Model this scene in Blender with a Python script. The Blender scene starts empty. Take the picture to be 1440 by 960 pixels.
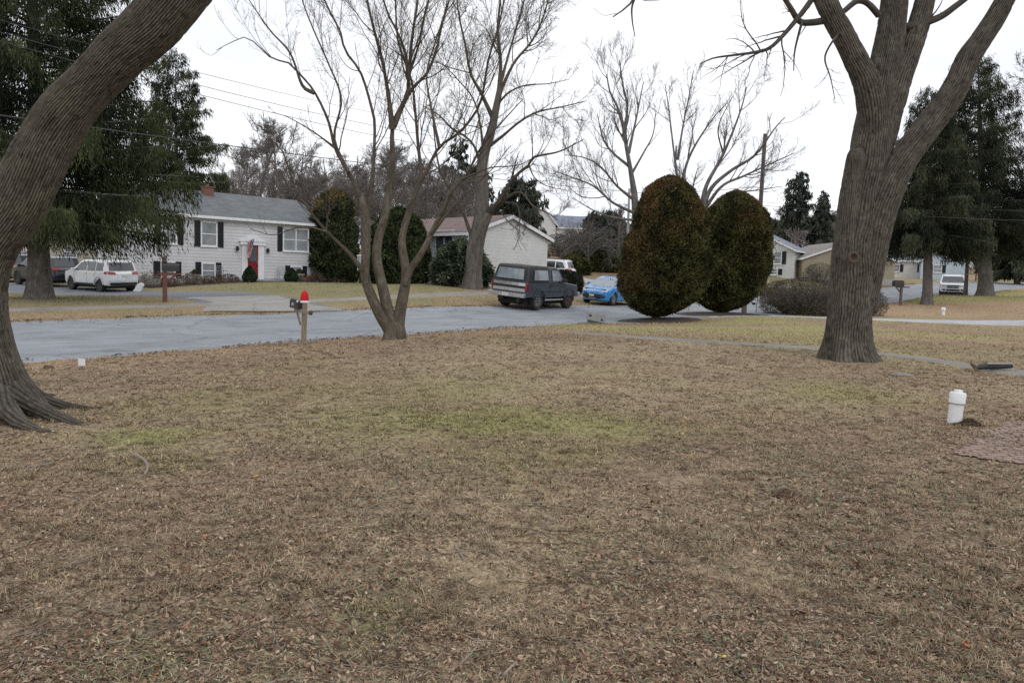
import bpy, bmesh, math, random
import numpy as np
from mathutils import Vector, Matrix
PI = math.pi
random.seed(7)
RNG = np.random.default_rng(7)
scene = bpy.context.scene
COL = scene.collection

# ------------------------------------------------------------------ camera
F = 1100.0
PITCH = math.radians(4.68)
ROLL = math.radians(1.6)
EYE = np.array([0.0, 0.0, 1.65])
_f = np.array([0, math.cos(PITCH), -math.sin(PITCH)])
_r0 = np.array([1.0, 0, 0]); _u0 = np.array([0, math.sin(PITCH), math.cos(PITCH)])
_r = math.cos(ROLL) * _r0 + math.sin(ROLL) * _u0
_u = -math.sin(ROLL) * _r0 + math.cos(ROLL) * _u0
cam_d = bpy.data.cameras.new('camera'); cam = bpy.data.objects.new('camera', cam_d); COL.objects.link(cam)
cam_d.sensor_width = 36.0; cam_d.lens = F / 1440 * 36.0
cam_d.clip_start = 0.05; cam_d.clip_end = 3000
m = Matrix(((_r[0], _u[0], -_f[0], EYE[0]), (_r[1], _u[1], -_f[1], EYE[1]), (_r[2], _u[2], -_f[2], EYE[2]), (0, 0, 0, 1)))
cam.matrix_world = m
scene.camera = cam

def ray(px, py):
    return _f + _r * ((px - 720) / F) - _u * ((py - 480) / F)
def at(px, py, Y):
    "the point of the place seen along a sight line at distance Y"
    d = ray(px, py)
    return EYE + d * (Y / d[1])

# ------------------------------------------------------------------ noise
def _hash(ix, iy, iz, seed):
    n = (ix.astype(np.int64) * 374761393 + iy.astype(np.int64) * 668265263 + iz.astype(np.int64) * 2147483647 + seed * 974634777) & 0xffffffff
    n = ((n ^ (n >> 13)) * 1274126177) & 0xffffffff
    n = ((n ^ (n >> 16)) * 2246822519) & 0xffffffff
    return ((n ^ (n >> 15)) & 0xffff) / 65535.0
def vn3(x, y, z, seed=0):
    x = np.asarray(x, float); y = np.asarray(y, float); z = np.asarray(z, float) + 0 * x
    ix = np.floor(x); iy = np.floor(y); iz = np.floor(z)
    fx = x - ix; fy = y - iy; fz = z - iz
    fx = fx * fx * (3 - 2 * fx); fy = fy * fy * (3 - 2 * fy); fz = fz * fz * (3 - 2 * fz)
    r = 0
    for dx in (0, 1):
        for dy in (0, 1):
            for dz in (0, 1):
                w = (fx if dx else 1 - fx) * (fy if dy else 1 - fy) * (fz if dz else 1 - fz)
                r = r + w * _hash(ix + dx, iy + dy, iz + dz, seed)
    return r
def fbm2(x, y, seed=0, oct=4):
    a, s, t = 0.5, 1.0, 0.0
    for k in range(oct):
        t = t + a * vn3(x * s, y * s, 0.37 + k, seed + k); a *= 0.5; s *= 2.03
    return t / (1 - 0.5 ** oct)

# ------------------------------------------------------------------ the lie of the land
_ctl = []
for px, py, Y in [(50, 508, 14.5), (430, 479, 19.3), (560, 471, 21.3), (840, 456, 28), (1000, 448, 33), (20, 452, 21.2), (237, 442, 25),
                  (626, 430, 33.5), (750, 432, 36.5), (870, 426, 44), (1250, 432, 47.5), (1320, 417, 64), (1414, 408, 74.5), (1414, 397, 95),
                  (665, 406, 42), (690, 403, 46), (455, 397, 57), (350, 395, 52.5), (190, 410, 43.5), (100, 404, 46), (55, 420, 30), (1192, 505, 17), (1343, 592, 9.8),
                  (40, 590, 8.4), (553, 478, 19.3), (922, 452, 32), (1015, 443, 36.5), (1130, 441, 42), (1440, 457, 38.5),
                  (785, 372, 75), (785, 352, 100), (1100, 387, 80), (1300, 392, 105), (20, 387, 58), (1303, 428, 50), (1385, 416, 58)]:
    _ctl.append(at(px, py, Y))
for p in [(0, 0, 0), (0, 5, 0), (4, 9, 0), (-20, -10, -.3), (20, -10, 0), (0, 13, .01), (9, 12, .02), (-150, 100, 4), (-100, 200, 8), (0, 250, 9), (100, 250, 9),
          (220, 150, 6), (-200, 0, 1), (200, 0, 1), (0, -100, 0), (40, 20, .1)]:
    _ctl.append(np.array(p, float))
_ctl = np.array(_ctl)
def _phi(d2): return -np.sqrt(d2 + 36.0)
def _fit():
    n = len(_ctl); P = _ctl[:, :2]
    d2 = ((P[:, None] - P[None]) ** 2).sum(-1)
    A = np.zeros((n + 3, n + 3)); A[:n, :n] = _phi(d2) - np.eye(n) * 0.02
    A[:n, n] = 1; A[:n, n + 1:] = P; A[n, :n] = 1; A[n + 1:, :n] = P.T
    b = np.zeros(n + 3); b[:n] = _ctl[:, 2]
    return np.linalg.solve(A, b)
_w = _fit()
def gz(x, y):
    "smooth ground height"
    x = np.asarray(x, float); y = np.asarray(y, float)
    n = len(_ctl); z = _w[n] + _w[n + 1] * x + _w[n + 2] * y
    for i in range(n):
        z = z + _w[i] * _phi((x - _ctl[i, 0]) ** 2 + (y - _ctl[i, 1]) ** 2)
    far = np.clip((np.hypot(x, y - 40) - 160) / 200, 0, 1)
    return z * (1 - far) + 8 * far
def gnd(px, Y, dz=0.0):
    "ground point at distance Y in the column of view px"
    z = 0.0
    X = (px - 720) / F * Y
    for _ in range(6):
        z = float(gz(X, Y))
        # solve for the column
        d = np.array([X, Y, z]) - EYE
        cx = d @ _r / (d @ _f) * F + 720
        X += (px - cx) / F * Y
    return np.array([X, Y, float(gz(X, Y)) + dz])
def proj(p):
    d = np.asarray(p, float) - EYE
    k = F / (d @ _f)
    return 720 + d @ _r * k, 480 - d @ _u * k
def bump(x, y):
    "small unevenness of the near lawn"
    near = np.clip((24 - np.hypot(x, y)) / 6, 0, 1)
    return near * (0.05 * (fbm2(x * .9, y * .9, 3, 3) - .5) + 0.035 * (fbm2(x * 5, y * 5, 9, 3) - .5))

ROAD = np.array([(-70, -43), (-45, -17), (-25, 3.5), (-11.6, 17.3), (-7.9, 21.9), (-5.7, 24.2), (.2, 30.8), (5.6, 36.3), (13, 44), (22.3, 54), (33, 66), (44, 77.5), (58, 89), (80, 101), (120, 115), (200, 130)], float)
def polydist(x, y, P):
    "signed distance to a polyline (right side positive)"
    best = np.full(np.shape(x), 1e9); sg = np.ones(np.shape(x))
    for a, b in zip(P[:-1], P[1:]):
        d = b - a; L2 = d @ d
        t = np.clip(((x - a[0]) * d[0] + (y - a[1]) * d[1]) / L2, 0, 1)
        ex = x - a[0] - t * d[0]; ey = y - a[1] - t * d[1]
        e = np.hypot(ex, ey); s = np.sign(d[1] * (x - a[0]) - d[0] * (y - a[1]))
        k = e < best
        best = np.where(k, e, best); sg = np.where(k, s, sg)
    return best * sg

# ------------------------------------------------------------------ object helpers
def tag(o, label=None, cat=None, group=None, kind=None):
    if label: o['label'] = label
    if cat: o['category'] = cat
    if group: o['group'] = group
    if kind: o['kind'] = kind
    return o
def thing(name, label, cat, loc=(0, 0, 0), rz=0.0, group=None):
    o = bpy.data.objects.new(name, None); COL.objects.link(o)
    o.location = [float(v) for v in loc]; o.rotation_euler = (0, 0, rz); o.empty_display_size = 0.2
    return tag(o, label, cat, group)
def link(name, me, parent=None, mats=()):
    o = bpy.data.objects.new(name, me); COL.objects.link(o)
    for mm in mats: me.materials.append(mm)
    if parent is not None: o.parent = parent
    return o
def np_mesh(name, V, faces, mats, parent=None, smooth=False, col=None, bc=None, off=None, bg=None):
    "big mesh from numpy arrays; faces is a list of (N,k) index arrays"
    me = bpy.data.meshes.new(name)
    V = np.asarray(V, np.float32).reshape(-1, 3)
    if off is not None: V = V - np.asarray(off, np.float32)
    me.vertices.add(len(V)); me.vertices.foreach_set('co', V.ravel())
    idx = np.concatenate([f.ravel() for f in faces]).astype(np.int32)
    tot = np.concatenate([np.full(len(f), f.shape[1]) for f in faces])
    st = np.concatenate([[0], np.cumsum(tot)[:-1]]).astype(np.int32)
    me.loops.add(len(idx)); me.loops.foreach_set('vertex_index', idx)
    me.polygons.add(len(st)); me.polygons.foreach_set('loop_start', st)
    if smooth: me.polygons.foreach_set('use_smooth', np.ones(len(st), bool))
    me.update(calc_edges=True)
    if col is not None:
        a = me.color_attributes.new('Col', 'FLOAT_COLOR', 'POINT')
        c = np.ones((len(V), 4), np.float32); c[:, :3] = col
        a.data.foreach_set('color', c.ravel())
    if bc is not None:
        a = me.attributes.new('bc', 'FLOAT_VECTOR', 'POINT'); a.data.foreach_set('vector', np.asarray(bc, np.float32).ravel())
    if not isinstance(mats, (list, tuple)): mats = [mats]
    return link(name, me, parent, mats)

class MB:
    "collects simple shapes into ONE mesh"
    def __init__(s): s.v = []; s.f = []
    def add(s, vs, fs):
        n = len(s.v); s.v += [tuple(map(float, p)) for p in vs]; s.f += [tuple(i + n for i in f) for f in fs]; return s
    def box(s, x0, x1, y0, y1, z0, z1):
        return s.add([(x0, y0, z0), (x1, y0, z0), (x1, y1, z0), (x0, y1, z0), (x0, y0, z1), (x1, y0, z1), (x1, y1, z1), (x0, y1, z1)],
                     [(0, 3, 2, 1), (4, 5, 6, 7), (0, 1, 5, 4), (1, 2, 6, 5), (2, 3, 7, 6), (3, 0, 4, 7)])
    def prism(s, poly, a, b, axis='y'):
        n = len(poly)
        def P(q, w):
            if axis == 'y': return (q[0], w, q[1])
            if axis == 'x': return (w, q[0], q[1])
            return (q[0], q[1], w)
        vs = [P(q, a) for q in poly] + [P(q, b) for q in poly]
        return s.add(vs, [tuple(range(n)), tuple(range(2 * n - 1, n - 1, -1))] + [(i, i + n, (i + 1) % n + n, (i + 1) % n) for i in range(n)])
    def tube(s, pts, rad, n=8, cap=True):
        P = np.array(pts, float); K = len(P)
        R = np.broadcast_to(np.asarray(rad, float), (K,))
        T = np.gradient(P, axis=0); T /= np.linalg.norm(T, axis=1)[:, None] + 1e-9
        mt = T.mean(0); ref = np.eye(3)[np.argmin(np.abs(mt))]
        vs = []
        for k in range(K):
            U = np.cross(T[k], ref); U /= np.linalg.norm(U) + 1e-9; W = np.cross(T[k], U)
            for j in range(n):
                a = 2 * PI * j / n; vs.append(P[k] + R[k] * (math.cos(a) * U + math.sin(a) * W))
        fs = [(k * n + j, k * n + (j + 1) % n, (k + 1) * n + (j + 1) % n, (k + 1) * n + j) for k in range(K - 1) for j in range(n)]
        if cap: fs += [tuple(range(n - 1, -1, -1)), tuple(range((K - 1) * n, K * n))]
        return s.add(vs, fs)
    def lathe(s, prof, n=20, c=(0, 0, 0), axis='z'):
        vs = []
        for r, z in prof:
            for j in range(n):
                a = 2 * PI * j / n; q = (r * math.cos(a), r * math.sin(a), z)
                if axis == 'y': q = (q[0], q[2], q[1])
                if axis == 'x': q = (q[2], q[0], q[1])
                vs.append((q[0] + c[0], q[1] + c[1], q[2] + c[2]))
        K = len(prof)
        fs = [(k * n + j, k * n + (j + 1) % n, (k + 1) * n + (j + 1) % n, (k + 1) * n + j) for k in range(K - 1) for j in range(n)]
        fs += [tuple(range(n - 1, -1, -1)), tuple(range((K - 1) * n, K * n))]
        return s.add(vs, fs)
    def build(s, name, mat, parent=None, smooth=False, bevel=0, off=None):
        me = bpy.data.meshes.new(name)
        v = s.v if off is None else [(p[0] - off[0], p[1] - off[1], p[2] - off[2]) for p in s.v]
        me.from_pydata(v, [], s.f)
        bm = bmesh.new(); bm.from_mesh(me); bmesh.ops.recalc_face_normals(bm, faces=bm.faces); bm.to_mesh(me); bm.free()
        if smooth:
            me.polygons.foreach_set('use_smooth', np.ones(len(me.polygons), bool)); me.set_sharp_from_angle(angle=math.radians(40))
        o = link(name, me, parent, [mat])
        if bevel:
            b = o.modifiers.new('b', 'BEVEL'); b.width = bevel; b.segments = 2; b.limit_method = 'ANGLE'; b.angle_limit = 0.6
        return o

# ------------------------------------------------------------------ materials
def _nodes(name):
    mt = bpy.data.materials.new(name); mt.use_nodes = True
    nt = mt.node_tree; b = nt.nodes['Principled BSDF']
    return mt, nt, b
def N(nt, t, **kw):
    n = nt.nodes.new(t)
    for k, v in kw.items():
        if k.startswith('i_'): n.inputs[k[2:].replace('_', ' ')].default_value = v
        else: setattr(n, k, v)
    return n
def ramp(nt, src, stops):
    r = N(nt, 'ShaderNodeValToRGB'); e = r.color_ramp.elements
    while len(e) < len(stops): e.new(0.5)
    for el, (p, c) in zip(e, stops): el.position = p; el.color = (*c, 1)
    nt.links.new(src, r.inputs[0]); return r
def pm(name, c1, c2=None, scale=4.0, rough=.7, metal=0.0, bumps=0.0, bscale=40.0, spec=.5, stretch=(1, 1, 1), detail=5.0, coat=0.0):
    "plain material with a little dirt, wear and unevenness"
    mt, nt, b = _nodes(name)
    tc = N(nt, 'ShaderNodeTexCoord'); mp = N(nt, 'ShaderNodeMapping'); mp.inputs['Scale'].default_value = stretch
    nt.links.new(tc.outputs['Object'], mp.inputs[0])
    if c2 is None: c2 = tuple(v * .82 for v in c1)
    n1 = N(nt, 'ShaderNodeTexNoise', i_Scale=scale, i_Detail=detail, i_Roughness=.62); nt.links.new(mp.outputs[0], n1.inputs[0])
    r = ramp(nt, n1.outputs[0], [(.33, c2), (.67, c1)])
    nt.links.new(r.outputs[0], b.inputs['Base Color'])
    b.inputs['Roughness'].default_value = rough; b.inputs['Metallic'].default_value = metal
    b.inputs['Specular IOR Level'].default_value = spec; b.inputs['Coat Weight'].default_value = coat
    if bumps:
        n2 = N(nt, 'ShaderNodeTexNoise', i_Scale=bscale, i_Detail=4.0); nt.links.new(mp.outputs[0], n2.inputs[0])
        bp = N(nt, 'ShaderNodeBump', i_Strength=bumps, i_Distance=.02); nt.links.new(n2.outputs[0], bp.inputs['Height'])
        nt.links.new(bp.outputs[0], b.inputs['Normal'])
    return mt
def attr_mat(name, rough=.75, var=.25, vscale=9.0, spec=.25, trans=0.0, bumps=0.0, bscale=60.0):
    "colour from the mesh's Col attribute, broken up by noise"
    mt, nt, b = _nodes(name)
    a = N(nt, 'ShaderNodeAttribute', attribute_name='Col')
    tc = N(nt, 'ShaderNodeTexCoord')
    n1 = N(nt, 'ShaderNodeTexNoise', i_Scale=vscale, i_Detail=6.0, i_Roughness=.7); nt.links.new(tc.outputs['Object'], n1.inputs[0])
    r = ramp(nt, n1.outputs[0], [(.3, (1 - var,) * 3), (.7, (1 + var,) * 3)])
    mx = N(nt, 'ShaderNodeMix', data_type='RGBA', blend_type='MULTIPLY'); mx.inputs[0].default_value = 1
    nt.links.new(a.outputs[0], mx.inputs[6]); nt.links.new(r.outputs[0], mx.inputs[7])
    nt.links.new(mx.outputs[2], b.inputs['Base Color'])
    b.inputs['Roughness'].default_value = rough; b.inputs['Specular IOR Level'].default_value = spec
    if bumps:
        n2 = N(nt, 'ShaderNodeTexNoise', i_Scale=bscale, i_Detail=5.0); nt.links.new(tc.outputs['Object'], n2.inputs[0])
        bp = N(nt, 'ShaderNodeBump', i_Strength=bumps, i_Distance=.03); nt.links.new(n2.outputs[0], bp.inputs['Height'])
        nt.links.new(bp.outputs[0], b.inputs['Normal'])
    return mt
def bark_mat(name, dark, light, furrow=26.0, along=.13, bumps=.6, moss=None, fur=False):
    mt, nt, b = _nodes(name)
    a = N(nt, 'ShaderNodeAttribute', attribute_name='bc')
    mp = N(nt, 'ShaderNodeMapping'); mp.inputs['Scale'].default_value = (1, 1, along); nt.links.new(a.outputs['Vector'], mp.inputs[0])
    n1 = N(nt, 'ShaderNodeTexNoise', i_Scale=furrow, i_Detail=6.0, i_Roughness=.65, i_Distortion=.6); nt.links.new(mp.outputs[0], n1.inputs[0])
    n2 = N(nt, 'ShaderNodeTexNoise', i_Scale=3.0, i_Detail=5.0, i_Roughness=.6); nt.links.new(a.outputs['Vector'], n2.inputs[0])
    r = ramp(nt, n1.outputs[0], [(.36, dark), (.64, light)])
    r2 = ramp(nt, n2.outputs[0], [(.3, (.7, .7, .7)), (.7, (1.25, 1.25, 1.25))])
    mx = N(nt, 'ShaderNodeMix', data_type='RGBA', blend_type='MULTIPLY'); mx.inputs[0].default_value = 1
    nt.links.new(r.outputs[0], mx.inputs[6]); nt.links.new(r2.outputs[0], mx.inputs[7])
    out = mx.outputs[2]
    if moss:
        n3 = N(nt, 'ShaderNodeTexNoise', i_Scale=2.3, i_Detail=7.0, i_Roughness=.7); nt.links.new(a.outputs['Vector'], n3.inputs[0])
        r3 = ramp(nt, n3.outputs[0], [(.52, (0, 0, 0)), (.66, (.8, .8, .8))])
        m2 = N(nt, 'ShaderNodeMix', data_type='RGBA'); nt.links.new(r3.outputs[0], m2.inputs[0])
        nt.links.new(out, m2.inputs[6]); m2.inputs[7].default_value = (*moss, 1); out = m2.outputs[2]
    if fur:
        fa = N(nt, 'ShaderNodeAttribute', attribute_name='fur'); rf_ = ramp(nt, fa.outputs['Fac'], [(.2, (.26, .25, .24)), (.9, (1.28, 1.27, 1.25))])  # crevice shade painted into the colour: furrows darkened, ridges lightened
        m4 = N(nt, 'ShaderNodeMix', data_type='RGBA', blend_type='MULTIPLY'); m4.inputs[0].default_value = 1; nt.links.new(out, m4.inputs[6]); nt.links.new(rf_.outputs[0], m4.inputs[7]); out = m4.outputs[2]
    nt.links.new(out, b.inputs['Base Color'])
    b.inputs['Roughness'].default_value = .9; b.inputs['Specular IOR Level'].default_value = .15
    bp = N(nt, 'ShaderNodeBump', i_Strength=bumps, i_Distance=.02); nt.links.new(n1.outputs[0], bp.inputs['Height'])
    nt.links.new(bp.outputs[0], b.inputs['Normal'])
    return mt
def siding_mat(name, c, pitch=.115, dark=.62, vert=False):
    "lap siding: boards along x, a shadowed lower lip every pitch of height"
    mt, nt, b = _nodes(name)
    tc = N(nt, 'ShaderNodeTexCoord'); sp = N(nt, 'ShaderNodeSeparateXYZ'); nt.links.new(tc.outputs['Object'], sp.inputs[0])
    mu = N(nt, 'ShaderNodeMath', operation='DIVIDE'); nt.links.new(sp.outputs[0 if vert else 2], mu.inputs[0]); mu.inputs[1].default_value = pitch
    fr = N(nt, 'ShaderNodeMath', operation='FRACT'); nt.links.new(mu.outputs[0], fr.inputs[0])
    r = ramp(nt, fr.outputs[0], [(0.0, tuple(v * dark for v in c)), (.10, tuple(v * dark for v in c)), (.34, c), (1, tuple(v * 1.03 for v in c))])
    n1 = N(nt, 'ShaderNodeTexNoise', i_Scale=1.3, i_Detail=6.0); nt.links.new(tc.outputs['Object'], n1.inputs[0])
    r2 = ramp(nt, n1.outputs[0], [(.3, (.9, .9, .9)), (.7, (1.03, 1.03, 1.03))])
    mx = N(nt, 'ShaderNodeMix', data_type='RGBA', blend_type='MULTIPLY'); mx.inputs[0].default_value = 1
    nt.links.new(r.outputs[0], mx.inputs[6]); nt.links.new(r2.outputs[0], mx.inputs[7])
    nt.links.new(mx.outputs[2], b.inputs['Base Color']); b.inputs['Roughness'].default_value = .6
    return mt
def shingle_mat(name, c1, c2):
    mt, nt, b = _nodes(name)
    tc = N(nt, 'ShaderNodeTexCoord')
    br = N(nt, 'ShaderNodeTexBrick', i_Scale=1.0); br.inputs['Brick Width'].default_value = .3; br.inputs['Row Height'].default_value = .14
    br.inputs['Color1'].default_value = (*c1, 1); br.inputs['Color2'].default_value = (*c2, 1); br.inputs['Mortar'].default_value = (*[v * .6 for v in c2], 1)
    br.inputs['Mortar Size'].default_value = .012
    mp = N(nt, 'ShaderNodeMapping'); nt.links.new(tc.outputs['Object'], mp.inputs[0]); nt.links.new(mp.outputs[0], br.inputs[0])
    n1 = N(nt, 'ShaderNodeTexNoise', i_Scale=1.1, i_Detail=8.0, i_Roughness=.7); nt.links.new(tc.outputs['Object'], n1.inputs[0])
    r2 = ramp(nt, n1.outputs[0], [(.3, (.75, .75, .75)), (.7, (1.2, 1.2, 1.2))])
    mx = N(nt, 'ShaderNodeMix', data_type='RGBA', blend_type='MULTIPLY'); mx.inputs[0].default_value = 1
    nt.links.new(br.outputs[0], mx.inputs[6]); nt.links.new(r2.outputs[0], mx.inputs[7]); nt.links.new(mx.outputs[2], b.inputs['Base Color'])
    b.inputs['Roughness'].default_value = .85
    return mt
M = {}
M['white_trim'] = pm('white_trim', (.78, .79, .82), (.66, .67, .7), rough=.5)
M['glass'] = pm('window_glass', (.10, .12, .14), (.05, .06, .07), scale=1.5, rough=.06, spec=.8)
M['curtain_glass'] = pm('curtained_glass', (.34, .36, .38), (.2, .22, .24), scale=1.2, rough=.1, spec=.8)
M['shutter'] = pm('black_shutter', (.018, .02, .026), rough=.5)
M['siding'] = siding_mat('pale_grey_siding', (.62, .62, .645), pitch=.21, dark=.74)
M['white_siding'] = siding_mat('white_siding', (.61, .62, .61), pitch=.2, dark=.93)
M['tan_siding'] = siding_mat('tan_siding', (.33, .28, .2), pitch=.14, dark=.93)
M['blue_siding'] = siding_mat('light_blue_siding', (.50, .59, .66), pitch=.14, dark=.9)
M['beige_siding'] = siding_mat('beige_siding', (.43, .40, .36), pitch=.14, dark=.85)
M['grey_shingle'] = shingle_mat('grey_shingle', (.165, .18, .19), (.12, .13, .14))
M['maroon_shingle'] = shingle_mat('maroon_shingle', (.215, .155, .14), (.165, .115, .105))
M['blue_shingle'] = shingle_mat('blue_grey_shingle', (.22, .25, .31), (.17, .19, .24))
M['tan_shingle'] = shingle_mat('taupe_shingle', (.27, .25, .22), (.2, .18, .16))
M['brick'] = pm('red_brick', (.22, .095, .075), (.14, .07, .058), scale=12, rough=.9, bumps=.3)
M['red_door'] = pm('red_door', (.22, .012, .018), rough=.35)
M['black_metal'] = pm('black_metal', (.02, .02, .022), rough=.45)
M['grey_metal'] = pm('grey_metal', (.3, .31, .32), rough=.4, metal=.6)
M['dark_void'] = pm('dark_recess', (.015, .013, .012), rough=.9)
M['concrete'] = pm('concrete', (.42, .41, .39), (.32, .31, .3), scale=3, rough=.9, bumps=.2)
M['plastic_white'] = pm('white_plastic', (.78, .79, .80), (.66, .67, .68), scale=6, rough=.4)
M['wood_post'] = pm('weathered_post', (.285, .245, .175), (.18, .15, .105), scale=6, rough=.85, stretch=(6, 6, .6), bumps=.4)
M['wood_red'] = pm('red_brown_post', (.16, .06, .05), (.10, .04, .035), scale=6, rough=.8, stretch=(5, 5, .6), bumps=.3)
M['pole_wood'] = pm('utility_pole_wood', (.145, .098, .088), (.095, .068, .06), scale=3, rough=.9, stretch=(6, 6, .3), bumps=.4)
M['pole_grey'] = pm('grey_pole', (.42, .42, .43), (.34, .34, .35), scale=3, rough=.8, stretch=(5, 5, .3))
M['wire'] = pm('cable_black', (.05, .05, .055), rough=.6)
M['leaf'] = attr_mat('foliage', rough=.85, var=.35, vscale=2.5, spec=.12)
M['needle'] = attr_mat('needles', rough=.9, var=.4, vscale=1.3, spec=.08)
M['blade'] = attr_mat('dead_grass', rough=.9, var=.3, vscale=6.0, spec=.1)
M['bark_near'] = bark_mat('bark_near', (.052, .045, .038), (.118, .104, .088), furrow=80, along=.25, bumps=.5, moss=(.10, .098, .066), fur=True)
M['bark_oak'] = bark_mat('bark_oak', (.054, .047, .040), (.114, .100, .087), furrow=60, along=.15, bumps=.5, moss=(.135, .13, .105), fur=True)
M['bark_limb'] = bark_mat('bark_limb', (.045, .039, .034), (.095, .083, .073), furrow=20, along=.2, bumps=.5)
M['bark_twig'] = bark_mat('bark_twig', (.060, .05, .041), (.122, .104, .083), furrow=14, along=.3, bumps=.3)
M['bark_smooth'] = bark_mat('bark_smooth', (.070, .058, .045), (.145, .123, .095), furrow=14, along=.3, bumps=.3, moss=(.16, .165, .125))
M['bark_maple'] = bark_mat('bark_maple', (.075, .066, .058), (.165, .147, .128), furrow=9, along=.12, bumps=.6)
M['bark_grey'] = bark_mat('bark_grey', (.10, .09, .085), (.2, .185, .175), furrow=8, along=.2, bumps=.3)
M['bark_far'] = bark_mat('bark_far', (.16, .145, .14), (.25, .23, .222), furrow=5, along=.2, bumps=.2)  # tinted paler for far trees: distance haze put into the colour
M['bark_wood'] = bark_mat('bark_wood', (.13, .115, .107), (.21, .188, .176), furrow=5, along=.2, bumps=.2)  # lightened for background woods, haze put into the bark colour
M['bark_spruce'] = bark_mat('bark_spruce', (.085, .075, .068), (.18, .165, .15), furrow=12, along=.3, bumps=.5)

# ------------------------------------------------------------------ world and light
world = bpy.data.worlds.new('World'); scene.world = world; world.use_nodes = True
nt = world.node_tree; bg = nt.nodes['Background']; out = nt.nodes['World Output']
SUN_EL, SUN_ROT = math.radians(42), math.radians(150)
sky = N(nt, 'ShaderNodeTexSky', sky_type='NISHITA', sun_disc=False, sun_elevation=SUN_EL, sun_rotation=SUN_ROT)
nt.links.new(sky.outputs[0], bg.inputs[0]); bg.inputs[1].default_value = .1
bg2 = N(nt, 'ShaderNodeBackground', i_Strength=1.13)
tc = N(nt, 'ShaderNodeTexCoord'); mp = N(nt, 'ShaderNodeMapping'); mp.inputs['Scale'].default_value = (1, 1, 3)
nt.links.new(tc.outputs['Generated'], mp.inputs[0])
cn = N(nt, 'ShaderNodeTexNoise', i_Scale=2.2, i_Detail=5.0, i_Roughness=.55); nt.links.new(mp.outputs[0], cn.inputs[0])
cr = ramp(nt, cn.outputs[0], [(.3, (.87, .905, .97)), (.65, (1.07, 1.08, 1.10))]); nt.links.new(cr.outputs[0], bg2.inputs[0])
ms = N(nt, 'ShaderNodeMixShader'); ms.inputs[0].default_value = .93
nt.links.new(bg.outputs[0], ms.inputs[1]); nt.links.new(bg2.outputs[0], ms.inputs[2]); nt.links.new(ms.outputs[0], out.inputs[0])
sun_d = bpy.data.lights.new('sun', 'SUN'); sun_d.energy = 0.7; sun_d.angle = math.radians(25); sun_d.color = (1, .97, .92)
sun = bpy.data.objects.new('sun', sun_d); COL.objects.link(sun)
sd = Vector((math.sin(SUN_ROT) * math.cos(SUN_EL), math.cos(SUN_ROT) * math.cos(SUN_EL), math.sin(SUN_EL)))
sun.rotation_euler = sd.to_track_quat('Z', 'Y').to_euler(); sun.location = (10, -20, 40)
scene.view_settings.view_transform = 'Standard'; scene.view_settings.look = 'None'; scene.view_settings.exposure = 0
scene.render.engine = 'CYCLES'
scene.cycles.max_bounces = 5; scene.cycles.diffuse_bounces = 3; scene.cycles.glossy_bounces = 2; scene.cycles.transparent_max_bounces = 4
scene.cycles.use_denoising = False
scene.render.film_transparent = False
# ------------------------------------------------------------------ ground colours
C_BROWN = np.array([.25, .178, .128]); C_TAN = np.array([.315, .24, .155]); C_GREEN = np.array([.285, .265, .115])
C_DARK = np.array([.145, .10, .072]); C_STRAW = np.array([.335, .265, .175]); C_RUST = np.array([.35, .25, .165])
def lerp(a, b, t): return a + (b - a) * np.asarray(t)[..., None]
def sstep(a, b, x): t = np.clip((x - a) / (b - a), 0, 1); return t * t * (3 - 2 * t)
_patch = []
for px, py, rx, ry, s in [(690, 590, 1.6, .42, 1.25), (850, 606, .9, .3, 1.1), (590, 580, .7, .25, .8), (195, 611, .55, .28, 1.1), (250, 655, .6, .3, .4), (520, 845, .35, .3, .6), (1170, 548, .6, .5, .6),
                          (640, 548, .9, .6, .5), (460, 545, 1.0, .5, .35), (300, 560, 1.0, .6, .4), (740, 640, 1.2, .5, .4), (150, 925, .5, .25, .6), (820, 770, .5, .3, .3), (1250, 500, 1.5, .5, .3)]:
    d = ray(px, py); t = -EYE[2] / d[2]; _patch.append((EYE[0] + d[0] * t, EYE[1] + d[1] * t, rx * (t / 8), ry * (t / 4), s))
def greenness(x, y):
    g = 0.0
    wx = x + 1.0 * (fbm2(x * 1.3, y * 1.3, 21, 3) - .5); wy = y + 1.2 * (fbm2(x * 1.3, y * 1.3, 22, 3) - .5)
    for a, b, rx, ry, s in _patch:
        g = np.maximum(g, s * np.exp(-(((wx - a) / rx) ** 2 + ((wy - b) / ry) ** 2) * 1.1))
    return g * (.45 + 1.0 * fbm2(x * 3, y * 3, 5, 3))
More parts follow.
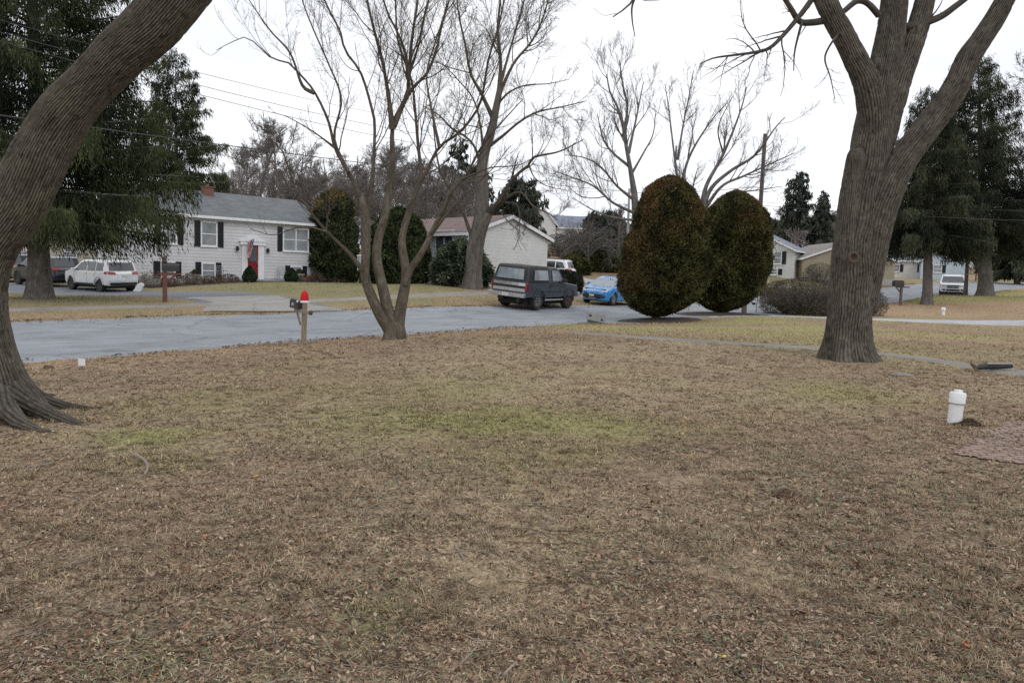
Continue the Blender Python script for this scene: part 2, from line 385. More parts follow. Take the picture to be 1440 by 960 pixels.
def lawncol(x, y):
    x = np.asarray(x, float); y = np.asarray(y, float)
    r = np.hypot(x, y); rd = polydist(x, y, ROAD)
    n1 = .5 + 1.35 * (fbm2(x * .35, y * .35, 1, 4) - .5); n2 = fbm2(x * 1.7, y * 1.7, 2, 4); n3 = fbm2(x * 6, y * 6, 4, 3)
    c = lerp(C_BROWN, C_STRAW, sstep(.35, .65, n1 * .55 + n2 * .45))
    c = lerp(c, C_DARK, .75 * sstep(.52, .7, n2) * sstep(.3, .6, n3))
    c = lerp(c, C_GREEN, .22 * sstep(.5, .7, fbm2(x * .5 + 9, y * .5, 6, 4)))
    c = lerp(c, C_GREEN, np.clip(greenness(x, y), 0, .9))
    # tan verge along the near edge of the road, drier lawn past the right tree
    v = sstep(3.2, .6, rd - 4.0) * (rd > 0) * (.45 + .6 * n2) * sstep(12, 2, x)
    c = lerp(c, C_RUST, np.clip(v, 0, .85))
    right = sstep(20, 25, y + .15 * x) * (rd > 0)
    mixr = lerp(lerp(C_TAN, C_GREEN * 1.15, sstep(.42, .6, fbm2(x * .25, y * .5, 11, 4))), C_RUST, .6 * sstep(.5, .65, n1))
    c = lerp(c, mixr, right * .8)
    # beyond the neighbour's drive
    bx = sstep(41, 43, y - .1 * (x - 20)) * (rd > 4)
    c = lerp(c, C_RUST * 1.1, bx * .9)
    c = lerp(c, C_GREEN * .95, sstep(50, 53, y - .12 * (x - 25) + 2 * n2) * (rd > 4) * .85)
    # far side of the street
    fs = (rd < -3.5)
    fc = lerp(np.array([.225, .212, .108]), C_TAN, sstep(.4, .62, n1 * .5 + n2 * .5) * .8)
    fc = lerp(fc, C_RUST, sstep(-6.2, -4.5, rd) * .65)
    c = np.where(fs[..., None], fc, c)
    c = np.where(((rd < -14) & (y > 64))[..., None], lerp(C_RUST, C_TAN, n2), c)
    return c * (1 + .22 * (n3 - .5))[..., None]

# ------------------------------------------------------------------ ground sheet
def axis(lo, hi, f0, f1, fine, grow, cap):
    a = list(np.arange(f0, f1 + 1e-6, fine)); s = fine
    while a[-1] < hi: s = min(s * grow, cap); a.append(a[-1] + s)
    s = fine
    while a[0] > lo: s = min(s * grow, cap); a.insert(0, a[0] - s)
    return np.array(a)
xs = axis(-450, 450, -11, 14, .11, 1.06, 18); ys = axis(-60, 900, 2.5, 22, .09, 1.05, 18)
GX, GY = np.meshgrid(xs, ys); nx, ny = len(xs), len(ys)
GZ = gz(GX, GY) + bump(GX, GY)
i = np.arange(nx * ny).reshape(ny, nx)
Q = np.stack([i[:-1, :-1], i[:-1, 1:], i[1:, 1:], i[1:, :-1]], -1).reshape(-1, 4)
M['ground'] = attr_mat('lawn_ground', rough=.95, var=.42, vscale=16.0, spec=.08, bumps=.9, bscale=30.0)
g = np_mesh('ground', np.stack([GX, GY, GZ], -1), [Q], M['ground'], smooth=True, col=lawncol(GX, GY).reshape(-1, 3))
tag(g, 'patchy winter lawn of dead grass, leaves and bare soil', 'ground', kind='structure')

def ribbon(name, P, wl, wr, lift, mat, nacross=9, step=.6, jag=0.0, label=None, cat=None):
    "a paved strip laid over the ground along a polyline: wl to the left, wr to the right"
    P = np.array(P, float); s = np.r_[0, np.cumsum(np.hypot(*np.diff(P, axis=0).T))]
    n = max(2, int(s[-1] / step)); t = np.linspace(0, s[-1], n)
    # smooth curve through the points
    cx = np.interp(t, s, P[:, 0]); cy = np.interp(t, s, P[:, 1])
    k = max(1, int(2.5 / step)); ker = np.hanning(2 * k + 3)[1:-1]; ker /= ker.sum()
    pad = lambda a: np.convolve(np.r_[a[0] + (a[0] - a[1]) * np.arange(len(ker) // 2, 0, -1), a, a[-1] + (a[-1] - a[-2]) * np.arange(1, len(ker) // 2 + 1)], ker, 'valid')
    cx, cy = pad(cx), pad(cy)
    tx, ty = np.gradient(cx), np.gradient(cy); L = np.hypot(tx, ty); nxv, nyv = -ty / L, tx / L
    wl = np.interp(t, np.linspace(0, s[-1], len(np.atleast_1d(wl))), np.atleast_1d(wl)); wr = np.interp(t, np.linspace(0, s[-1], len(np.atleast_1d(wr))), np.atleast_1d(wr))
    jl = jag * (fbm2(t * 1.7, t * 0 + 3, 31, 4) - .5) * 2; jr = jag * (fbm2(t * 1.7, t * 0 + 8, 32, 4) - .5) * 2
    u = np.linspace(0, 1, nacross)
    off = (wl + jl)[:, None] * (1 - u) - (wr + jr)[:, None] * u
    X = cx[:, None] + nxv[:, None] * off; Y = cy[:, None] + nyv[:, None] * off
    Z = gz(X, Y) + lift
    Z[:, 0] -= lift + .01; Z[:, -1] -= lift + .01
    i = np.arange(X.size).reshape(X.shape)
    Q = np.stack([i[:-1, 1:], i[:-1, :-1], i[1:, :-1], i[1:, 1:]], -1).reshape(-1, 4)
    o = np_mesh(name, np.stack([X, Y, Z], -1), [Q], mat, smooth=True)
    return tag(o, label, cat, kind='structure')
def asphalt_mat(name, c, streak=(.6, .62, .66), amt=.5, patchc=(.18, .19, .21), rot=math.radians(46)):
    mt, nt, b = _nodes(name)
    tc = N(nt, 'ShaderNodeTexCoord'); mp = N(nt, 'ShaderNodeMapping'); mp.inputs['Rotation'].default_value = (0, 0, -rot); mp.inputs['Scale'].default_value = (.3, 1.0, 1)
    m0 = N(nt, 'ShaderNodeMapping'); m0.inputs['Rotation'].default_value = (0, 0, -rot)
    nt.links.new(tc.outputs['Object'], m0.inputs[0]); mp.inputs['Rotation'].default_value = (0, 0, 0); nt.links.new(m0.outputs[0], mp.inputs[0])
    n1 = N(nt, 'ShaderNodeTexNoise', i_Scale=1.6, i_Detail=7.0, i_Roughness=.68); nt.links.new(mp.outputs[0], n1.inputs[0])
    r1 = ramp(nt, n1.outputs[0], [(.42, (0, 0, 0)), (.72, (amt,) * 3)])
    n2 = N(nt, 'ShaderNodeTexNoise', i_Scale=.55, i_Detail=8.0, i_Roughness=.7); nt.links.new(tc.outputs['Object'], n2.inputs[0])
    r2 = ramp(nt, n2.outputs[0], [(.3, tuple(v * .66 for v in c)), (.62, c)])
    m1 = N(nt, 'ShaderNodeMix', data_type='RGBA'); nt.links.new(r1.outputs[0], m1.inputs[0]); nt.links.new(r2.outputs[0], m1.inputs[6]); m1.inputs[7].default_value = (*streak, 1)
    vo = N(nt, 'ShaderNodeTexVoronoi', feature='DISTANCE_TO_EDGE', i_Scale=.42); nd = N(nt, 'ShaderNodeTexNoise', i_Scale=1.2, i_Detail=5.0)
    nt.links.new(tc.outputs['Object'], nd.inputs[0])
    ad = N(nt, 'ShaderNodeMix', data_type='RGBA'); ad.inputs[0].default_value = .35; nt.links.new(tc.outputs['Object'], ad.inputs[6]); nt.links.new(nd.outputs['Color'], ad.inputs[7]); nt.links.new(ad.outputs[2], vo.inputs['Vector'])
    r3 = ramp(nt, vo.outputs['Distance'], [(.004, (.55, .55, .55)), (.016, (1, 1, 1))])
    m2 = N(nt, 'ShaderNodeMix', data_type='RGBA', blend_type='MULTIPLY'); m2.inputs[0].default_value = .5; nt.links.new(m1.outputs[2], m2.inputs[6]); nt.links.new(r3.outputs[0], m2.inputs[7])
    n4 = N(nt, 'ShaderNodeTexNoise', i_Scale=60.0, i_Detail=2.0); nt.links.new(tc.outputs['Object'], n4.inputs[0]); r4 = ramp(nt, n4.outputs[0], [(.3, (.85,) * 3), (.7, (1.12,) * 3)])
    m3 = N(nt, 'ShaderNodeMix', data_type='RGBA', blend_type='MULTIPLY'); m3.inputs[0].default_value = 1; nt.links.new(m2.outputs[2], m3.inputs[6]); nt.links.new(r4.outputs[0], m3.inputs[7])
    nt.links.new(m3.outputs[2], b.inputs['Base Color']); b.inputs['Roughness'].default_value = .8; b.inputs['Specular IOR Level'].default_value = .35
    bp = N(nt, 'ShaderNodeBump', i_Strength=.3, i_Distance=.01); nt.links.new(n4.outputs[0], bp.inputs['Height']); nt.links.new(bp.outputs[0], b.inputs['Normal'])
    return mt
M['road'] = asphalt_mat('salted_asphalt', (.265, .28, .305), streak=(.40, .42, .45), amt=.55)
M['drive_dark'] = asphalt_mat('dark_asphalt', (.175, .185, .21), amt=.15)
M['drive_light'] = asphalt_mat('light_drive', (.45, .46, .48), streak=(.55, .55, .56), amt=.4)
M['apron'] = asphalt_mat('gravelly_apron', (.33, .31, .285), streak=(.45, .43, .40), amt=.6)
M['walk'] = asphalt_mat('grey_walk', (.30, .275, .245), streak=(.36, .34, .31), amt=.5)
M['path'] = asphalt_mat('old_path', (.245, .228, .208), streak=(.30, .285, .265), amt=.5)
ribbon('road', ROAD, 4.0, 4.0, .02, M['road'], 17, .35, jag=.32, label='pale salted asphalt street curving past the lawn', cat='road')
walk = np.array([(-45, -8.5), (-33, 4), (-18.8, 20.3), (-9.6, 31), (-5, 36.2), (1, 43), (6, 48.5), (12, 55)])
ribbon('sidewalk', walk, .7, .7, .018, M['walk'], 5, .5, jag=.05, label='worn concrete sidewalk along the far verge', cat='sidewalk')
g1 = [gnd(px, Y)[:2] for px, Y in [(800, 22.6), (900, 20.9), (1000, 20.2), (1100, 19.6), (1190, 18.9), (1270, 17.9), (1340, 16.6), (1420, 15.2), (1560, 14.0)]]
ribbon('path', g1, [.15, .36, .42, .45, .42], [.15, .36, .42, .45, .42], .018, M['path'], 5, .3, jag=.28, label='narrow worn asphalt path crossing the lawn behind the big tree', cat='path')
drv = np.array([(8.0, 34.6), (12, 36.6), (17, 38.2), (26, 39.6), (40, 41.5), (70, 45)])
ribbon('driveway', drv, [1.2, 1.6, 2.2, 2.8, 2.8], [1.2, 1.4, 2.0, 2.6, 2.8], .02, M['drive_light'], 9, .5, jag=.08, label='light grey neighbour driveway on the right', cat='driveway')
# house drive on the left: apron at the street, asphalt up to the cars
d1 = np.array([gnd(383, 28.6)[:2], gnd(352, 31)[:2], gnd(300, 34.8)[:2], gnd(232, 39)[:2], gnd(140, 42.3)[:2], gnd(20, 44.5)[:2], gnd(-160, 46)[:2]])
ribbon('driveway', d1, [2.0, 2.3, 2.6, 3.0, 3.4, 3.6], [2.6, 2.4, 2.4, 2.8, 3.2, 3.2], .026, M['drive_dark'], 9, .5, jag=.1, label='dark asphalt drive curving to the parked white car', cat='driveway')
ap = np.array([gnd(398, 27.7)[:2], gnd(385, 28.8)[:2], gnd(360, 30.8)[:2], gnd(325, 33.2)[:2]])
ribbon('driveway_apron', ap, [3.0, 2.2, 2.0, 2.2], [3.0, 2.3, 2.2, 2.3], .034, M['apron'], 9, .4, jag=.3, label='pale gravelly apron where the drive meets the street', cat='driveway apron')
cs = np.array([gnd(790, 64)[:2], gnd(830, 60)[:2], gnd(880, 60)[:2], gnd(960, 64)[:2]])
ribbon('side_street', cs, 1.6, 1.6, .03, M['drive_light'], 5, .6, label='pale side street behind the blue car', cat='road')
h3d = np.array([gnd(1010, 66)[:2], gnd(1085, 64)[:2], gnd(1150, 66)[:2]])
ribbon('driveway', h3d, 1.2, 1.2, .03, M['drive_light'], 5, .6, label='short pale drive before the white gabled house', cat='driveway')

# brick walk at the right edge, half under soil
def brick_walk():
    vs = []; c = []
    d = [at(1330, 648, 1), None]
    P = []
    for px, py in [(1290, 634), (1372, 606), (1394, 582), (1436, 556), (1660, 580), (1520, 668), (1400, 652)]:
        dd = ray(px, py); t = -EYE[2] / dd[2]; P.append(EYE + dd * t)
    P = np.array(P)[:, :2]
    mt, nt, b = _nodes('old_brick_paving')
    tc = N(nt, 'ShaderNodeTexCoord'); mp = N(nt, 'ShaderNodeMapping'); mp.inputs['Rotation'].default_value = (0, 0, .15); nt.links.new(tc.outputs['Object'], mp.inputs[0])
    br = N(nt, 'ShaderNodeTexBrick', i_Scale=1.0); br.inputs['Brick Width'].default_value = .21; br.inputs['Row Height'].default_value = .105
    br.inputs['Color1'].default_value = (.37, .25, .205, 1); br.inputs['Color2'].default_value = (.29, .205, .17, 1); br.inputs['Mortar'].default_value = (.075, .055, .04, 1); br.inputs['Mortar Size'].default_value = .014
    nt.links.new(mp.outputs[0], br.inputs[0])
    n1 = N(nt, 'ShaderNodeTexNoise', i_Scale=2.2, i_Detail=7.0, i_Roughness=.7); nt.links.new(tc.outputs['Object'], n1.inputs[0]); r = ramp(nt, n1.outputs[0], [(.5, (0, 0, 0)), (.68, (.8,) * 3)])
    mx = N(nt, 'ShaderNodeMix', data_type='RGBA'); nt.links.new(r.outputs[0], mx.inputs[0]); nt.links.new(br.outputs[0], mx.inputs[6]); mx.inputs[7].default_value = (.2, .15, .105, 1)
    nt.links.new(mx.outputs[2], b.inputs['Base Color']); b.inputs['Roughness'].default_value = .9
    bp = N(nt, 'ShaderNodeBump', i_Strength=.6, i_Distance=.01); nt.links.new(br.outputs['Fac'], bp.inputs['Height']); bp.invert = True; nt.links.new(bp.outputs[0], b.inputs['Normal'])
    lo, hi = P.min(0), P.max(0)
    X, Y = np.meshgrid(np.arange(lo[0], hi[0], .06), np.arange(lo[1], hi[1], .06))
    ins = np.ones(X.shape, bool)
    ctr = P.mean(0)
    for a, b2 in zip(P, np.roll(P, -1, 0)):
        e = b2 - a; s0 = e[0] * (ctr[1] - a[1]) - e[1] * (ctr[0] - a[0])
        dd = (e[0] * (Y - a[1]) - e[1] * (X - a[0])) * np.sign(s0) / np.hypot(*e)
        ins &= dd > .3 * (fbm2(X * 4, Y * 4, 41, 3) - .5)
    Z = gz(X, Y) + bump(X, Y) * .3 + .014
    i = np.arange(X.size).reshape(X.shape)
    q = ins[:-1, :-1] & ins[1:, 1:] & ins[:-1, 1:] & ins[1:, :-1]
    Q = np.stack([i[:-1, :-1], i[:-1, 1:], i[1:, 1:], i[1:, :-1]], -1)[q]
    used, inv = np.unique(Q, return_inverse=True)
    V = np.stack([X, Y, Z], -1).reshape(-1, 3)[used]
    tag(np_mesh('brick_path', V, [inv.reshape(-1, 4)], mt, smooth=True), 'faded brick walk half covered by soil at the right edge', 'path', kind='structure')
brick_walk()

# mulch beds
def disc(name, cx, cy, rx, ry, rz, lift, mat, label, seed):
    n, k = 48, 7; a = np.linspace(0, 2 * PI, n, endpoint=False)
    rr = 1 + .12 * (vn3(np.cos(a) * 2, np.sin(a) * 2, seed) - .5) * 2
    V = [(cx, cy, float(gz(cx, cy)) + lift)]
    F3, F4 = [], []
    for q in range(1, k + 1):
        u = q / k; x = rx * u * rr * np.cos(a); y = ry * u * rr * np.sin(a)
        X = cx + x * math.cos(rz) - y * math.sin(rz); Y = cy + x * math.sin(rz) + y * math.cos(rz)
        V += list(np.stack([X, Y, gz(X, Y) + lift * (1 - u ** 3) - (.05 if q == k else 0)], -1))
    for j in range(n):
        F3.append((0, 1 + j, 1 + (j + 1) % n))
        for q in range(k - 1): F4.append((1 + q * n + j, 1 + (q + 1) * n + j, 1 + (q + 1) * n + (j + 1) % n, 1 + q * n + (j + 1) % n))
    return tag(np_mesh(name, np.array(V), [np.array(F3), np.array(F4)], mat, smooth=True), label, 'ground bed', kind='structure')
M['mulch'] = pm('mulch', (.085, .06, .045), (.045, .033, .026), scale=14, rough=.95, bumps=.9, bscale=35)
for (px, Y, rx, nm, s) in [(925, 32.2, 1.9, 'dark mulch under the left clipped evergreen', 1), (1012, 36.8, 2.6, 'dark mulch mound under the right clipped evergreen', 2)]:
    p = gnd(px, Y); disc('mulch_bed', p[0], p[1], rx, rx * .8, .4, .14, M['mulch'], nm, s)
M['bark_plain'] = pm('shrub_bark', (.10, .075, .055), (.06, .045, .035), scale=9, rough=.9, bumps=.4, stretch=(4, 4, .8))
# ------------------------------------------------------------------ trees: tube machinery
def tubes(P, R, S=4, bcoff=True):
    "P (N,K,3), R (N,K) -> verts, quads, bark coordinates"
    n, K, _ = P.shape
    T = np.gradient(P, axis=1); T /= np.linalg.norm(T, axis=2, keepdims=True) + 1e-9
    mt = T.mean(1); ref = np.eye(3)[np.argmin(np.abs(mt), axis=1)]
    U = np.cross(T, ref[:, None]); U /= np.linalg.norm(U, axis=2, keepdims=True) + 1e-9
    W = np.cross(T, U)
    a = 2 * PI * np.arange(S) / S
    D = np.cos(a)[None, None, :, None] * U[:, :, None] + np.sin(a)[None, None, :, None] * W[:, :, None]
    V = P[:, :, None] + R[:, :, None, None] * D
    s = np.r_['1', np.zeros((n, 1)), np.cumsum(np.linalg.norm(np.diff(P, axis=1), axis=2), 1)]
    r0 = R[:, :1]
    bc = np.empty((n, K, S, 3)); bc[..., 0] = np.cos(a) * r0[:, :, None]; bc[..., 1] = np.sin(a) * r0[:, :, None]; bc[..., 2] = s[:, :, None]
    bc += (np.arange(n) * 7.13 % 50)[:, None, None, None]
    i = np.arange(n * K * S).reshape(n, K, S); j = np.roll(i, -1, 2)
    Q = np.stack([i[:, :-1], j[:, :-1], j[:, 1:], i[:, 1:]], -1).reshape(-1, 4)
    return V.reshape(-1, 3), Q, bc.reshape(-1, 3)
def cat_tubes(lst):
    V, Q, B, n = [], [], [], 0
    for v, q, b in lst:
        V.append(v); Q.append(q + n); B.append(b); n += len(v)
    return np.concatenate(V), [np.concatenate(Q)], np.concatenate(B)
def resample(pts, K):
    P = np.array(pts, float)
    if len(P) > 2:   # Catmull-Rom
        E = np.vstack([2 * P[0] - P[1], P, 2 * P[-1] - P[-2]]); o = []
        for k in range(len(P) - 1):
            p0, p1, p2, p3 = E[k:k + 4]
            for t in np.linspace(0, 1, 8, endpoint=False):
                o.append(.5 * ((2 * p1) + (-p0 + p2) * t + (2 * p0 - 5 * p1 + 4 * p2 - p3) * t * t + (-p0 + 3 * p1 - 3 * p2 + p3) * t ** 3))
        o.append(P[-1]); P = np.array(o)
    s = np.r_[0, np.cumsum(np.linalg.norm(np.diff(P[:, :3], axis=0), axis=1))]
    t = np.linspace(0, s[-1], K)
    return np.stack([np.interp(t, s, P[:, c]) for c in range(P.shape[1])], -1)
def limb(pts, Y0, Y1, w0, w1, K=24):
    "main limb from sight lines at depth Y0..Y1; widths in view units"
    pts = np.array(pts, float); s = np.r_[0, np.cumsum(np.hypot(*np.diff(pts, axis=0).T))]; s /= s[-1]
    W = [list(at(px, py, Y0 + (Y1 - Y0) * u)) + [.5 * (w0 + (w1 - w0) * u) * (Y0 + (Y1 - Y0) * u) / F] for (px, py), u in zip(pts, s)]
    Q = resample(W, K)
    return Q[:, :3], Q[:, 3]
def grow(P, R, M_, rng, ts=(.25, 1), lf=.45, ang=50, K=8, up=.25, wig=.25, rf=.5, tip=.25, lmax=99, rmin=.004, lenpow=1.0):
    n, K0, _ = P.shape
    seg = np.linalg.norm(np.diff(P, axis=1), axis=2).sum(1)
    pr = seg ** lenpow; pr /= pr.sum()
    pi = rng.choice(n, M_, p=pr); t = rng.uniform(ts[0], ts[1], M_)
    f = t * (K0 - 1); k = np.minimum(f.astype(int), K0 - 2); fr = (f - k)[:, None]
    st = P[pi, k] * (1 - fr) + P[pi, k + 1] * fr
    T = P[pi, k + 1] - P[pi, k]; T /= np.linalg.norm(T, axis=1)[:, None] + 1e-9
    r = (R[pi, k] * (1 - fr[:, 0]) + R[pi, k + 1] * fr[:, 0])
    rv = rng.normal(size=(M_, 3)); perp = rv - (rv * T).sum(1)[:, None] * T; perp /= np.linalg.norm(perp, axis=1)[:, None] + 1e-9
    a = np.radians(ang) * rng.uniform(.65, 1.3, M_)[:, None]
    d = np.cos(a) * T + np.sin(a) * perp
    L = np.minimum(seg[pi] * lf * rng.uniform(.5, 1.25, M_) * (1.15 - .6 * t), lmax)
    out = np.empty((M_, K, 3)); out[:, 0] = st
    for q in range(1, K):
        d = d + np.array([0, 0, up / K * 3]) + rng.normal(size=(M_, 3)) * wig * (2.2 / K) ** .5
        d /= np.linalg.norm(d, axis=1)[:, None]
        out[:, q] = out[:, q - 1] + d * (L / (K - 1))[:, None]
    r0 = np.maximum(np.minimum(r * rf * rng.uniform(.7, 1.15, M_), L * .03 + .004), rmin)
    RR = r0[:, None] * np.linspace(1, tip, K)[None]
    return out, np.maximum(RR, rmin * .6)
def bare_tree(name, label, base, trunks, limbs, levels, mat, cat='tree', group=None, seed=1, S0=12, extra=None, thin=.8, cmat=None):
    "trunks/limbs: lists of (P,R); levels: list of dicts for grow() applied in turn"
    rng = np.random.default_rng(seed)
    t = thing(name, label, cat, base, 0, group)
    tl = [tubes(P[None], R[None], S0 * 2) for P, R in trunks]
    tl += extra or []
    V, Q, B = cat_tubes(tl); np_mesh('trunk', V, Q, mat, t, True, bc=B, off=base)
    ls = []
    P = np.array([p for p, r in limbs]); R = np.array([r for p, r in limbs]) * np.interp(np.linspace(0, 1, 24), [0, .25, 1], [1.0, thin, thin])[None]
    ls.append(tubes(P, R, S0))
    src = [(P, R)]
    for lv in levels:
        lv = dict(lv); n = lv.pop('n'); S = lv.pop('S', 3); frm = lv.pop('frm', -1)
        p, r = grow(*src[frm], n, rng, **lv); src.append((p, r)); ls.append(tubes(p, r, S))
    V, Q, B = cat_tubes(ls); np_mesh('crown', V, Q, cmat or mat, t, True, bc=B, off=base)
    return t

FUR = []
# ---- bark with real furrows for the two near trunks
def bark_tube(pts, n_seg, step, amp, freq, along, seed, flare=None):
    s = np.linalg.norm(np.diff(pts[:, :3], axis=0), axis=1).sum()
    K = int(s / step); q = resample(pts, K); P, R = q[:, :3], q[:, 3]
    V, Q, B = tubes(P[None], R[None], n_seg)
    V = V.reshape(K, n_seg, 3); D = V - P[:, None]; D /= np.linalg.norm(D, axis=2, keepdims=True)
    a = 2 * PI * np.arange(n_seg) / n_seg
    rm = R.mean(); x = np.cos(a)[None] * rm + 0 * R[:, None]; y = np.sin(a)[None] * rm + 0 * R[:, None]; z = np.linspace(0, s, K)[:, None] + 0 * a[None]
    wx = vn3(x * 3, y * 3, z * 2.2, seed) - .5; wy = vn3(x * 3, y * 3, z * 2.2, seed + 9) - .5
    n1 = .72 * vn3((x + .05 * wx) * freq, (y + .05 * wy) * freq, z * freq * along, seed + 1) + .28 * vn3(x * freq * 2, y * freq * 2, z * freq * along * 2.2, seed + 7)
    n2 = vn3(x * freq * 2.3, y * freq * 2.3, z * freq * .5, seed + 2)
    rid = 1 - np.abs(2 * n1 - 1); rid = rid ** .8
    Nr = max(10, int(round(2 * PI * rm * freq * .85)))
    ph = a[None] * (Nr / 2) + 5.0 * (vn3(x * 2.6, y * 2.6, z * 1.6, seed + 5) - .5) + 2.2 * (vn3(x * 7, y * 7, z * 4.5, seed + 6) - .5)
    ln = np.abs(np.sin(ph)) ** .75; brk = sstep(.60, .72, vn3(x * freq * .8, y * freq * .8, z * 13, seed + 8))
    rid = np.clip(.72 * ln + .38 * rid - .35 * brk * ln, 0, 1.1)
    low = vn3(x * 2.2, y * 2.2, z * .9, seed + 3) - .5; lump = vn3(x * 5, y * 5, z * 3, seed + 4) - .5
    disp = amp * (rid - .6) + amp * .22 * (n2 - .5) + .06 * rm * 2 * low + .03 * rm * 2 * lump
    if flare is not None: disp = disp + flare(a[None], z, s)
    V = V + D * disp[..., None]
    FUR.append(np.clip(rid * .85 + .25 * (n2 - .5) + .05, 0, 1).ravel())  # mask for the shade painted into the furrows
    return V.reshape(-1, 3), Q, B
def set_fur(o):
    a = o.data.attributes.new('fur', 'FLOAT', 'POINT'); a.data.foreach_set('value', np.concatenate(FUR).astype(np.float32)); FUR.clear()

# ---- left leaning tree
YL = 8.9
cen = [(326, -88, 40), (272, -32, 40), (218, 32, 39.5), (171, 74, 37), (133, 113, 35), (94, 157, 38.5), (68, 198, 40), (46, 242, 43), (20, 292, 43), (-13, 338, 41), (-29, 385, 40), (-33, 440, 43), (-29, 490, 51), (-22, 530, 58), (-16, 562, 68), (-10, 596, 80)]
def rootf(a, z, s):
    k = np.clip((z - (s - .85)) / .85, 0, 1) ** 2
    return k * .10 * (np.cos(a * 5 + 1.0) + .6 * np.cos(a * 3))
lp = np.array([list(at(px, py, YL)) + [.86 * w * YL / F] for px, py, w in cen])
ll = [bark_tube(lp, 760, .010, .024, 38, .16, 11, rootf)]
base = gnd(0, YL)
rootsp = [([(12, 520, .0), (38, 545, -.25), (72, 562, -.5), (102, 577, -.65), (121, 594, -.75)], .15, .04), ([(25, 525, .2), (60, 541, .25), (100, 546, .3), (150, 548, .35)], .12, .03), ([(-5, 545, -.5), (20, 580, -.9), (48, 604, -1.1), (82, 618, -1.25)], .13, .035),
          ([(-30, 540, -.5), (-45, 590, -1.0), (-70, 640, -1.5)], .2, .06), ([(-40, 520, .3), (-100, 540, .5), (-170, 550, .6)], .2, .05), ([(20, 515, .5), (40, 528, .9), (75, 533, 1.3)], .12, .04)]
for k, (pp, r0, r1) in enumerate(rootsp):
    L = []
    for q, (px, py, dy) in enumerate(pp):
        p = at(px, py, YL + dy); u = q / (len(pp) - 1)
        zz = gz(p[0], p[1]) + (.27 * (1 - u) ** 2.2 + .0 - .035 * u)
        L.append([p[0], p[1], zz, r0 + (r1 - r0) * u ** .7])
    ll.append(bark_tube(np.array(L), 90, .02, .022, 26, .25, 30 + k))
t = thing('leaning_tree', 'thick leaning tree with furrowed bark and spreading roots at the left edge', 'tree', base)
V, Q, B = cat_tubes(ll)
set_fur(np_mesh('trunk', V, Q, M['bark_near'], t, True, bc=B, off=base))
top = lp[0, :3]; rng = np.random.default_rng(5)
P0 = np.array([resample([top - np.array([.1, 0, .1]), top + np.array(d) * .5 + np.array([0, 0, .1]), top + np.array(d)], 24) for d in [(1.2, .6, 3.0), (2.6, -.8, 2.2), (.2, 1.5, 3.5)]])
R0 = np.array([np.linspace(.24, .07, 24)] * 3)
l1 = grow(P0, R0, 18, rng, lf=.5, ang=45, K=8); l2 = grow(*l1, 150, rng, lf=.5, ang=45, K=6)
V, Q, B = cat_tubes([tubes(P0, R0, 14), tubes(*l1, 6), tubes(*l2, 4)]); np_mesh('crown', V, Q, M['bark_limb'], t, True, bc=B, off=base)

# ---- right big tree
YR = 17.0
def pl(c, Y0=YR, Y1=None):
    c = [(a, b, w * .905) for a, b, w in c]
    Y1 = Y0 if Y1 is None else Y1; n = len(c)
    return np.array([list(at(px, py, Y0 + (Y1 - Y0) * k / (n - 1))) + [w * .5 * (Y0 + (Y1 - Y0) * k / (n - 1)) / F] for k, (px, py, w) in enumerate(c)])
def flareR(a, z, s):
    k = np.clip(1 - z / .9, 0, 1) ** 2.2
    return k * .13 * (1 + .7 * np.cos(a * 6 + .5) + .5 * np.cos(a * 4 + 2))
def stem(c, seed, Y1=None, n=280, step=.022, flare=None):
    q = pl(c, YR, Y1); q = np.vstack([q, q[-1] + (q[-1] - q[-2]) * np.array([.05, .05, .05, 0])]); q[-1, 3] = .01
    return bark_tube(q, n, step, .030, 25, .12, seed, flare)
rt = [stem([(1192, 512, 74), (1192, 490, 70), (1195, 440, 65), (1199, 390, 65), (1204, 340, 65), (1211, 290, 62), (1220, 240, 60), (1227, 190, 57), (1235, 140, 50), (1244, 95, 42), (1252, 50, 39), (1257, 0, 37), (1260, -40, 34), (1266, -110, 26)], 51, 17.2, 460, .02, flareR),
      stem([(1176, 500, 40), (1180, 440, 34), (1186, 380, 34), (1191, 320, 33), (1197, 270, 30), (1202, 235, 27), (1204, 217, 24), (1204, 209, 14)], 52, 16.75, 110),
      stem([(1222, 240, 26), (1227, 190, 34), (1226, 150, 40), (1218, 115, 38), (1204, 85, 34), (1189, 55, 32), (1174, 28, 31), (1161, 0, 30), (1146, -32, 27), (1120, -90, 22)], 53, 16.6, 260),
      stem([(1224, 290, 26), (1232, 235, 34), (1242, 185, 40), (1253, 145, 40), (1266, 105, 36), (1280, 68, 33), (1292, 35, 30), (1301, 0, 27), (1310, -40, 25), (1325, -110, 20)], 54, 17.5, 240),
      stem([(1212, 420, 46), (1222, 360, 50), (1233, 310, 50), (1248, 265, 46), (1272, 222, 40), (1300, 185, 38), (1327, 150, 37), (1346, 118, 35), (1361, 83, 33), (1382, 52, 29), (1400, 25, 28), (1414, -2, 27), (1430, -35, 25), (1460, -95, 20)], 55, 16.4, 280)]
base = gnd(1192, YR)
t = thing('big_tree', 'massive grey trunk splitting into four limbs on the right of the lawn', 'tree', base)
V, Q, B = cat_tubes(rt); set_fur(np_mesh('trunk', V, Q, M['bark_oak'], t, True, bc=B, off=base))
kn = MB(); kp = at(1201, 362, 16.42)
kp[1] = 16.47
kn.lathe([(.05, .10), (.115, .0), (.13, -.025), (.115, -.05), (.085, -.052), (.06, -.02), (.03, .02)], 22, (0, 0, 0), 'y')
ko = kn.build('knot', M['bark_plain'], t, True); ko.location = Vector(kp - base); ko.rotation_euler = (0, 0.3, 0)
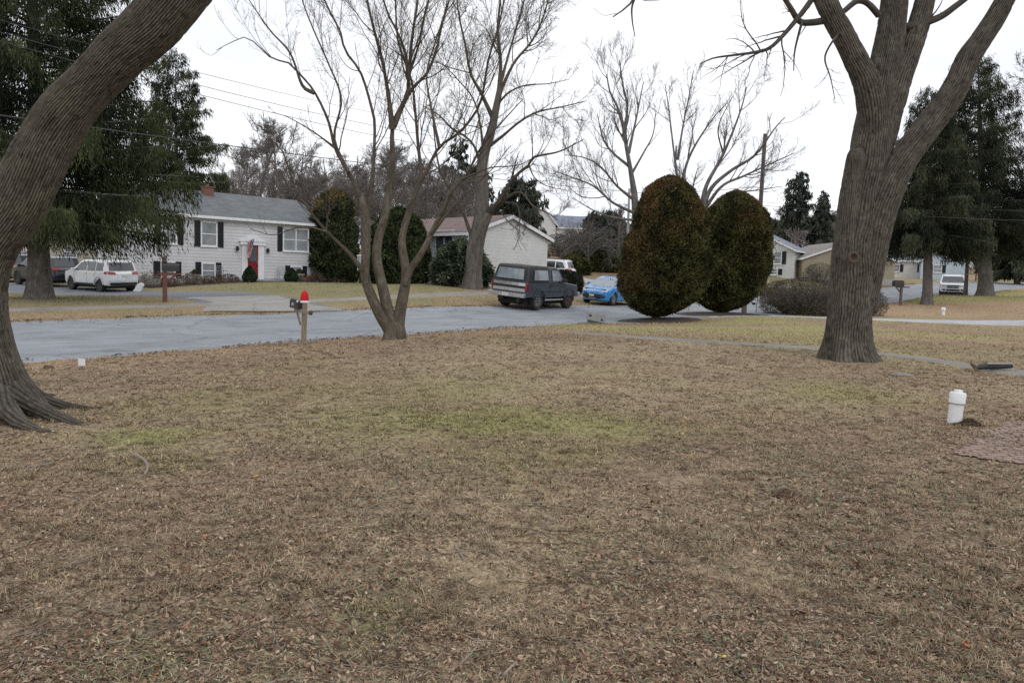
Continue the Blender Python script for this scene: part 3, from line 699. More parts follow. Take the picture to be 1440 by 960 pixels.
at_l = lambda pts, Y0, Y1, w0, w1: limb(pts, Y0, Y1, w0, w1, 24)
LR = [at_l([(1166, 28), (1141, 32), (1124, 30), (1112, 12), (1098, -10)], 16.8, 16.4, 10, 6), at_l([(1147, -8), (1128, 18), (1103, 48), (1082, 68), (1060, 74), (1030, 78), (1003, 82), (985, 90)], 16.7, 15.6, 8, 1.6),
      at_l([(1128, 30), (1118, 70), (1116, 100)], 16.4, 16.2, 4, 1.2), at_l([(1180, 46), (1166, 66), (1160, 84), (1168, 110), (1174, 140)], 16.6, 16.0, 3.5, .8), at_l([(1236, 22), (1220, 5), (1205, 2), (1188, 15), (1180, 20)], 17.0, 16.7, 9, 7),
      at_l([(1268, 35), (1280, 38), (1320, 25), (1345, 8), (1375, -15)], 17.2, 17.2, 11, 7),
      at_l([(1120, -90), (1050, -130), (980, -120), (930, -60), (900, -15), (884, 8), (862, 24)], 16.6, 15.8, 14, 1.5), at_l([(905, -22), (890, 5), (889, 28), (893, 52)], 15.9, 15.8, 4, 1),
      at_l([(1120, -90), (1060, -190), (1010, -300)], 16.6, 16, 22, 8), at_l([(1266, -110), (1260, -250), (1230, -400)], 17.2, 17.4, 26, 8), at_l([(1325, -110), (1360, -230), (1420, -330)], 17.5, 18.5, 20, 7), at_l([(1460, -95), (1540, -200), (1640, -280)], 16.4, 16, 20, 7)]
rng = np.random.default_rng(8); P0 = np.array([p for p, r in LR]); R0 = np.array([r for p, r in LR])
la = grow(P0[:4], R0[:4], 26, rng, ts=(.3, 1), lf=.38, ang=45, K=8, up=-.1, wig=.3, rf=.5, rmin=.005)
lb = grow(*la, 90, rng, ts=(.2, 1), lf=.45, ang=40, K=6, up=.05, wig=.3, rf=.6, rmin=.004)
lc = grow(P0[4:8], R0[4:8], 10, rng, lf=.3, ang=45, K=6, wig=.3, rf=.5, rmin=.005); ld = grow(P0[8:], R0[8:], 30, rng, lf=.5, ang=45, K=8, rf=.5); le = grow(*ld, 150, rng, lf=.5, ang=45, K=6)
V, Q, B = cat_tubes([tubes(P0, R0, 10), tubes(*la, 5), tubes(*lb, 3), tubes(*lc, 4), tubes(*ld, 5), tubes(*le, 3)]); np_mesh('crown', V, Q, M['bark_limb'], t, True, bc=B, off=base)

# ---- multi-stem tree in the middle
YM = 19.3
J = lambda pts, Y1, w0, w1, Y0=YM: limb(pts, Y0, Y1, w0, w1, 24)
TM = [J([(556, 484), (546, 462), (532, 438), (514, 392), (515, 352), (516, 312), (507, 272)], 19.0, 17.5, 8),
      J([(552, 484), (556, 458), (547, 440), (539, 408), (530, 366), (532, 336), (543, 297), (549, 262)], 19.4, 18, 9.5),
      J([(558, 484), (560, 458), (563, 436), (571, 389), (566, 352), (566, 330), (576, 297)], 19.3, 19.5, 8),
      J([(570, 400), (576, 380), (586, 366), (597, 348), (608, 326), (621, 300)], 18.9, 11, 6.5, 19.2)]
q = lambda a: np.array([list(at(*a[0], YM)) + [a[1]]])
root = bark_tube(np.array([list(at(554, 492, YM)) + [.36], list(at(555, 478, YM)) + [.30], list(at(556, 466, YM)) + [.26], list(at(555, 452, YM)) + [.19]]), 40, .03, .02, 14, .3, 77)
LM = [J([(507, 276), (490, 242), (471, 208), (462, 171), (442, 129), (421, 104), (402, 86), (383, 83), (350, 54), (329, 58), (304, 71)], 18.0, 8.5, 1.2, 19.0),
      J([(442, 131), (425, 120), (408, 75), (379, 42), (350, 0)], 18.3, 6, 2, 18.4), J([(516, 300), (522, 265), (525, 233), (527, 183), (525, 162), (508, 104), (485, 71), (479, 46), (454, -5), (440, -60)], 19.8, 8, 3, 19.1),
      J([(510, 380), (490, 355), (459, 325), (434, 294), (413, 259), (398, 215), (375, 190)], 17.6, 8, 1.8, 19.0), J([(459, 326), (425, 318), (385, 330), (352, 322)], 17.2, 4, 1.0, 18.3),
      J([(549, 265), (552, 225), (552, 179), (564, 150), (573, 130), (575, 100), (580, 50), (588, -5), (592, -60)], 19.9, 10.5, 4, 19.4), J([(552, 182), (546, 133), (537, 83), (527, 46), (515, -5), (505, -60)], 19.0, 9, 4, 19.5),
      J([(574, 112), (570, 75), (560, 48), (546, 20), (537, -10), (530, -60)], 18.8, 6, 3, 19.6), J([(554, 178), (568, 145), (583, 121), (600, 104), (614, 70), (620, 40), (633, -5), (640, -50)], 20.5, 8, 3, 19.5),
      J([(575, 300), (583, 275), (592, 248), (588, 205), (584, 158), (578, 110), (560, 60), (556, 0), (552, -50)], 20.2, 8.5, 2.5, 19.3), J([(567, 318), (585, 270), (600, 240), (614, 212), (628, 198), (646, 187), (664, 165), (677, 140), (687, 83), (700, 42), (710, -5), (716, -40)], 18.4, 8, 3, 19.3),
      J([(620, 302), (637, 267), (655, 248), (672, 215), (690, 190), (712, 165), (735, 140)], 17.6, 8, 1.8, 18.9), J([(618, 208), (606, 150), (600, 104), (612, 60), (625, 20), (632, -20)], 19.8, 5, 2.5, 18.9), J([(608, 328), (630, 300), (660, 268), (690, 240), (718, 205)], 18.2, 5, 1.3, 18.9),
      J([(490, 242), (470, 195), (480, 140), (462, 90), (440, 40), (425, 0), (418, -40)], 18.4, 6, 2, 18.8), J([(575, 105), (590, 60), (598, 20), (612, -30)], 19.7, 5, 3, 19.7), J([(471, 208), (440, 185), (405, 165), (382, 158)], 18.0, 4, 1.2, 18.6), J([(650, 252), (690, 236), (730, 232), (765, 212)], 17.0, 4, 1, 18.2)]
bare_tree('multi_stem_tree', 'slender multi-stemmed bare tree rising beside the red-capped mailbox', gnd(556, YM), TM, LM,
          [dict(n=200, lf=.40, ang=38, K=10, up=.45, wig=.24, rf=.42, S=5, rmin=.006, ts=(.2, 1)), dict(n=1500, lf=.45, ang=42, K=7, up=.3, wig=.3, rf=.5, S=3, rmin=.0036), dict(n=6500, lf=.6, ang=42, K=5, up=.15, wig=.3, rf=.55, S=3, rmin=.003)], M['bark_smooth'], seed=3, extra=[root], thin=.62, cmat=M['bark_twig'])

# ---- big bare tree across the street
YC = 42.0
C_ = lambda pts, Y1, w0, w1, Y0=YC: limb(pts, Y0, Y1, w0, w1, 24)
TC = [C_([(663, 412), (664, 402), (665, 385), (668, 350), (674, 320), (678, 290), (678, 262), (678, 232), (684, 205), (692, 180), (697, 155), (703, 125)], YC, 27, 8),
      C_([(664, 409), (668, 370), (676, 330), (687, 300)], 41.6, 22, 12)]
TC[0][1][:3] *= [1.35, 1.15, 1.04]
LC = [C_([(684, 305), (690, 296), (704, 280), (717, 258), (730, 243), (744, 232), (751, 221), (787, 213), (821, 196)], 39, 9, 1.5), C_([(697, 294), (716, 276), (733, 271), (750, 290), (771, 300), (785, 310)], 39, 6, 1.3),
      C_([(668, 345), (658, 318), (648, 290), (633, 267), (617, 233), (609, 175)], 41, 7, 2), C_([(678, 240), (668, 208), (654, 192), (633, 179), (617, 162), (596, 150)], 43, 6, 1.6), C_([(702, 128), (704, 85), (700, 45), (704, -5), (708, -40)], 43, 7, 3),
      C_([(694, 168), (676, 130), (662, 104), (654, 62), (646, 25), (640, -20)], 41, 7, 2), C_([(701, 135), (722, 90), (745, 62), (760, 35), (771, 0), (778, -30)], 42.5, 6, 2), C_([(697, 150), (716, 130), (740, 120), (770, 118), (800, 112)], 40.5, 4, 1), 
      C_([(682, 210), (706, 192), (730, 172), (755, 158), (792, 150), (825, 142)], 40, 6, 1.3), C_([(703, 120), (720, 60), (732, 20), (745, -30)], 44, 5, 2), C_([(680, 222), (676, 180), (666, 140), (640, 108), (622, 90)], 44, 5, 1.4), C_([(710, 285), (728, 290), (730, 330), (722, 352)], 39, 3, .8), C_([(700, 292), (715, 312), (738, 330)], 38.7, 2.5, .8), C_([(744, 233), (752, 250), (770, 262), (800, 268)], 38, 2.5, .9)]
bare_tree('bare_tree', 'tall bare tree with a thick grey trunk on the lawn across the street', gnd(665, YC), TC, LC,
          [dict(n=140, lf=.42, ang=48, K=10, up=.3, wig=.3, rf=.55, S=5, rmin=.012), dict(n=1100, lf=.45, ang=45, K=7, up=.15, wig=.32, rf=.55, S=3, rmin=.008), dict(n=6500, lf=.6, ang=45, K=5, up=.1, wig=.3, rf=.6, S=3, rmin=.006)], M['bark_maple'], seed=4, thin=.72, cmat=M['bark_twig'])

# ---- tree behind the left clipped evergreen and the spreading pollard behind it
YT = 64.0
LT = [limb(p, YT, y1, w0, w1) for p, y1, w0, w1 in [
    ([(892, 272), (886, 235), (881, 208), (876, 178), (868, 150), (858, 130), (853, 105)], 63, 9, 2), ([(878, 190), (882, 150), (876, 120), (871, 85)], 65, 6, 1.5), ([(884, 215), (894, 170), (900, 140), (905, 115)], 66, 5, 1.3),
    ([(893, 282), (868, 262), (845, 235), (822, 222), (795, 218)], 61, 5, 1.2), ([(893, 300), (862, 285), (835, 262), (806, 250), (778, 240)], 60, 5, 1.2), ([(893, 310), (860, 305), (835, 296), (805, 278)], 59, 4, 1), ([(886, 235), (862, 215), (848, 195), (840, 160)], 66, 5, 1.2), ([(888, 245), (905, 215), (918, 190), (922, 160)], 64, 4, 1)]]
TT = [limb([(894, 392), (894, 350), (894, 310), (892, 272)], YT, YT, 13, 9)]
bare_tree('bare_tree', 'bare tree with drooping side branches rising left of the clipped evergreens', gnd(894, YT), TT, LT,
          [dict(n=90, lf=.5, ang=42, K=8, up=.45, wig=.22, rf=.5, S=4, rmin=.013), dict(n=650, lf=.5, ang=38, K=6, up=.35, wig=.22, rf=.6, S=3, rmin=.011), dict(n=3200, lf=.6, ang=38, K=5, up=.3, wig=.22, rf=.6, S=3, rmin=.008)], M['bark_grey'], seed=6)
YP = 58.0
LP = [limb(p, YP, y1, w0, w1) for p, y1, w0, w1 in [
    ([(985, 310), (972, 280), (958, 262), (950, 235), (951, 205)], 57, 8, 2.5), ([(968, 275), (962, 247), (973, 213), (1000, 170), (1022, 145)], 58, 6, 1.2), ([(986, 300), (993, 262), (1017, 217), (1040, 160), (1050, 123)], 57, 8, 1.6),
    ([(987, 298), (1000, 265), (1028, 240), (1062, 218), (1090, 180), (1104, 165)], 56, 8, 1.5), ([(990, 295), (1015, 262), (1045, 248), (1080, 232), (1118, 215)], 55, 6, 1.2), ([(951, 240), (946, 200), (940, 150), (935, 118)], 59, 4, 1.2), ([(953, 225), (960, 180), (968, 140), (975, 100)], 58, 4, 1.2),
    ([(990, 300), (1020, 275), (1060, 268), (1100, 262)], 55, 4, 1), ([(1017, 217), (1010, 180), (1028, 140)], 56, 3, 1)]]
bare_tree('pollarded_tree', 'pollarded bare tree with radiating limbs seen above the two clipped evergreens', gnd(985, YP), [limb([(985, 410), (985, 360), (985, 310)], YP, YP, 16, 12)], LP,
          [dict(n=80, lf=.42, ang=35, K=8, up=.3, wig=.2, rf=.5, S=4, rmin=.013), dict(n=600, lf=.5, ang=38, K=6, up=.2, wig=.22, rf=.6, S=3, rmin=.010), dict(n=2400, lf=.6, ang=38, K=5, up=.2, wig=.22, rf=.6, S=3, rmin=.008)], M['bark_grey'], seed=9)
# low umbrella-shaped bare tree
YU = 68.0
LU = [limb(p, YU, y1, w0, w1) for p, y1, w0, w1 in [([(827, 362), (812, 345), (798, 350), (786, 362)], 66, 4, .9), ([(827, 362), (818, 338), (806, 332), (794, 338)], 70, 4, .9), ([(828, 360), (838, 338), (855, 338), (872, 352)], 67, 4, .9), ([(828, 360), (846, 346), (862, 350), (874, 366)], 65, 4, .9), ([(827, 360), (828, 338), (836, 328), (850, 328)], 70, 4, .9), ([(827, 360), (822, 336), (820, 328), (808, 326)], 67, 4, .9)]]
bare_tree('umbrella_tree', 'low umbrella-shaped bare tree of dense grey twigs before a hedge', gnd(826, YU), [limb([(826, 389), (827, 375), (827, 358)], YU, YU, 4.5, 4)], LU,
          [dict(n=150, lf=.6, ang=55, K=6, up=.1, wig=.35, rf=.6, S=3, rmin=.014, ts=(.2, 1)), dict(n=1500, lf=.55, ang=50, K=5, up=-.3, wig=.35, rf=.6, S=3, rmin=.013)], M['bark_grey'], seed=12)

# ---- woods: a few bare tree shapes, many copies
def bare_proto(seed, H, spread, mat, dense=1.0, name='woodland_tree', rmin=.02):
    rng = np.random.default_rng(seed)
    tr = resample(np.array([[0, 0, -.4], [rng.normal() * .2, rng.normal() * .2, H * .2], [rng.normal() * .4, rng.normal() * .4, H * .45], [rng.normal() * .6, rng.normal() * .6, H * .8]]), 24)
    Rt = np.linspace(H * .012, H * .003, 24)
    l0 = grow(tr[None], Rt[None], 18, rng, ts=(.3, 1), lf=spread, ang=46, K=10, up=.28, wig=.17, rf=.55, rmin=rmin)
    l1 = grow(*l0, int(110 * dense), rng, ts=(.2, 1), lf=.5, ang=42, K=7, up=.2, wig=.2, rf=.6, rmin=rmin)
    l2 = grow(*l1, int(800 * dense), rng, ts=(.15, 1), lf=.55, ang=42, K=5, up=.15, wig=.25, rf=.6, rmin=rmin * .8)
    l3 = grow(*l2, int(3400 * dense), rng, ts=(.15, 1), lf=.7, ang=42, K=4, up=.15, wig=.25, rf=.6, rmin=rmin * .6)
    t = thing(name, None, None)
    V, Q, B = tubes(tr[None], Rt[None], 10); np_mesh('trunk', V, [Q], mat, t, True, bc=B)
    V, Q, B = cat_tubes([tubes(*l0, 6), tubes(*l1, 4), tubes(*l2, 3), tubes(*l3, 3)]); np_mesh('crown', V, Q, mat, t, True, bc=B)
    return t
def copy_tree(o, parent=None):
    c = o.copy(); COL.objects.link(c); c.parent = parent
    for ch in o.children: copy_tree(ch, c)
    return c
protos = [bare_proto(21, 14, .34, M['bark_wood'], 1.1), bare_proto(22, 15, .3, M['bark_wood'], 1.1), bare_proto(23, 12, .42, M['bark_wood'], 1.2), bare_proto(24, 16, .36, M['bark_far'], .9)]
used = set()
def place_bare(k, px, Y, top, label, group=None, rz=None, cat='tree', sx=1.0):
    o = protos[k] if k not in used else copy_tree(protos[k]); used.add(k)
    p = gnd(px, Y); H0 = (14, 15, 12, 16)[k]
    zt = at(px, top, Y)[2]
    s = (zt - p[2]) / (H0 * 1.02)
    o.location = p; o.scale = (s * sx, s * sx, s); o.rotation_euler = (0, 0, random.uniform(0, 6) if rz is None else rz)
    tag(o, label, cat, group)
GW = 'bare woods behind the grey-sided house'; LW = 'bare brown woodland tree behind the grey-sided house'
for k, px, Y, top in [(0, 345, 86, 165), (1, 372, 92, 140), (2, 400, 84, 150), (3, 428, 96, 175), (0, 452, 88, 185), (2, 330, 95, 190), (1, 388, 101, 200), (2, 418, 82, 215), (1, 470, 94, 200), (0, 362, 80, 225), (2, 440, 80, 235), (1, 405, 79, 240)]:
    place_bare(k, px, Y, top, LW, GW, sx=1.15)
GV = 'bare woods behind the white-sided house'; LV = 'bare brown woodland tree behind the multi-stemmed tree and white-sided house'
for k, px, Y, top in [(0, 492, 84, 205), (1, 512, 78, 215), (2, 530, 88, 200), (0, 548, 80, 218), (2, 566, 76, 222), (1, 585, 86, 205), (2, 604, 80, 210), (0, 622, 90, 205), (1, 500, 96, 190), (2, 540, 100, 190), (0, 578, 98, 195), (1, 640, 96, 215), (2, 482, 75, 245), (0, 520, 72, 255), (2, 556, 70, 255), (1, 596, 74, 240), (2, 636, 78, 235), (0, 612, 72, 260)]:
    place_bare(k, px, Y, top, LV, GV, sx=1.35)
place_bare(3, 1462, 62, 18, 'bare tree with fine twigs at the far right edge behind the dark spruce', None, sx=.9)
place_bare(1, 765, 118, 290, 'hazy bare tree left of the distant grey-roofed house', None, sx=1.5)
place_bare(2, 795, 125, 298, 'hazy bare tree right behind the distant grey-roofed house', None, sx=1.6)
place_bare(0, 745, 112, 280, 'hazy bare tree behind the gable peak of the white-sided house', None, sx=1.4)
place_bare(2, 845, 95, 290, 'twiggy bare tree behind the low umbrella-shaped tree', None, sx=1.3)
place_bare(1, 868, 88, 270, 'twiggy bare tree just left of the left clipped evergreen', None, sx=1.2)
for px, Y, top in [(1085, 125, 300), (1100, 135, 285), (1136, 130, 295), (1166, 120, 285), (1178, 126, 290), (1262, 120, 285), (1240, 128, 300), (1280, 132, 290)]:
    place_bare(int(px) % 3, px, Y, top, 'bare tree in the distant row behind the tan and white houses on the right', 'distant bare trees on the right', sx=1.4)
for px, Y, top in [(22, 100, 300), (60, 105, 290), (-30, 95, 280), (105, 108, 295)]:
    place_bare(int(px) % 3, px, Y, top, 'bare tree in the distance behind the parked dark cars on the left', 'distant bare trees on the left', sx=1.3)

# ------------------------------------------------------------------ foliage machinery
def diamonds(C, A, B):
    "leaf-shaped quads: centre, half length, half width"
    V = np.stack([C - A, C + B, C + A, C - B], 1).reshape(-1, 3)
    Q = np.arange(len(V)).reshape(-1, 4)
    return V, Q
def unit(v): return v / (np.linalg.norm(v, axis=-1, keepdims=True) + 1e-9)
def spruce(name, label, base, H, R, zlow, nb, ns, seed, c_dark, c_light, hang=.7, size=.3, width=.05, trunk_r=.3, power=.75, group=None, cat='spruce tree', azim=None, updroop=.35, lean=0.0):
    rng = np.random.default_rng(seed); base = np.array(base, float)
    t = thing(name, label, cat, base, 0, group)
    u = (np.arange(nb) + rng.uniform(0, 1, nb)) / nb
    zb = zlow + (H - zlow) * u ** 1.15
    L = R * np.minimum(1, (zb - zlow + 1.6) / 2.4) * (1 - (zb - zlow) / (H - zlow) * .97) ** power * rng.uniform(.72, 1.12, nb)
    az = np.arange(nb) * 2.39996 + rng.normal(0, .3, nb)
    K = 9; s = np.linspace(0, 1, K)
    up = (.05 + .5 * u)[:, None]; dr = (.75 - .55 * u)[:, None] * updroop * 2
    rise = L[:, None] * (up * s - dr * s ** 2 * .6 + .22 * np.clip(s - .6, 0, 1) ** 1.5)
    bend = rng.normal(0, .12, nb)[:, None] * s ** 2 * L[:, None]
    x = np.cos(az)[:, None] * s * L[:, None] - np.sin(az)[:, None] * bend; y = np.sin(az)[:, None] * s * L[:, None] + np.cos(az)[:, None] * bend
    P = np.stack([x, y, zb[:, None] + rise], -1)
    Rb = (.008 + .011 * L)[:, None] * np.linspace(1, .25, K)[None]
    tp = np.array([[0, 0, -.3], [.02, 0, .3], [0, .02, H * .3], [0, 0, H * .65], [0, 0, H]]); tq = resample(tp, 24)
    rr = trunk_r * (1 - np.linspace(0, .97, 24)); rr[0] *= 1.5; rr[1] *= 1.15
    V, Q, B = cat_tubes([tubes(tq[None], rr[None], 14), tubes(P, Rb, 5)]); V[:, 0] += lean * np.maximum(V[:, 2] - .5, 0); np_mesh('trunk', V, Q, M['bark_spruce'], t, True, bc=B)
    # sprays hanging from the boughs in rows of branchlets
    nbl = int(ns / 7)
    pb = rng.choice(nb, nbl, p=(L ** 1.7) / (L ** 1.7).sum()); sv = rng.uniform(.12, 1.0, nbl) ** .8
    f = sv * (K - 1); k = np.minimum(f.astype(int), K - 2); fr = (f - k)[:, None]
    p0 = P[pb, k] * (1 - fr) + P[pb, k + 1] * fr
    tan = unit(P[pb, k + 1] - P[pb, k]); side = unit(np.cross(tan, np.array([0, 0, 1.0])))
    lat = rng.uniform(-1, 1, nbl) * (L[pb] * .26 * (1.15 - sv) + .12)
    p0 = p0 + side * lat[:, None] - np.array([0, 0, 1]) * (np.abs(lat) * .25)[:, None]
    hl = hang * rng.uniform(.25, 1.0, nbl) ** 1.3 * (.45 + .55 * (L[pb] / R))
    rep = 7; w = np.tile(np.arange(rep) / (rep - 1), nbl); ip = np.repeat(np.arange(nbl), rep)
    C = p0[ip] + np.array([0, 0, -1.0]) * (w * hl[ip])[:, None] + rng.normal(0, .045 + size * .12, (nbl * rep, 3)) + tan[ip] * (w * .1 * hl[ip])[:, None]
    d = unit(np.array([0, 0, -1.0]) * 1.5 + tan[ip] * .5 + side[ip] * (np.sign(lat)[ip] * .3)[:, None] + rng.normal(0, .36, (nbl * rep, 3)))
    l = size * rng.uniform(.5, 1.1, nbl * rep); A = d * (l / 2)[:, None]
    Bv = unit(np.cross(d, rng.normal(size=(nbl * rep, 3)))) * (width * rng.uniform(.6, 1.2, nbl * rep) / 2)[:, None]
    V, Q = diamonds(C, A, Bv); V[:, 0] += lean * np.maximum(V[:, 2] - .5, 0)
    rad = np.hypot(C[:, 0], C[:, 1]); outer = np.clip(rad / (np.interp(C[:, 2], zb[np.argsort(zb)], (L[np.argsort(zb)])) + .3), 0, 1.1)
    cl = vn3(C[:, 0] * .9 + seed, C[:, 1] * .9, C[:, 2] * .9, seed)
    mixv = np.clip(outer ** 2 * .55 + (cl - .5) * 1.5 + rng.normal(0, .08, len(C)), 0, 1)  # inner sprays darker, outer ones lighter: crown shade put into the colour
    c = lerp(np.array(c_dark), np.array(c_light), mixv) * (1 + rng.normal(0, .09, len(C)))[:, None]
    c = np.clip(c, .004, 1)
    np_mesh('crown', V, [Q], M['needle'], t, col=np.repeat(c, 4, 0))
    return t
SD, SL = (.017, .023, .013), (.070, .083, .037)
pA = gnd(55, 30.0)
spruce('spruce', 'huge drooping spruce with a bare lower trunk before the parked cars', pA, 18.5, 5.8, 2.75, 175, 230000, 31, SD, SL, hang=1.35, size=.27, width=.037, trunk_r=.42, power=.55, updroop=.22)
pB = gnd(249, 66)
spruce('spruce', 'tall pointed spruce standing behind the brick chimney of the grey-sided house', pB, at(262, 74, 66)[2] - pB[2], 5.4, 2.5, 120, 75000, 32, (.018, .025, .014), (.070, .086, .038), hang=1.1, size=.42, width=.06, trunk_r=.3, power=.62)
SD2, SL2 = (.018, .023, .015), (.074, .082, .049)
pC = gnd(1303, 50)
spruce('spruce', 'dark spruce with a slim leaning trunk left of the white car on the right', pC, at(1300, 128, 50)[2] - pC[2], 3.9, 3.7, 110, 95000, 33, SD2, SL2, lean=-.05, updroop=.34, hang=1.1, size=.32, width=.038, trunk_r=.33, power=.6)
pD = gnd(1385, 58)
spruce('spruce', 'tallest dark spruce with a stout grey trunk right of the white car', pD, at(1372, 84, 58)[2] - pD[2], 5.6, 4.2, 130, 115000, 34, SD2, SL2, lean=-.11, updroop=.34, hang=1.2, size=.36, width=.042, trunk_r=.52, power=.6)
pE = gnd(1357, 59)
spruce('spruce', 'thin dark spruce between the two bigger spruces and just behind the white car', pE, 9.0, 2.2, 3.2, 60, 12000, 35, SD2, SL2, hang=.9, size=.4, width=.08, trunk_r=.16, power=.6)
p = gnd(1430, 88); spruce('spruce', 'dark evergreen at the right edge behind the tallest spruce', p, at(1430, 262, 88)[2] - p[2], 4.2, 1.2, 70, 14000, 36, SD2, SL2, hang=.8, size=.7, width=.16, trunk_r=.3)
for px, Y, top, R, sd, lab in [(642, 105, 196, 4.2, 41, 'dark pointed conifer seen between stems of the multi-stemmed tree'), (727, 78, 256, 3.6, 42, 'dark rounded evergreen rising behind the roof of the white-sided house'), (668, 96, 230, 4, 43, 'dark conifer behind the trunk of the tree across the street'), (1152, 105, 268, 2.3, 45, 'slim dark spruce behind the tan house'), (1240, 118, 275, 4.5, 46, 'dark conifer glimpsed right of the big trunk'), (1188, 112, 292, 3.0, 47, 'dark conifer beside the left edge of the big trunk'), (850, 92, 300, 4.5, 48, 'greyish evergreen behind the low umbrella-shaped tree'), (1088, 112, 312, 2.6, 49, 'low dark conifer behind the white gabled house')]:
    p = gnd(px, Y); spruce('conifer', lab, p, at(px, top, Y)[2] - p[2], R, 1.0, 60, 9000, sd, (.030, .036, .030), (.075, .085, .062), hang=.8, size=.8, width=.2, trunk_r=.25, power=.6 if sd != 42 else .4, cat='conifer')

def leafblob(n, prof, seed, size, width, c_dark, c_light, c_hot=None, shell=.3, lump=.07, up=.6, jitter=.5, hot=None, axis=(1, 1), core=None, lumpf=1.3):
    """foliage in a body of revolution: prof = [(z, r)...]; returns verts, quads, colours"""
    rng = np.random.default_rng(seed); pz, pr = np.array(prof).T
    zz = np.linspace(pz[0], pz[-1], 400); rz = np.interp(zz, pz, pr); cdf = np.cumsum(rz + .04 * pr.max()); cdf /= cdf[-1]
    z = np.interp(rng.uniform(0, 1, n), cdf, zz); a = rng.uniform(0, 2 * PI, n); r = np.interp(z, pz, pr)
    nx_, ny_ = np.cos(a), np.sin(a)
    lm = vn3(nx_ * r * lumpf + seed, ny_ * r * lumpf, z * lumpf, seed) - .5; lm2 = vn3(nx_ * r * 4 + seed, ny_ * r * 4, z * 4, seed + 1) - .5
    dep = rng.uniform(0, 1, n) ** 1.8 * shell - (rng.uniform(0, 1, n) < .06) * rng.exponential(.22 * shell, n)
    rr = r * (1 + 2 * lump * lm + lump * lm2) * 1.0 - dep * np.minimum(r, 1.0)
    C = np.stack([nx_ * rr * axis[0], ny_ * rr * axis[1], z], -1)
    drdz = np.gradient(np.interp(zz, pz, pr), zz); sl = np.interp(z, zz, drdz)
    nrm = unit(np.stack([nx_, ny_, -sl], -1))
    d = unit(nrm * (1 - up) + np.array([0, 0, up]) + rng.normal(0, jitter, (n, 3)))
    A = d * (size * rng.uniform(.6, 1.2, n) / 2)[:, None]; B = unit(np.cross(d, rng.normal(size=(n, 3)))) * (width * rng.uniform(.6, 1.3, n) / 2)[:, None]
    V, Q = diamonds(C, A, B)
    cl = vn3(C[:, 0] * 2.2 + seed, C[:, 1] * 2.2, C[:, 2] * 2.2, seed + 2)
    mv = np.clip((cl - .5) * 1.5 + .5 - dep / shell * .6 + lm2 * .8 + rng.normal(0, .15, n), 0, 1)  # deep leaves and hollows darkened: inner shade put into the colour
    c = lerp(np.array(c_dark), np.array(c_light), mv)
    if c_hot is not None:
        h = np.clip(hot(C, rng, vn3(C[:, 0] * 1.1 + 3, C[:, 1] * 1.1, C[:, 2] * 1.1, seed + 5)), 0, 1) * (1 - .6 * dep / shell); c = lerp(c, np.array(c_hot) * 1.0, h)
    c = np.clip(c * (1 + rng.normal(0, .17, n))[:, None], .003, 1)
    c = np.repeat(c, 4, 0)
    Fs = [Q]
    if core:
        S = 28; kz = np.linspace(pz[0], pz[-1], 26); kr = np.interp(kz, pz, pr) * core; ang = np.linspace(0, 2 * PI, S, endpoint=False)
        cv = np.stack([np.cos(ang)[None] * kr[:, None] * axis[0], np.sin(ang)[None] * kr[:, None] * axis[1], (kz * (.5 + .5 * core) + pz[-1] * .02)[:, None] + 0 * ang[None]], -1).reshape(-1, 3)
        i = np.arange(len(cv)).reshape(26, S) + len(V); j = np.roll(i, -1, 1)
        V = np.vstack([V, cv]); c = np.vstack([c, np.tile(np.array(c_dark) * .5, (len(cv), 1))]); Fs.append(np.stack([i[:-1], j[:-1], j[1:], i[1:]], -1).reshape(-1, 4))  # added core, its dark colour stands in for shade inside the foliage
    return V, Fs, c
def shrub(name, label, base, cat='shrub', group=None, stem=None, mat='leaf', part='foliage', **kw):
    t = thing(name, label, cat, base, 0, group)
    lean = kw.pop('lean', 0); V, Fs, c = leafblob(**kw); hh = kw['prof'][-1][0]; V[:, 0] += lean * hh * .5 * sstep(0, .55, V[:, 2] / hh); np_mesh(part, V, Fs, M[mat], t, col=c)
    if stem:
        b = MB()
        for q in range(stem[1]):
            a = q * 2.4; b.tube([(0.05 * math.cos(a), .05 * math.sin(a), -.2), (.1 * math.cos(a), .1 * math.sin(a), stem[2] * .5), (stem[3] * math.cos(a), stem[3] * math.sin(a), stem[2])], [stem[0], stem[0] * .8, stem[0] * .4], 6)
        b.build('trunk', M['wood_red'] if False else M['bark_plain'], t, True)
    return t
EGG1 = [(0, .20), (.03, .42), (.07, .66), (.12, .84), (.18, .94), (.29, 1), (.40, 1), (.52, .95), (.64, .88), (.76, .78), (.85, .61), (.91, .49), (.955, .33), (.985, .17), (1, .02)]
EGG2 = [(0, .18), (.03, .42), (.07, .64), (.13, .82), (.22, .92), (.34, 1), (.5, 1), (.64, .95), (.76, .84), (.85, .68), (.92, .48), (.97, .26), (1, .02)]
def egg(H, R, z0=.25, k=1):
    return [(z0 + (H - z0) * t, R * r) for t, r in EGG1] if k == 1 else [(z0 + (H - z0) * t, R * r) for t, r in EGG2]
    return [(0, .08), (.05, .22), (.1, .38), (.18, .58), (.28, .80), (.4, .96), (.52, 1.0), (.64, .98), (1, .02)]
AD, AL, AH = (.024, .026, .011), (.092, .093, .035), (.122, .074, .033)
p1 = gnd(922, 32.0); H1 = at(935, 246, 32)[2] - p1[2]
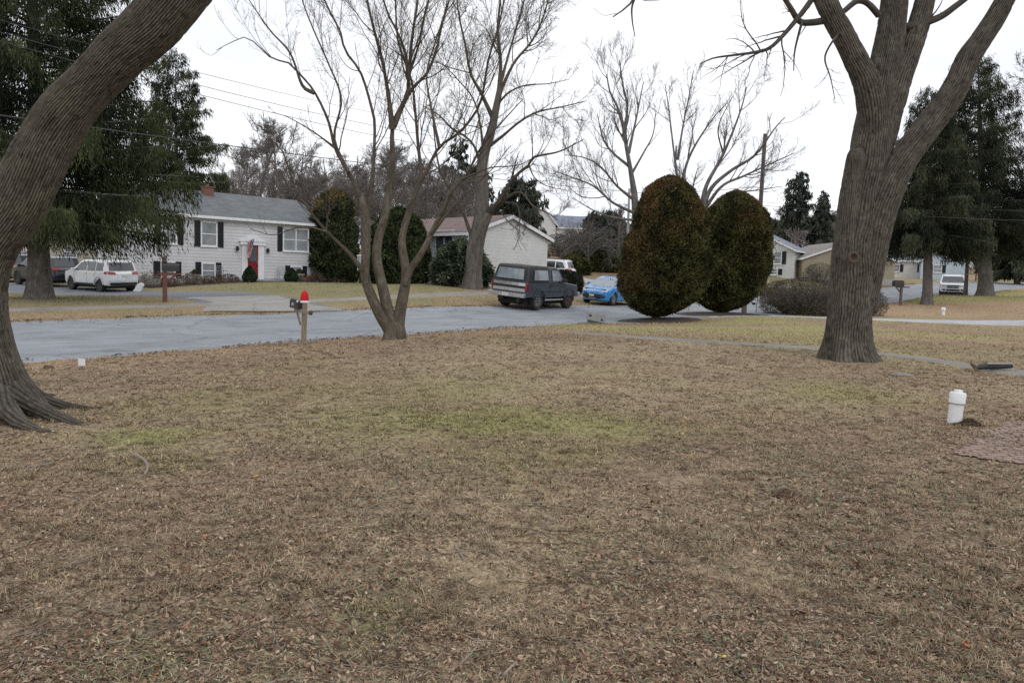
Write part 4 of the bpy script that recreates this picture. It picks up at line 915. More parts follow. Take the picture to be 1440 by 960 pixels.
shrub('clipped_evergreen', 'taller egg-shaped clipped evergreen with rusty brown foliage, left of the pair', p1, 'evergreen shrub', 'pair of clipped evergreens', stem=(.12, 5, .9, .35), n=95000, prof=egg(H1, 1.78), lean=.12, seed=61, size=.15, width=.036, c_dark=AD, c_light=AL, c_hot=AH, shell=.42, lump=.11, up=.5, jitter=.5, core=.78,
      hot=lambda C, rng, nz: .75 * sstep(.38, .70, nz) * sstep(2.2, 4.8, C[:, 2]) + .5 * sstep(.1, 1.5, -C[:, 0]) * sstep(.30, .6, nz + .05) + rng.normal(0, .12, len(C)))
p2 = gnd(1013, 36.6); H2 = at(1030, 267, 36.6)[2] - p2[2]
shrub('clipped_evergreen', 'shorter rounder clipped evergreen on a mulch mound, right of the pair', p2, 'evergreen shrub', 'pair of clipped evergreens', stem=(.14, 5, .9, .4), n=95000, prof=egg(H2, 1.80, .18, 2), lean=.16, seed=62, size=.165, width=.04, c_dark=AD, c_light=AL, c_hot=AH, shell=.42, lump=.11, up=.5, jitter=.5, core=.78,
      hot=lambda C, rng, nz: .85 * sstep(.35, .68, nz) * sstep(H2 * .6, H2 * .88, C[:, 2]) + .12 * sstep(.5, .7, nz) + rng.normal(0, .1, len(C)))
def column(H, R): return [(0, R * .75), (H * .1, R * .95), (H * .35, R), (H * .6, R * .9), (H * .8, R * .66), (H * .92, R * .38), (H, .03)]
p = gnd(469, 57); shrub('columnar_evergreen', 'tall dark columnar evergreen with a brown ragged top right of the grey-sided house', p, 'evergreen', None, n=30000, prof=[(0, 1.5), (.6, 1.75), (2.5, 1.75), (4.2, 1.6), (5.2, 1.5), (5.8, 1.3), (6.4, .9), (6.8, .05)], seed=63, size=.3, width=.09, c_dark=(.02, .027, .015), c_light=(.062, .074, .034), c_hot=(.15, .115, .055), shell=.5, lump=.14, up=.6, jitter=.5, core=.72,
      hot=lambda C, rng, nz: sstep(4.6, 6.2, C[:, 2] + 2 * (nz - .5)) * (.25 + .8 * sstep(.4, .6, nz)))
p = gnd(560, 45.5); shrub('columnar_evergreen', 'broad dark evergreen behind the stems of the multi-stemmed tree', p, 'evergreen', None, n=26000, prof=[(0, 1.5), (.5, 1.8), (2.0, 1.75), (3.2, 1.5), (4.0, .95), (4.4, .1)], seed=64, size=.24, width=.08, c_dark=(.02, .028, .014), c_light=(.066, .082, .034), shell=.5, lump=.14, up=.6, jitter=.5, core=.72)
p = gnd(648, 43.6); shrub('rhododendron', 'broad-leaved rhododendron behind the trunk across the street', p, 'shrub', None, n=9000, prof=[(0, 1.35), (.5, 1.75), (1.2, 1.75), (1.8, 1.35), (2.3, .8), (2.6, .1)], seed=65, size=.24, width=.085, c_dark=(.026, .04, .026), c_light=(.13, .155, .095), shell=.5, lump=.15, up=-.15, jitter=.6, core=.74)
p = gnd(790, 48.5); shrub('low_hedge', 'low dark clipped hedge just behind the hood of the old pickup-like truck', p, 'hedge', None, n=9000, prof=[(0, 1.15), (.6, 1.25), (1.0, 1.1), (1.25, .75), (1.38, .1)], seed=66, size=.14, width=.06, c_dark=(.014, .018, .012), c_light=(.04, .045, .026), shell=.25, lump=.08, up=.6, jitter=.5, core=.8, axis=(1.1, 1.1))
for k, (px, Y, H, R, lab) in enumerate([(806, 66, 1.7, 1.4, 'yellow-green ragged bush left of the umbrella tree trunk'), (818, 70, 1.8, 1.5, 'green hedge clump directly behind the umbrella tree trunk'), (842, 70, 1.8, 1.6, 'green hedge clump right of the umbrella tree trunk'), (860, 70, 1.9, 1.6, 'olive hedge clump left of the clipped evergreens'), (880, 71, 2.0, 1.6, 'olive hedge clump partly behind the left clipped evergreen')]):
    shrub('hedge_bush', lab, gnd(px, Y), 'hedge', None, n=4500, prof=[(0, R * .9), (H * .4, R), (H * .75, R * .8), (H, R * .2)], seed=70 + k, size=.25, width=.1, c_dark=(.025, .03, .012), c_light=(.095, .10, .035), shell=.4, lump=.15, core=.75)
# twiggy winter bushes
def twig_bush(label, base, H, R, seed, n, c1, c2, ax=(1, 1), name='bare_bush', group=None, leaf=(.10, .03), prof=None, cat='shrub'):
    rng = np.random.default_rng(seed); t = thing(name, label, cat, base, 0, group)
    k = max(20, n // 60); a = rng.uniform(0, 2 * PI, k); rr = R * rng.uniform(.2, 1, k) ** .7; hh = H * rng.uniform(.6, 1.05, k) * (1 - .35 * (rr / R) ** 2)
    P = np.empty((k, 8, 3)); s = np.linspace(0, 1, 8)
    for q in range(2): P[:, :, q] = ((np.cos(a) if q == 0 else np.sin(a)) * rr * ax[q])[:, None] * (.25 + .75 * s ** .8)[None] + rng.normal(0, .04 * R, (k, 8))
    P[:, :, 2] = hh[:, None] * s[None] ** 1.1 - .05
    Rr = np.full((k, 1), .012 * max(1, H / 1.2)) * np.linspace(1, .3, 8)[None]
    l1 = grow(P, Rr, k * 9, rng, ts=(.2, 1), lf=.35, ang=45, K=5, up=.2, wig=.3, rf=.6, rmin=.006)
    V, Q, B = cat_tubes([tubes(P, Rr, 4), tubes(*l1, 3)]); np_mesh('twigs', V, Q, M['bark_wood'], t, True, bc=B)
    V, Fs, c = leafblob(n, prof or [(0, R * .75), (H * .3, R), (H * .65, R * .92), (H * .88, R * .6), (H, R * .1)], seed, leaf[0], leaf[1], c1, c2, shell=.55, lump=.18, up=.35, jitter=.9, axis=ax)
    np_mesh('foliage', V, Fs, M['leaf'], t, col=c)
    return t
twig_bush('large brown twiggy bush left of the big trunk', gnd(1128, 41), 1.95, 2.15, 81, 22000, (.05, .042, .032), (.135, .11, .065), ax=(1.08, .8), leaf=(.10, .022))
twig_bush('brown twiggy bush showing right of the big trunk', gnd(1220, 42), 1.5, .9, 82, 5000, (.06, .05, .04), (.14, .115, .08), leaf=(.10, .022))
twig_bush('small dark green bush before the tan house', gnd(1153, 74), 1.9, 1.6, 83, 4000, (.02, .025, .018), (.07, .075, .05))
twig_bush('reddish brown bush on the slope below the distant house', gnd(783, 88), 2.4, 2.2, 84, 3000, (.08, .055, .05), (.17, .12, .11), leaf=(.2, .05))
twig_bush('dark bush on the slope right of the reddish bush', gnd(800, 86), 2.8, 1.9, 85, 3000, (.03, .033, .03), (.075, .08, .065), leaf=(.2, .06))

p = gnd(1116, 105); spruce('conifer', 'tall open-crowned pine above the white gabled house on the right', p, at(1116, 244, 105)[2] - p[2], 2.5, 6.0, 46, 3400, 55, (.030, .036, .030), (.075, .085, .062), hang=.9, size=.8, width=.2, trunk_r=.3, power=.45, cat='conifer')
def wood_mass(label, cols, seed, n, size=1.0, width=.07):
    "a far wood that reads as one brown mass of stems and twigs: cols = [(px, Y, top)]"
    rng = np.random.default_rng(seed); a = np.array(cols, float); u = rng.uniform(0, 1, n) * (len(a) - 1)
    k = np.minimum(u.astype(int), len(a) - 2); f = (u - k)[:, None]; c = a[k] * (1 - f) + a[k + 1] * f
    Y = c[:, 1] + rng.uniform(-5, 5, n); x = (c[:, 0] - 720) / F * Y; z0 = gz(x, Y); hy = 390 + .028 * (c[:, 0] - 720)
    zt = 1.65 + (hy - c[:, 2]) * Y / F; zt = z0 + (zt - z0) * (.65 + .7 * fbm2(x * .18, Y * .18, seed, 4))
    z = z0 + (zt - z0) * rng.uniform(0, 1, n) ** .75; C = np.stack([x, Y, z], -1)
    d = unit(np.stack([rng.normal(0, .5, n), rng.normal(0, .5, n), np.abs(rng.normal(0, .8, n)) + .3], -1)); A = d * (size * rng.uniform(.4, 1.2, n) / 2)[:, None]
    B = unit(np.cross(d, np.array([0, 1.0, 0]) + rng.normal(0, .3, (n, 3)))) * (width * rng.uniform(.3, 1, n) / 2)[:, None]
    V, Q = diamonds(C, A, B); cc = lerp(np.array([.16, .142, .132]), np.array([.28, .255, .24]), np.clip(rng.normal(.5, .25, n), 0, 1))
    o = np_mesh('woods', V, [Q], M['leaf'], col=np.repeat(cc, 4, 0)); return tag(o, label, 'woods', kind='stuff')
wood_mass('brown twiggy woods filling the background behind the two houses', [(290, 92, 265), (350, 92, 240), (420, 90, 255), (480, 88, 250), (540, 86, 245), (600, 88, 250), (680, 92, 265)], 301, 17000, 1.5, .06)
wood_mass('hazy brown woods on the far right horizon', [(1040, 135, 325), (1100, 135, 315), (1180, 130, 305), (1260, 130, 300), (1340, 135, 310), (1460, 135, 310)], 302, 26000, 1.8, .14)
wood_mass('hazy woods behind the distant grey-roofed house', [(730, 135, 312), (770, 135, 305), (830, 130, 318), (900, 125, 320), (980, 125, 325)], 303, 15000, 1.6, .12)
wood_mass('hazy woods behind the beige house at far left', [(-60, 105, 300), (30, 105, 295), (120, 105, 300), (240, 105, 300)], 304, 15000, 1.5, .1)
# ------------------------------------------------------------------ houses
class Frame:
    "a facade plane: s along the wall, z up, measured from sight lines"
    def __init__(s, O, ang):
        s.O = np.array(O, float); s.ang = ang; s.d = np.array([math.cos(ang), math.sin(ang), 0]); s.n = np.array([-math.sin(ang), math.cos(ang), 0])
    def sz(s, px, py, back=0.0):
        r = ray(px, py); o = s.O + s.n * back
        t = ((o - EYE) @ s.n) / (r @ s.n); p = EYE + r * t - s.O
        return p @ s.d, p[2]
def window(t, x0, x1, z0, z1, y=0.0, sash=True, cols=1, fw=.09, glass='curtain_glass', proud=.05):
    m_ = MB(); m_.box(x0, x0 + fw, y - proud, y + .02, z0, z1); m_.box(x1 - fw, x1, y - proud, y + .02, z0, z1)
    m_.box(x0 + fw, x1 - fw, y - proud, y + .02, z0, z0 + fw); m_.box(x0 + fw, x1 - fw, y - proud, y + .02, z1 - fw, z1)
    for c in range(1, cols):
        xc = x0 + (x1 - x0) * c / cols; m_.box(xc - fw * .45, xc + fw * .45, y - proud + .004, y + .02, z0 + fw, z1 - fw)
    if sash: m_.box(x0 + fw, x1 - fw, y - proud + .012, y + .018, (z0 + z1) / 2 - .03, (z0 + z1) / 2 + .03)
    f = m_.build('window', M['white_trim'], t)
    g_ = MB(); g_.add([(x0 + fw, y - .012, z0 + fw), (x1 - fw, y - .012, z0 + fw), (x1 - fw, y - .012, z1 - fw), (x0 + fw, y - .012, z1 - fw)], [(0, 1, 2, 3)])
    g_.build('pane', M[glass], f)
    s_ = MB(); s_.box(x0 - .04, x1 + .04, y - proud - .04, y + .01, z0 - .05, z0 - .002); s_.build('sill', M['white_trim'], f)
    return f
def shutter(t, x0, x1, z0, z1, y=0.0):
    b = MB(); b.box(x0, x0 + .05, y - .04, y, z0, z1); b.box(x1 - .05, x1, y - .04, y, z0, z1); b.box(x0 + .05, x1 - .05, y - .04, y, z1 - .07, z1); b.box(x0 + .05, x1 - .05, y - .04, y, z0, z0 + .07)
    n = max(3, int((z1 - z0 - .14) / .09))
    for k in range(n):
        a = z0 + .07 + (z1 - z0 - .14) * k / n; h = (z1 - z0 - .14) / n
        b.add([(x0 + .05, y - .01, a), (x1 - .05, y - .01, a), (x1 - .05, y - .03, a + h), (x0 + .05, y - .03, a + h), ], [(0, 1, 2, 3)])
        b.add([(x0 + .05, y - .03, a + h), (x1 - .05, y - .03, a + h), (x1 - .05, y - .01, a + h), (x0 + .05, y - .01, a + h)], [(0, 1, 2, 3)])
    return b.build('shutter', M['shutter'], t)
def gable_body(t, x0, x1, y0, y1, zb, ze, zr, along, wall, roof, over=.35, rake=.2, th=.16, trim='white_trim'):
    "walls and roof; along='x': ridge runs along x"
    w = MB()
    if along == 'x':
        yc = (y0 + y1) / 2; w.prism([(y0, zb), (y1, zb), (y1, ze), (yc, zr), (y0, ze)], x0, x1, 'x')
        k = (zr - ze) / (yc - y0); A, Bq = y0 - over, x0 - rake, 
        r = MB()
        r.prism([(y0 - over, ze - over * k + .02), (yc, zr + .02), (yc, zr + th + .02), (y0 - over, ze - over * k + th + .02)], x0 - rake, x1 + rake, 'x')
        r.prism([(y1 + over, ze - over * k + .02), (y1 + over, ze - over * k + th + .02), (yc + .002, zr + th + .02), (yc + .002, zr + .02)], x0 - rake, x1 + rake, 'x')
        f = MB(); zf = ze - over * k
        f.box(x0 - rake, x1 + rake, y0 - over - .06, y0 - over - .003, zf - .02, zf + .15); f.box(x0 - rake + .01, x1 + rake - .01, y0 - over, y0 - .003, zf - .04, zf - .002)
        for xx in (x0 - rake - .03, x1 + rake + .003):
            f.prism([(y0 - over, zf - .06), (yc, zr - .06), (yc, zr + .12), (y0 - over, zf + .12)], xx, xx + .027, 'x'); f.prism([(yc + .002, zr - .06), (y1 + over, zf - .06), (y1 + over, zf + .12), (yc + .002, zr + .12)], xx, xx + .027, 'x')
    else:
        xc = (x0 + x1) / 2; w.prism([(x0, zb), (x1, zb), (x1, ze), (xc, zr), (x0, ze)], y0, y1, 'y')
        k = (zr - ze) / (xc - x0); zf = ze - over * k
        r = MB()
        r.prism([(x0 - over, zf + .02), (xc, zr + .02), (xc, zr + th + .02), (x0 - over, zf + th + .02)], y0 - rake, y1 + rake, 'y')
        r.prism([(x1 + over, zf + .02), (x1 + over, zf + th + .02), (xc + .002, zr + th + .02), (xc + .002, zr + .02)], y0 - rake, y1 + rake, 'y')
        f = MB()
        for yy in (y0 - rake - .03,):
            f.prism([(x0 - over, zf - .06), (xc, zr - .06), (xc, zr + .14), (x0 - over, zf + .14)], yy, yy + .027, 'y'); f.prism([(xc + .002, zr - .06), (x1 + over, zf - .06), (x1 + over, zf + .14), (xc + .002, zr + .14)], yy, yy + .027, 'y')
        f.box(x0 - over - .06, x0 - over - .003, y0 - rake, y1 + rake, zf - .03, zf + .14); f.box(x1 + over + .003, x1 + over + .06, y0 - rake, y1 + rake, zf - .03, zf + .14)
    wo = w.build('wall', M[wall], t); ro = r.build('roof', M[roof], t); fo = f.build('eave_trim', M[trim], t)
    return wo, ro, fo

# ---- grey-sided split-level house on the left
A1 = math.radians(45)
O1 = at(357, 396, 53.0); O1[2] = float(gz(O1[0], O1[1])) - .05
F1 = Frame(O1, A1)
t = thing('grey_house', 'pale grey sided split-level house with black shutters and a red door', 'house', O1, A1)
sl, _z = F1.sz(196, 360); sr, _z = F1.sz(455.5, 360); _s, ze1 = F1.sz(350, 309, -.3); _s, zr1 = F1.sz(350, 276.5, 4.0)
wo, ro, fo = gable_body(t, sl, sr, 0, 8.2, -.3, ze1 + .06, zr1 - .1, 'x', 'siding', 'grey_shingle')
fb = MB(); fb.box(sl - .01, sr + .01, -.02, .05, -.3, .22); fb.build('foundation', M['concrete'], t)
cb = MB(); cb.box(sr - .06, sr + .04, -.025, -.002, .23, ze1 + .02); cb.build('corner_board', M['white_trim'], t)
gt = MB(); gt.tube([(sr - .25, -.4, ze1 - .1), (sr - .25, -.08, ze1 - .35), (sr - .25, -.08, .1)], .04, 6); gt.build('downspout', M['white_trim'], t)
def R1(x0, y0, x1, y1):
    xm, ym = (x0 + x1) / 2, (y0 + y1) / 2
    a = F1.sz(x0, ym)[0]; b = F1.sz(x1, ym)[0]; c = F1.sz(xm, y1)[1]; d = F1.sz(xm, y0)[1]
    return a, b, c, d
for r, cols, shl, shr in [((282, 311.5, 305.4, 346.7), 1, (273.1, 281.8), (305.8, 314.4)), ((397.5, 321, 434, 354), 2, (389.8, 397.2), (434.4, 441.9)), ((283, 369.3, 303, 392), 1, (274.5, 282.8), (303.2, 311.2)),
                          ((225.7, 368, 246.4, 390.6), 1, (215.4, 225.5), (246.8, 255)), ((408, 374.2, 424.8, 388), 1, (400.8, 407.8), (425, 431.6)), ((226, 307, 249, 343), 1, (217.5, 225.8), (249.3, 258))]:
    x0, x1, z0, z1 = R1(*r); window(t, x0, x1, z0, z1, 0, True, cols)
    low = r[1] > 360
    for s_ in (shl, shr):
        a = F1.sz(s_[0], (r[1] + r[3]) / 2)[0]; b = F1.sz(s_[1], (r[1] + r[3]) / 2)[0]
        shutter(t, a + .01, b - .01, z0 - .03, z1 + .03)
# door and surround
dx0, dx1, dz0, dz1 = R1(347.5, 347, 362.5, 390.5); px0, px1, pz0, pz1 = R1(339.5, 344, 370.5, 395)
dz0 = .28; pz0 = .16
b = MB(); b.box(px0, dx0, -.09, .02, pz0, dz1 + .1); b.box(dx1, px1, -.09, .02, pz0, dz1 + .1); b.box(px0 - .12, px1 + .12, -.16, .02, dz1 + .103, dz1 + .33)
xm = (px0 + px1) / 2; b.prism([(px0 - .22, dz1 + .333), (px1 + .22, dz1 + .333), (xm, dz1 + .85)], -.2, .02, 'y'); b.build('door_surround', M['white_trim'], t)
b = MB(); b.box(dx0, dx1, -.03, .01, dz0, dz1 + .09); d = b.build('door', M['red_door'], t)
zk = dz0 + (dz1 - dz0) * .5
b = MB(); b.add([(dx0 + .1, -.034, zk + .06), (dx1 - .1, -.034, zk + .06), (dx1 - .1, -.034, dz1), (dx0 + .1, -.034, dz1)], [(0, 1, 2, 3)]); b.build('pane', M['glass'], d)
b = MB(); b.box(dx0 + .04, dx1 - .04, -.045, -.031, zk - .02, zk + .05); b.box(dx0 + .02, dx0 + .1, -.044, -.031, dz0 + .02, dz1 + .08); b.build('storm_frame', M['red_door'], d)
b = MB(); b.box(dx1 - .1, dx1 - .05, -.1, -.046, zk - .1, zk + .12); b.build('handle', M['grey_metal'], d)
for pxl, pyl in [(333.6, 349.5), (376.5, 352.5)]:
    s_, z_ = F1.sz(pxl, pyl, -.1); b = MB(); b.box(s_ - .03, s_ + .03, -.06, 0, z_ + .05, z_ + .15); b.lathe([(.05, .16), (.11, .1), (.1, -.12), (.04, -.16)], 10, (s_, -.14, z_)); b.build('wall_lamp', M['black_metal'], t, True)
b = MB(); b.box(px0 - .6, px1 + 1.9, -1.5, -.03, -.3, .12); b.box(px0 - .3, px1 + .8, -1.9, -1.502, -.3, -.02); b.build('stoop', M['concrete'], t, bevel=.02)
sc_, zc_ = F1.sz(291, 272, 3.6)
b = MB(); b.box(sc_ - .34, sc_ + .34, 3.25, 3.8, zr1 - 1.3, zr1 + .28); b.box(sc_ - .38, sc_ + .38, 3.2, 3.85, zr1 + .282, zr1 + .37); ch = b.build('chimney', M['brick'], t)
b = MB(); b.lathe([(.1, zr1 + .372), (.1, zr1 + .52)], 12, (sc_, 3.5, 0)); b.build('flue', M['brick'], ch, True)
def L1(px, py_unused=None, off=-1.0, dz=0.0):
    "point in front of the grey house, off metres before the facade"
    r = ray(px, 400); o = O1 + F1.n * off
    k = ((o - EYE) @ F1.n) / (r @ F1.n); p = EYE + r * k
    return np.array([p[0], p[1], float(gz(p[0], p[1])) + dz])
# mulch bed before the house
pa, pb = L1(205, off=-1.3), L1(485, off=-1.0)
ribbon('mulch_bed', [pa[:2], L1(300, off=-1.3)[:2], L1(400, off=-1.2)[:2], pb[:2]], 1.25, [1.2, 1.4, 1.3, .9], .05, M['mulch'], 7, .4, jag=.2, label='dark mulch bed along the front of the grey-sided house', cat='ground bed')
for px, off, H, R, s, lab in [(351, -2.3, 1.05, .48, 90, 'small round-pointed evergreen shrub left of the red door'), (409.5, -2.2, .95, .46, 91, 'small round-pointed evergreen shrub before the low window right of the red door')]:
    shrub('evergreen_shrub', lab, L1(px, off=off), 'shrub', None, n=3500, prof=[(0, R * .7), (H * .3, R), (H * .6, R * .8), (H * .85, R * .4), (H, .03)], seed=s, size=.12, width=.05, c_dark=(.014, .024, .014), c_light=(.045, .065, .032), shell=.25, lump=.1, core=.72)
for k, (px, H, R, off, lab) in enumerate([(214, 1.0, .95, -1.6, 'rusty dead ornamental grass bush behind the white car'), (240, .55, .6, -1.9, 'low brown winter bush under the lower left window'), (270, .75, .6, -1.7, 'tufted brown bush beside the stone planter'), (296, .5, .6, -1.9, 'low brown bush under the second lower window'), (322, .55, .7, -1.8, 'low reddish bush left of the small evergreen shrub'),
                          (428, .5, .6, -1.6, 'low reddish bush before the garden chairs'), (444, .7, .6, -1.7, 'reddish brown bush at the right corner of the grey-sided house'), (464, .45, .7, -1.4, 'low brown heap of dead stems right of the house corner'), (480, .35, .6, -1.3, 'lowest dead stems at the right end of the mulch bed')]):
    twig_bush(lab, L1(px, off=off), H, R, 100 + k, 900, (.07, .045, .035), (.20, .135, .095), leaf=(.14, .03), group='winter bushes before the grey-sided house')
# planters, chairs, flag
def planter(px, off, lab):
    p = L1(px, off=off); t2 = thing('planter', lab, 'planter', p, A1)
    b = MB(); b.box(-.26, .26, -.18, .18, 0, .48); b.box(-.3, .3, -.22, .22, .482, .56); b.build('pot', M['concrete'], t2, bevel=.015)
    V, Fs, c = leafblob(500, [(.56, .2), (.7, .27), (.85, .15), (.9, .02)], int(px), .12, .05, (.02, .03, .015), (.06, .07, .04)); np_mesh('foliage', V, Fs, M['leaf'], t2, col=c)
    return t2
planter(275.5, -.95, 'pale stone planter left of the lower middle window'); planter(421, -.9, 'pale stone planter beside the garden chairs')
def chair(px, off, rz, lab):
    p = L1(px, off=off, dz=.05); t2 = thing('garden_chair', lab, 'chair', p, A1 + rz, 'metal garden chairs by the grey-sided house')
    b = MB(); b.box(-.25, .25, -.24, .24, .42, .45); b.build('seat', M['grey_metal'], t2)
    b = MB(); b.tube([(-.25, .22, .45), (-.25, .30, .8), (-.15, .33, .98), (.15, .33, .98), (.25, .30, .8), (.25, .22, .45)], .017, 6)
    for q in (-.12, 0, .12): b.tube([(q, .23, .45), (q, .31, .97)], .01, 5)
    for q in range(4): b.tube([(-.25, .25 + .02 * q, .55 + .1 * q), (.25, .25 + .02 * q, .55 + .1 * q)], .008, 4)
    b.build('backrest', M['grey_metal'], t2, True)
    for sx in (-.23, .23):
        for sy in (-.22, .22): MB().tube([(sx, sy, .42), (sx * 1.08, sy * 1.08, -.02)], .016, 6).build('leg', M['grey_metal'], t2, True)
        MB().tube([(sx, -.22, .42), (sx, -.22, .66), (sx, .26, .68)], .015, 6).build('armrest', M['grey_metal'], t2, True)
chair(313, -.85, .2, 'wire garden chair right of the lower middle window'); chair(396, -.8, -.2, 'wire garden chair between the red door and the low right window'); chair(443, -.8, .15, 'grey garden chair at the right corner of the grey-sided house')
p = L1(433, off=-1.2, dz=.02); t2 = thing('lawn_ornament', 'small red and white ornament standing between bush and chair', 'ornament', p, A1)
MB().lathe([(.16, 0), (.19, .15), (.15, .34), (.06, .5), (.02, .55)], 12).build('body', pm('ornament_red', (.45, .06, .05), rough=.5), t2, True); MB().lathe([(.195, .1), (.2, .15), (.19, .2)], 12).build('band', M['plastic_white'], t2, True)
# a pale sack leaning by the drive
p = gnd(194, 43.2); t2 = thing('lawn_bag', 'pale bag leaning beside the rear of the white parked car', 'bag', p, .3)
MB().prism([(-.25, 0), (.15, 0), (.34, .42), (.16, .52), (-.02, .40)], -.15, .15, 'y').build('sack', M['plastic_white'], t2, bevel=.05)
# flag on its pole beside the door
fs, fz = F1.sz(355.5, 336, -.5); fp = O1 + F1.d * fs + F1.n * -.05 + np.array([0, 0, fz - .9])
t2 = thing('flag', 'red white and blue striped flag hanging beside the red front door', 'flag', fp, A1)
MB().tube([(-.02, 0, 0), (-.02, -.3, .45), (-.02, -.55, .92)], .018, 6).build('pole', M['white_trim'], t2, True)
nu, nv = 39, 20; V = []; c = []
u, v = np.meshgrid(np.linspace(0, 1, nu), np.linspace(0, 1, nv))       # u along the fly (hangs down), v along the hoist
hx = -.14 + .5 * (v - .55) + .10 * np.sin(v * 9 + u * 3) * (.3 + u) - .22 * u * (v - .3); hy = -.53 + .18 * (v * 1.0) + .12 * np.sin(v * 11 + u * 2) ; hz = .90 - .40 * (1 - v) * .6 - u * 1.12 + .1 * u * v
stripe = (np.floor(v * 12.99).astype(int) % 2) == 0
cc = np.where(stripe[..., None], np.array([.42, .03, .045]), np.array([.72, .70, .72]))
canton = (u < .4) & (v > 6 / 13.0); star = (np.sin(u * 2 * PI * 14) * np.sin(v * 2 * PI * 10) > .55)
cc = np.where(canton[..., None], np.where(star[..., None], np.array([.6, .6, .65]), np.array([.03, .035, .12])), cc)
i = np.arange(nu * nv).reshape(nv, nu); Q = np.stack([i[:-1, :-1], i[:-1, 1:], i[1:, 1:], i[1:, :-1]], -1).reshape(-1, 4)
M['cloth'] = attr_mat('flag_cloth', rough=.8, var=.1)
np_mesh('cloth', np.stack([hx, hy, hz], -1), [Q], M['cloth'], t2, True, col=cc.reshape(-1, 3))

# ---- white-sided house whose gable end faces the street
A2 = math.radians(45)
O2 = at(656, 400, 45.0); O2[2] = float(gz(O2[0], O2[1])) - .2
F2 = Frame(O2, A2)
t = thing('white_house', 'white sided house with maroon roof, blank gable wall and side stairs', 'house', O2, A2)
w2, _z = F2.sz(769, 380); _s, ze2 = F2.sz(769, 337); _s, zr2 = F2.sz(717, 306)
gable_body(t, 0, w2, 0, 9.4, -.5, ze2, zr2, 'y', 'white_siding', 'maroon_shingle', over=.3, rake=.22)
b = MB(); _s, zb = F2.sz(740, 376); b.box(-.012, w2 + .012, -.03, .3, zb - .06, zb); b.build('band_board', M['white_trim'], t)
# left side facade: y runs back; windows by boxes on x=0
def side_win(y0, y1, z0, z1):
    b = MB(); b.box(-.06, -.002, y0, y1, z0, z1); f = b.build('window', M['white_trim'], t)
    for a, c_ in ((y0 + .07, (y0 + y1) / 2 - .04), ((y0 + y1) / 2 + .04, y1 - .07)):
        MB().add([(-.066, a, z0 + .07), (-.066, c_, z0 + .07), (-.066, c_, z1 - .07), (-.066, a, z1 - .07)], [(0, 1, 2, 3)]).build('pane', M['glass'], f)
side_win(1.2, 2.8, 2.1, 3.4); side_win(5.2, 6.3, 1.8, 3.2); 
b = MB(); b.box(-.05, -.003, 6.9, 7.9, .9, 3.05); d = b.build('door', M['white_trim'], t); MB().add([(-.056, 7.1, 2.0), (-.056, 7.7, 2.0), (-.056, 7.7, 2.9), (-.056, 7.1, 2.9)], [(0, 1, 2, 3)]).build('pane', M['glass'], d)
# deck and stairs beside the facade
b = MB(); b.box(-1.7, -.06, 4.6, 8.6, .78, .9)
for q in range(6): b.box(-1.5, -.3, 4.6 - .28 * (q + 1), 4.6 - .28 * q - .003, .78 - .15 * q - .04, .78 - .15 * q)
b.box(-1.6, -.1, 4.62, 8.5, -.4, .77)
b.build('porch', M['dark_void'], t)
b = MB()
for q in np.linspace(4.65, 8.55, 26): b.box(-1.68, -1.64, q - .02, q + .02, .902, 1.8)
b.box(-1.7, -1.62, 4.6, 8.6, 1.802, 1.88)
for q in np.linspace(0, 1, 10):
    y = 4.55 - 1.6 * q; z = .85 - .85 * q; b.box(-1.52, -1.48, y - .02, y + .02, z - .3, z + .9)
b.prism([(4.58, 1.80), (2.9, .9), (2.9, .98), (4.58, 1.88)], -1.55, -1.45, 'x'); b.box(-1.56, -1.44, 2.82, 2.92, -.2, 1.05)
b.build('railing', M['white_trim'], t)
b = MB(); b.box(-.3, .0, 3.2, 3.5, zr2 - .9, zr2 - .5); 
b = MB(); b.tube([(.9, 8.0, zr2 - .9), (.9, 8.0, zr2 + .5)], .06, 8); b.build('vent_pipe', M['white_trim'], t, True)
p = gnd(590, 46); t2 = thing('porch_table', 'white slatted garden bench by the dark side porch', 'bench', p, A2 - .3)
b = MB()
for q in range(4): b.box(-.7, .7, -.2 + q * .12, -.1 + q * .12, .42, .45)
b.build('seat', M['white_trim'], t2); b = MB()
for q in range(3): b.box(-.7, .7, .26, .29, .52 + q * .14, .62 + q * .14)
b.build('backrest', M['white_trim'], t2)
for sx in (-.62, .62):
    b = MB(); b.box(sx - .03, sx + .03, -.18, -.12, 0, .418); b.box(sx - .03, sx + .03, .22, .258, 0, .95); b.build('leg', M['white_trim'], t2)

# ---- simple far houses
def far_house(name, label, px, Y, rz, w, d, ze, zr, along, wall, roof, wins=(), zb=-.6, group=None, over=.35, rake=.25):
    p = gnd(px, Y); t = thing(name, label, 'house', p, rz, group)
    gable_body(t, -w / 2, w / 2, 0, d, zb, ze, zr, along, wall, roof, over=over, rake=rake)
    for (x0, x1, z0, z1, sh) in wins:
        window(t, x0, x1, z0, z1, 0, True, 1 if x1 - x0 < 1.3 else 2, fw=.08)
        if sh:
            if 'l' in sh: shutter(t, x0 - .42, x0 - .03, z0, z1)
            if 'r' in sh: shutter(t, x1 + .03, x1 + .42, z0, z1)
    return t
vd = lambda px: math.atan2(1, (px - 720) / F) - PI / 2   # heading of the sight line measured from +Y
t = far_house('white_gabled_house', 'small white house with a blue-grey gable roof right of the clipped evergreens', 1060, 78, vd(1060) - math.radians(14), 7.6, 6, 2.4, 4.25, 'y', 'white_siding', 'blue_shingle',
              [(1.0, 1.75, 1.05, 2.3, ''), (1.85, 2.6, 1.05, 2.3, 'r'), (1.5, 2.3, .0, .6, 'r'), (-2.4, -1.0, 1.05, 2.3, 'lr')], over=.3, rake=.35)
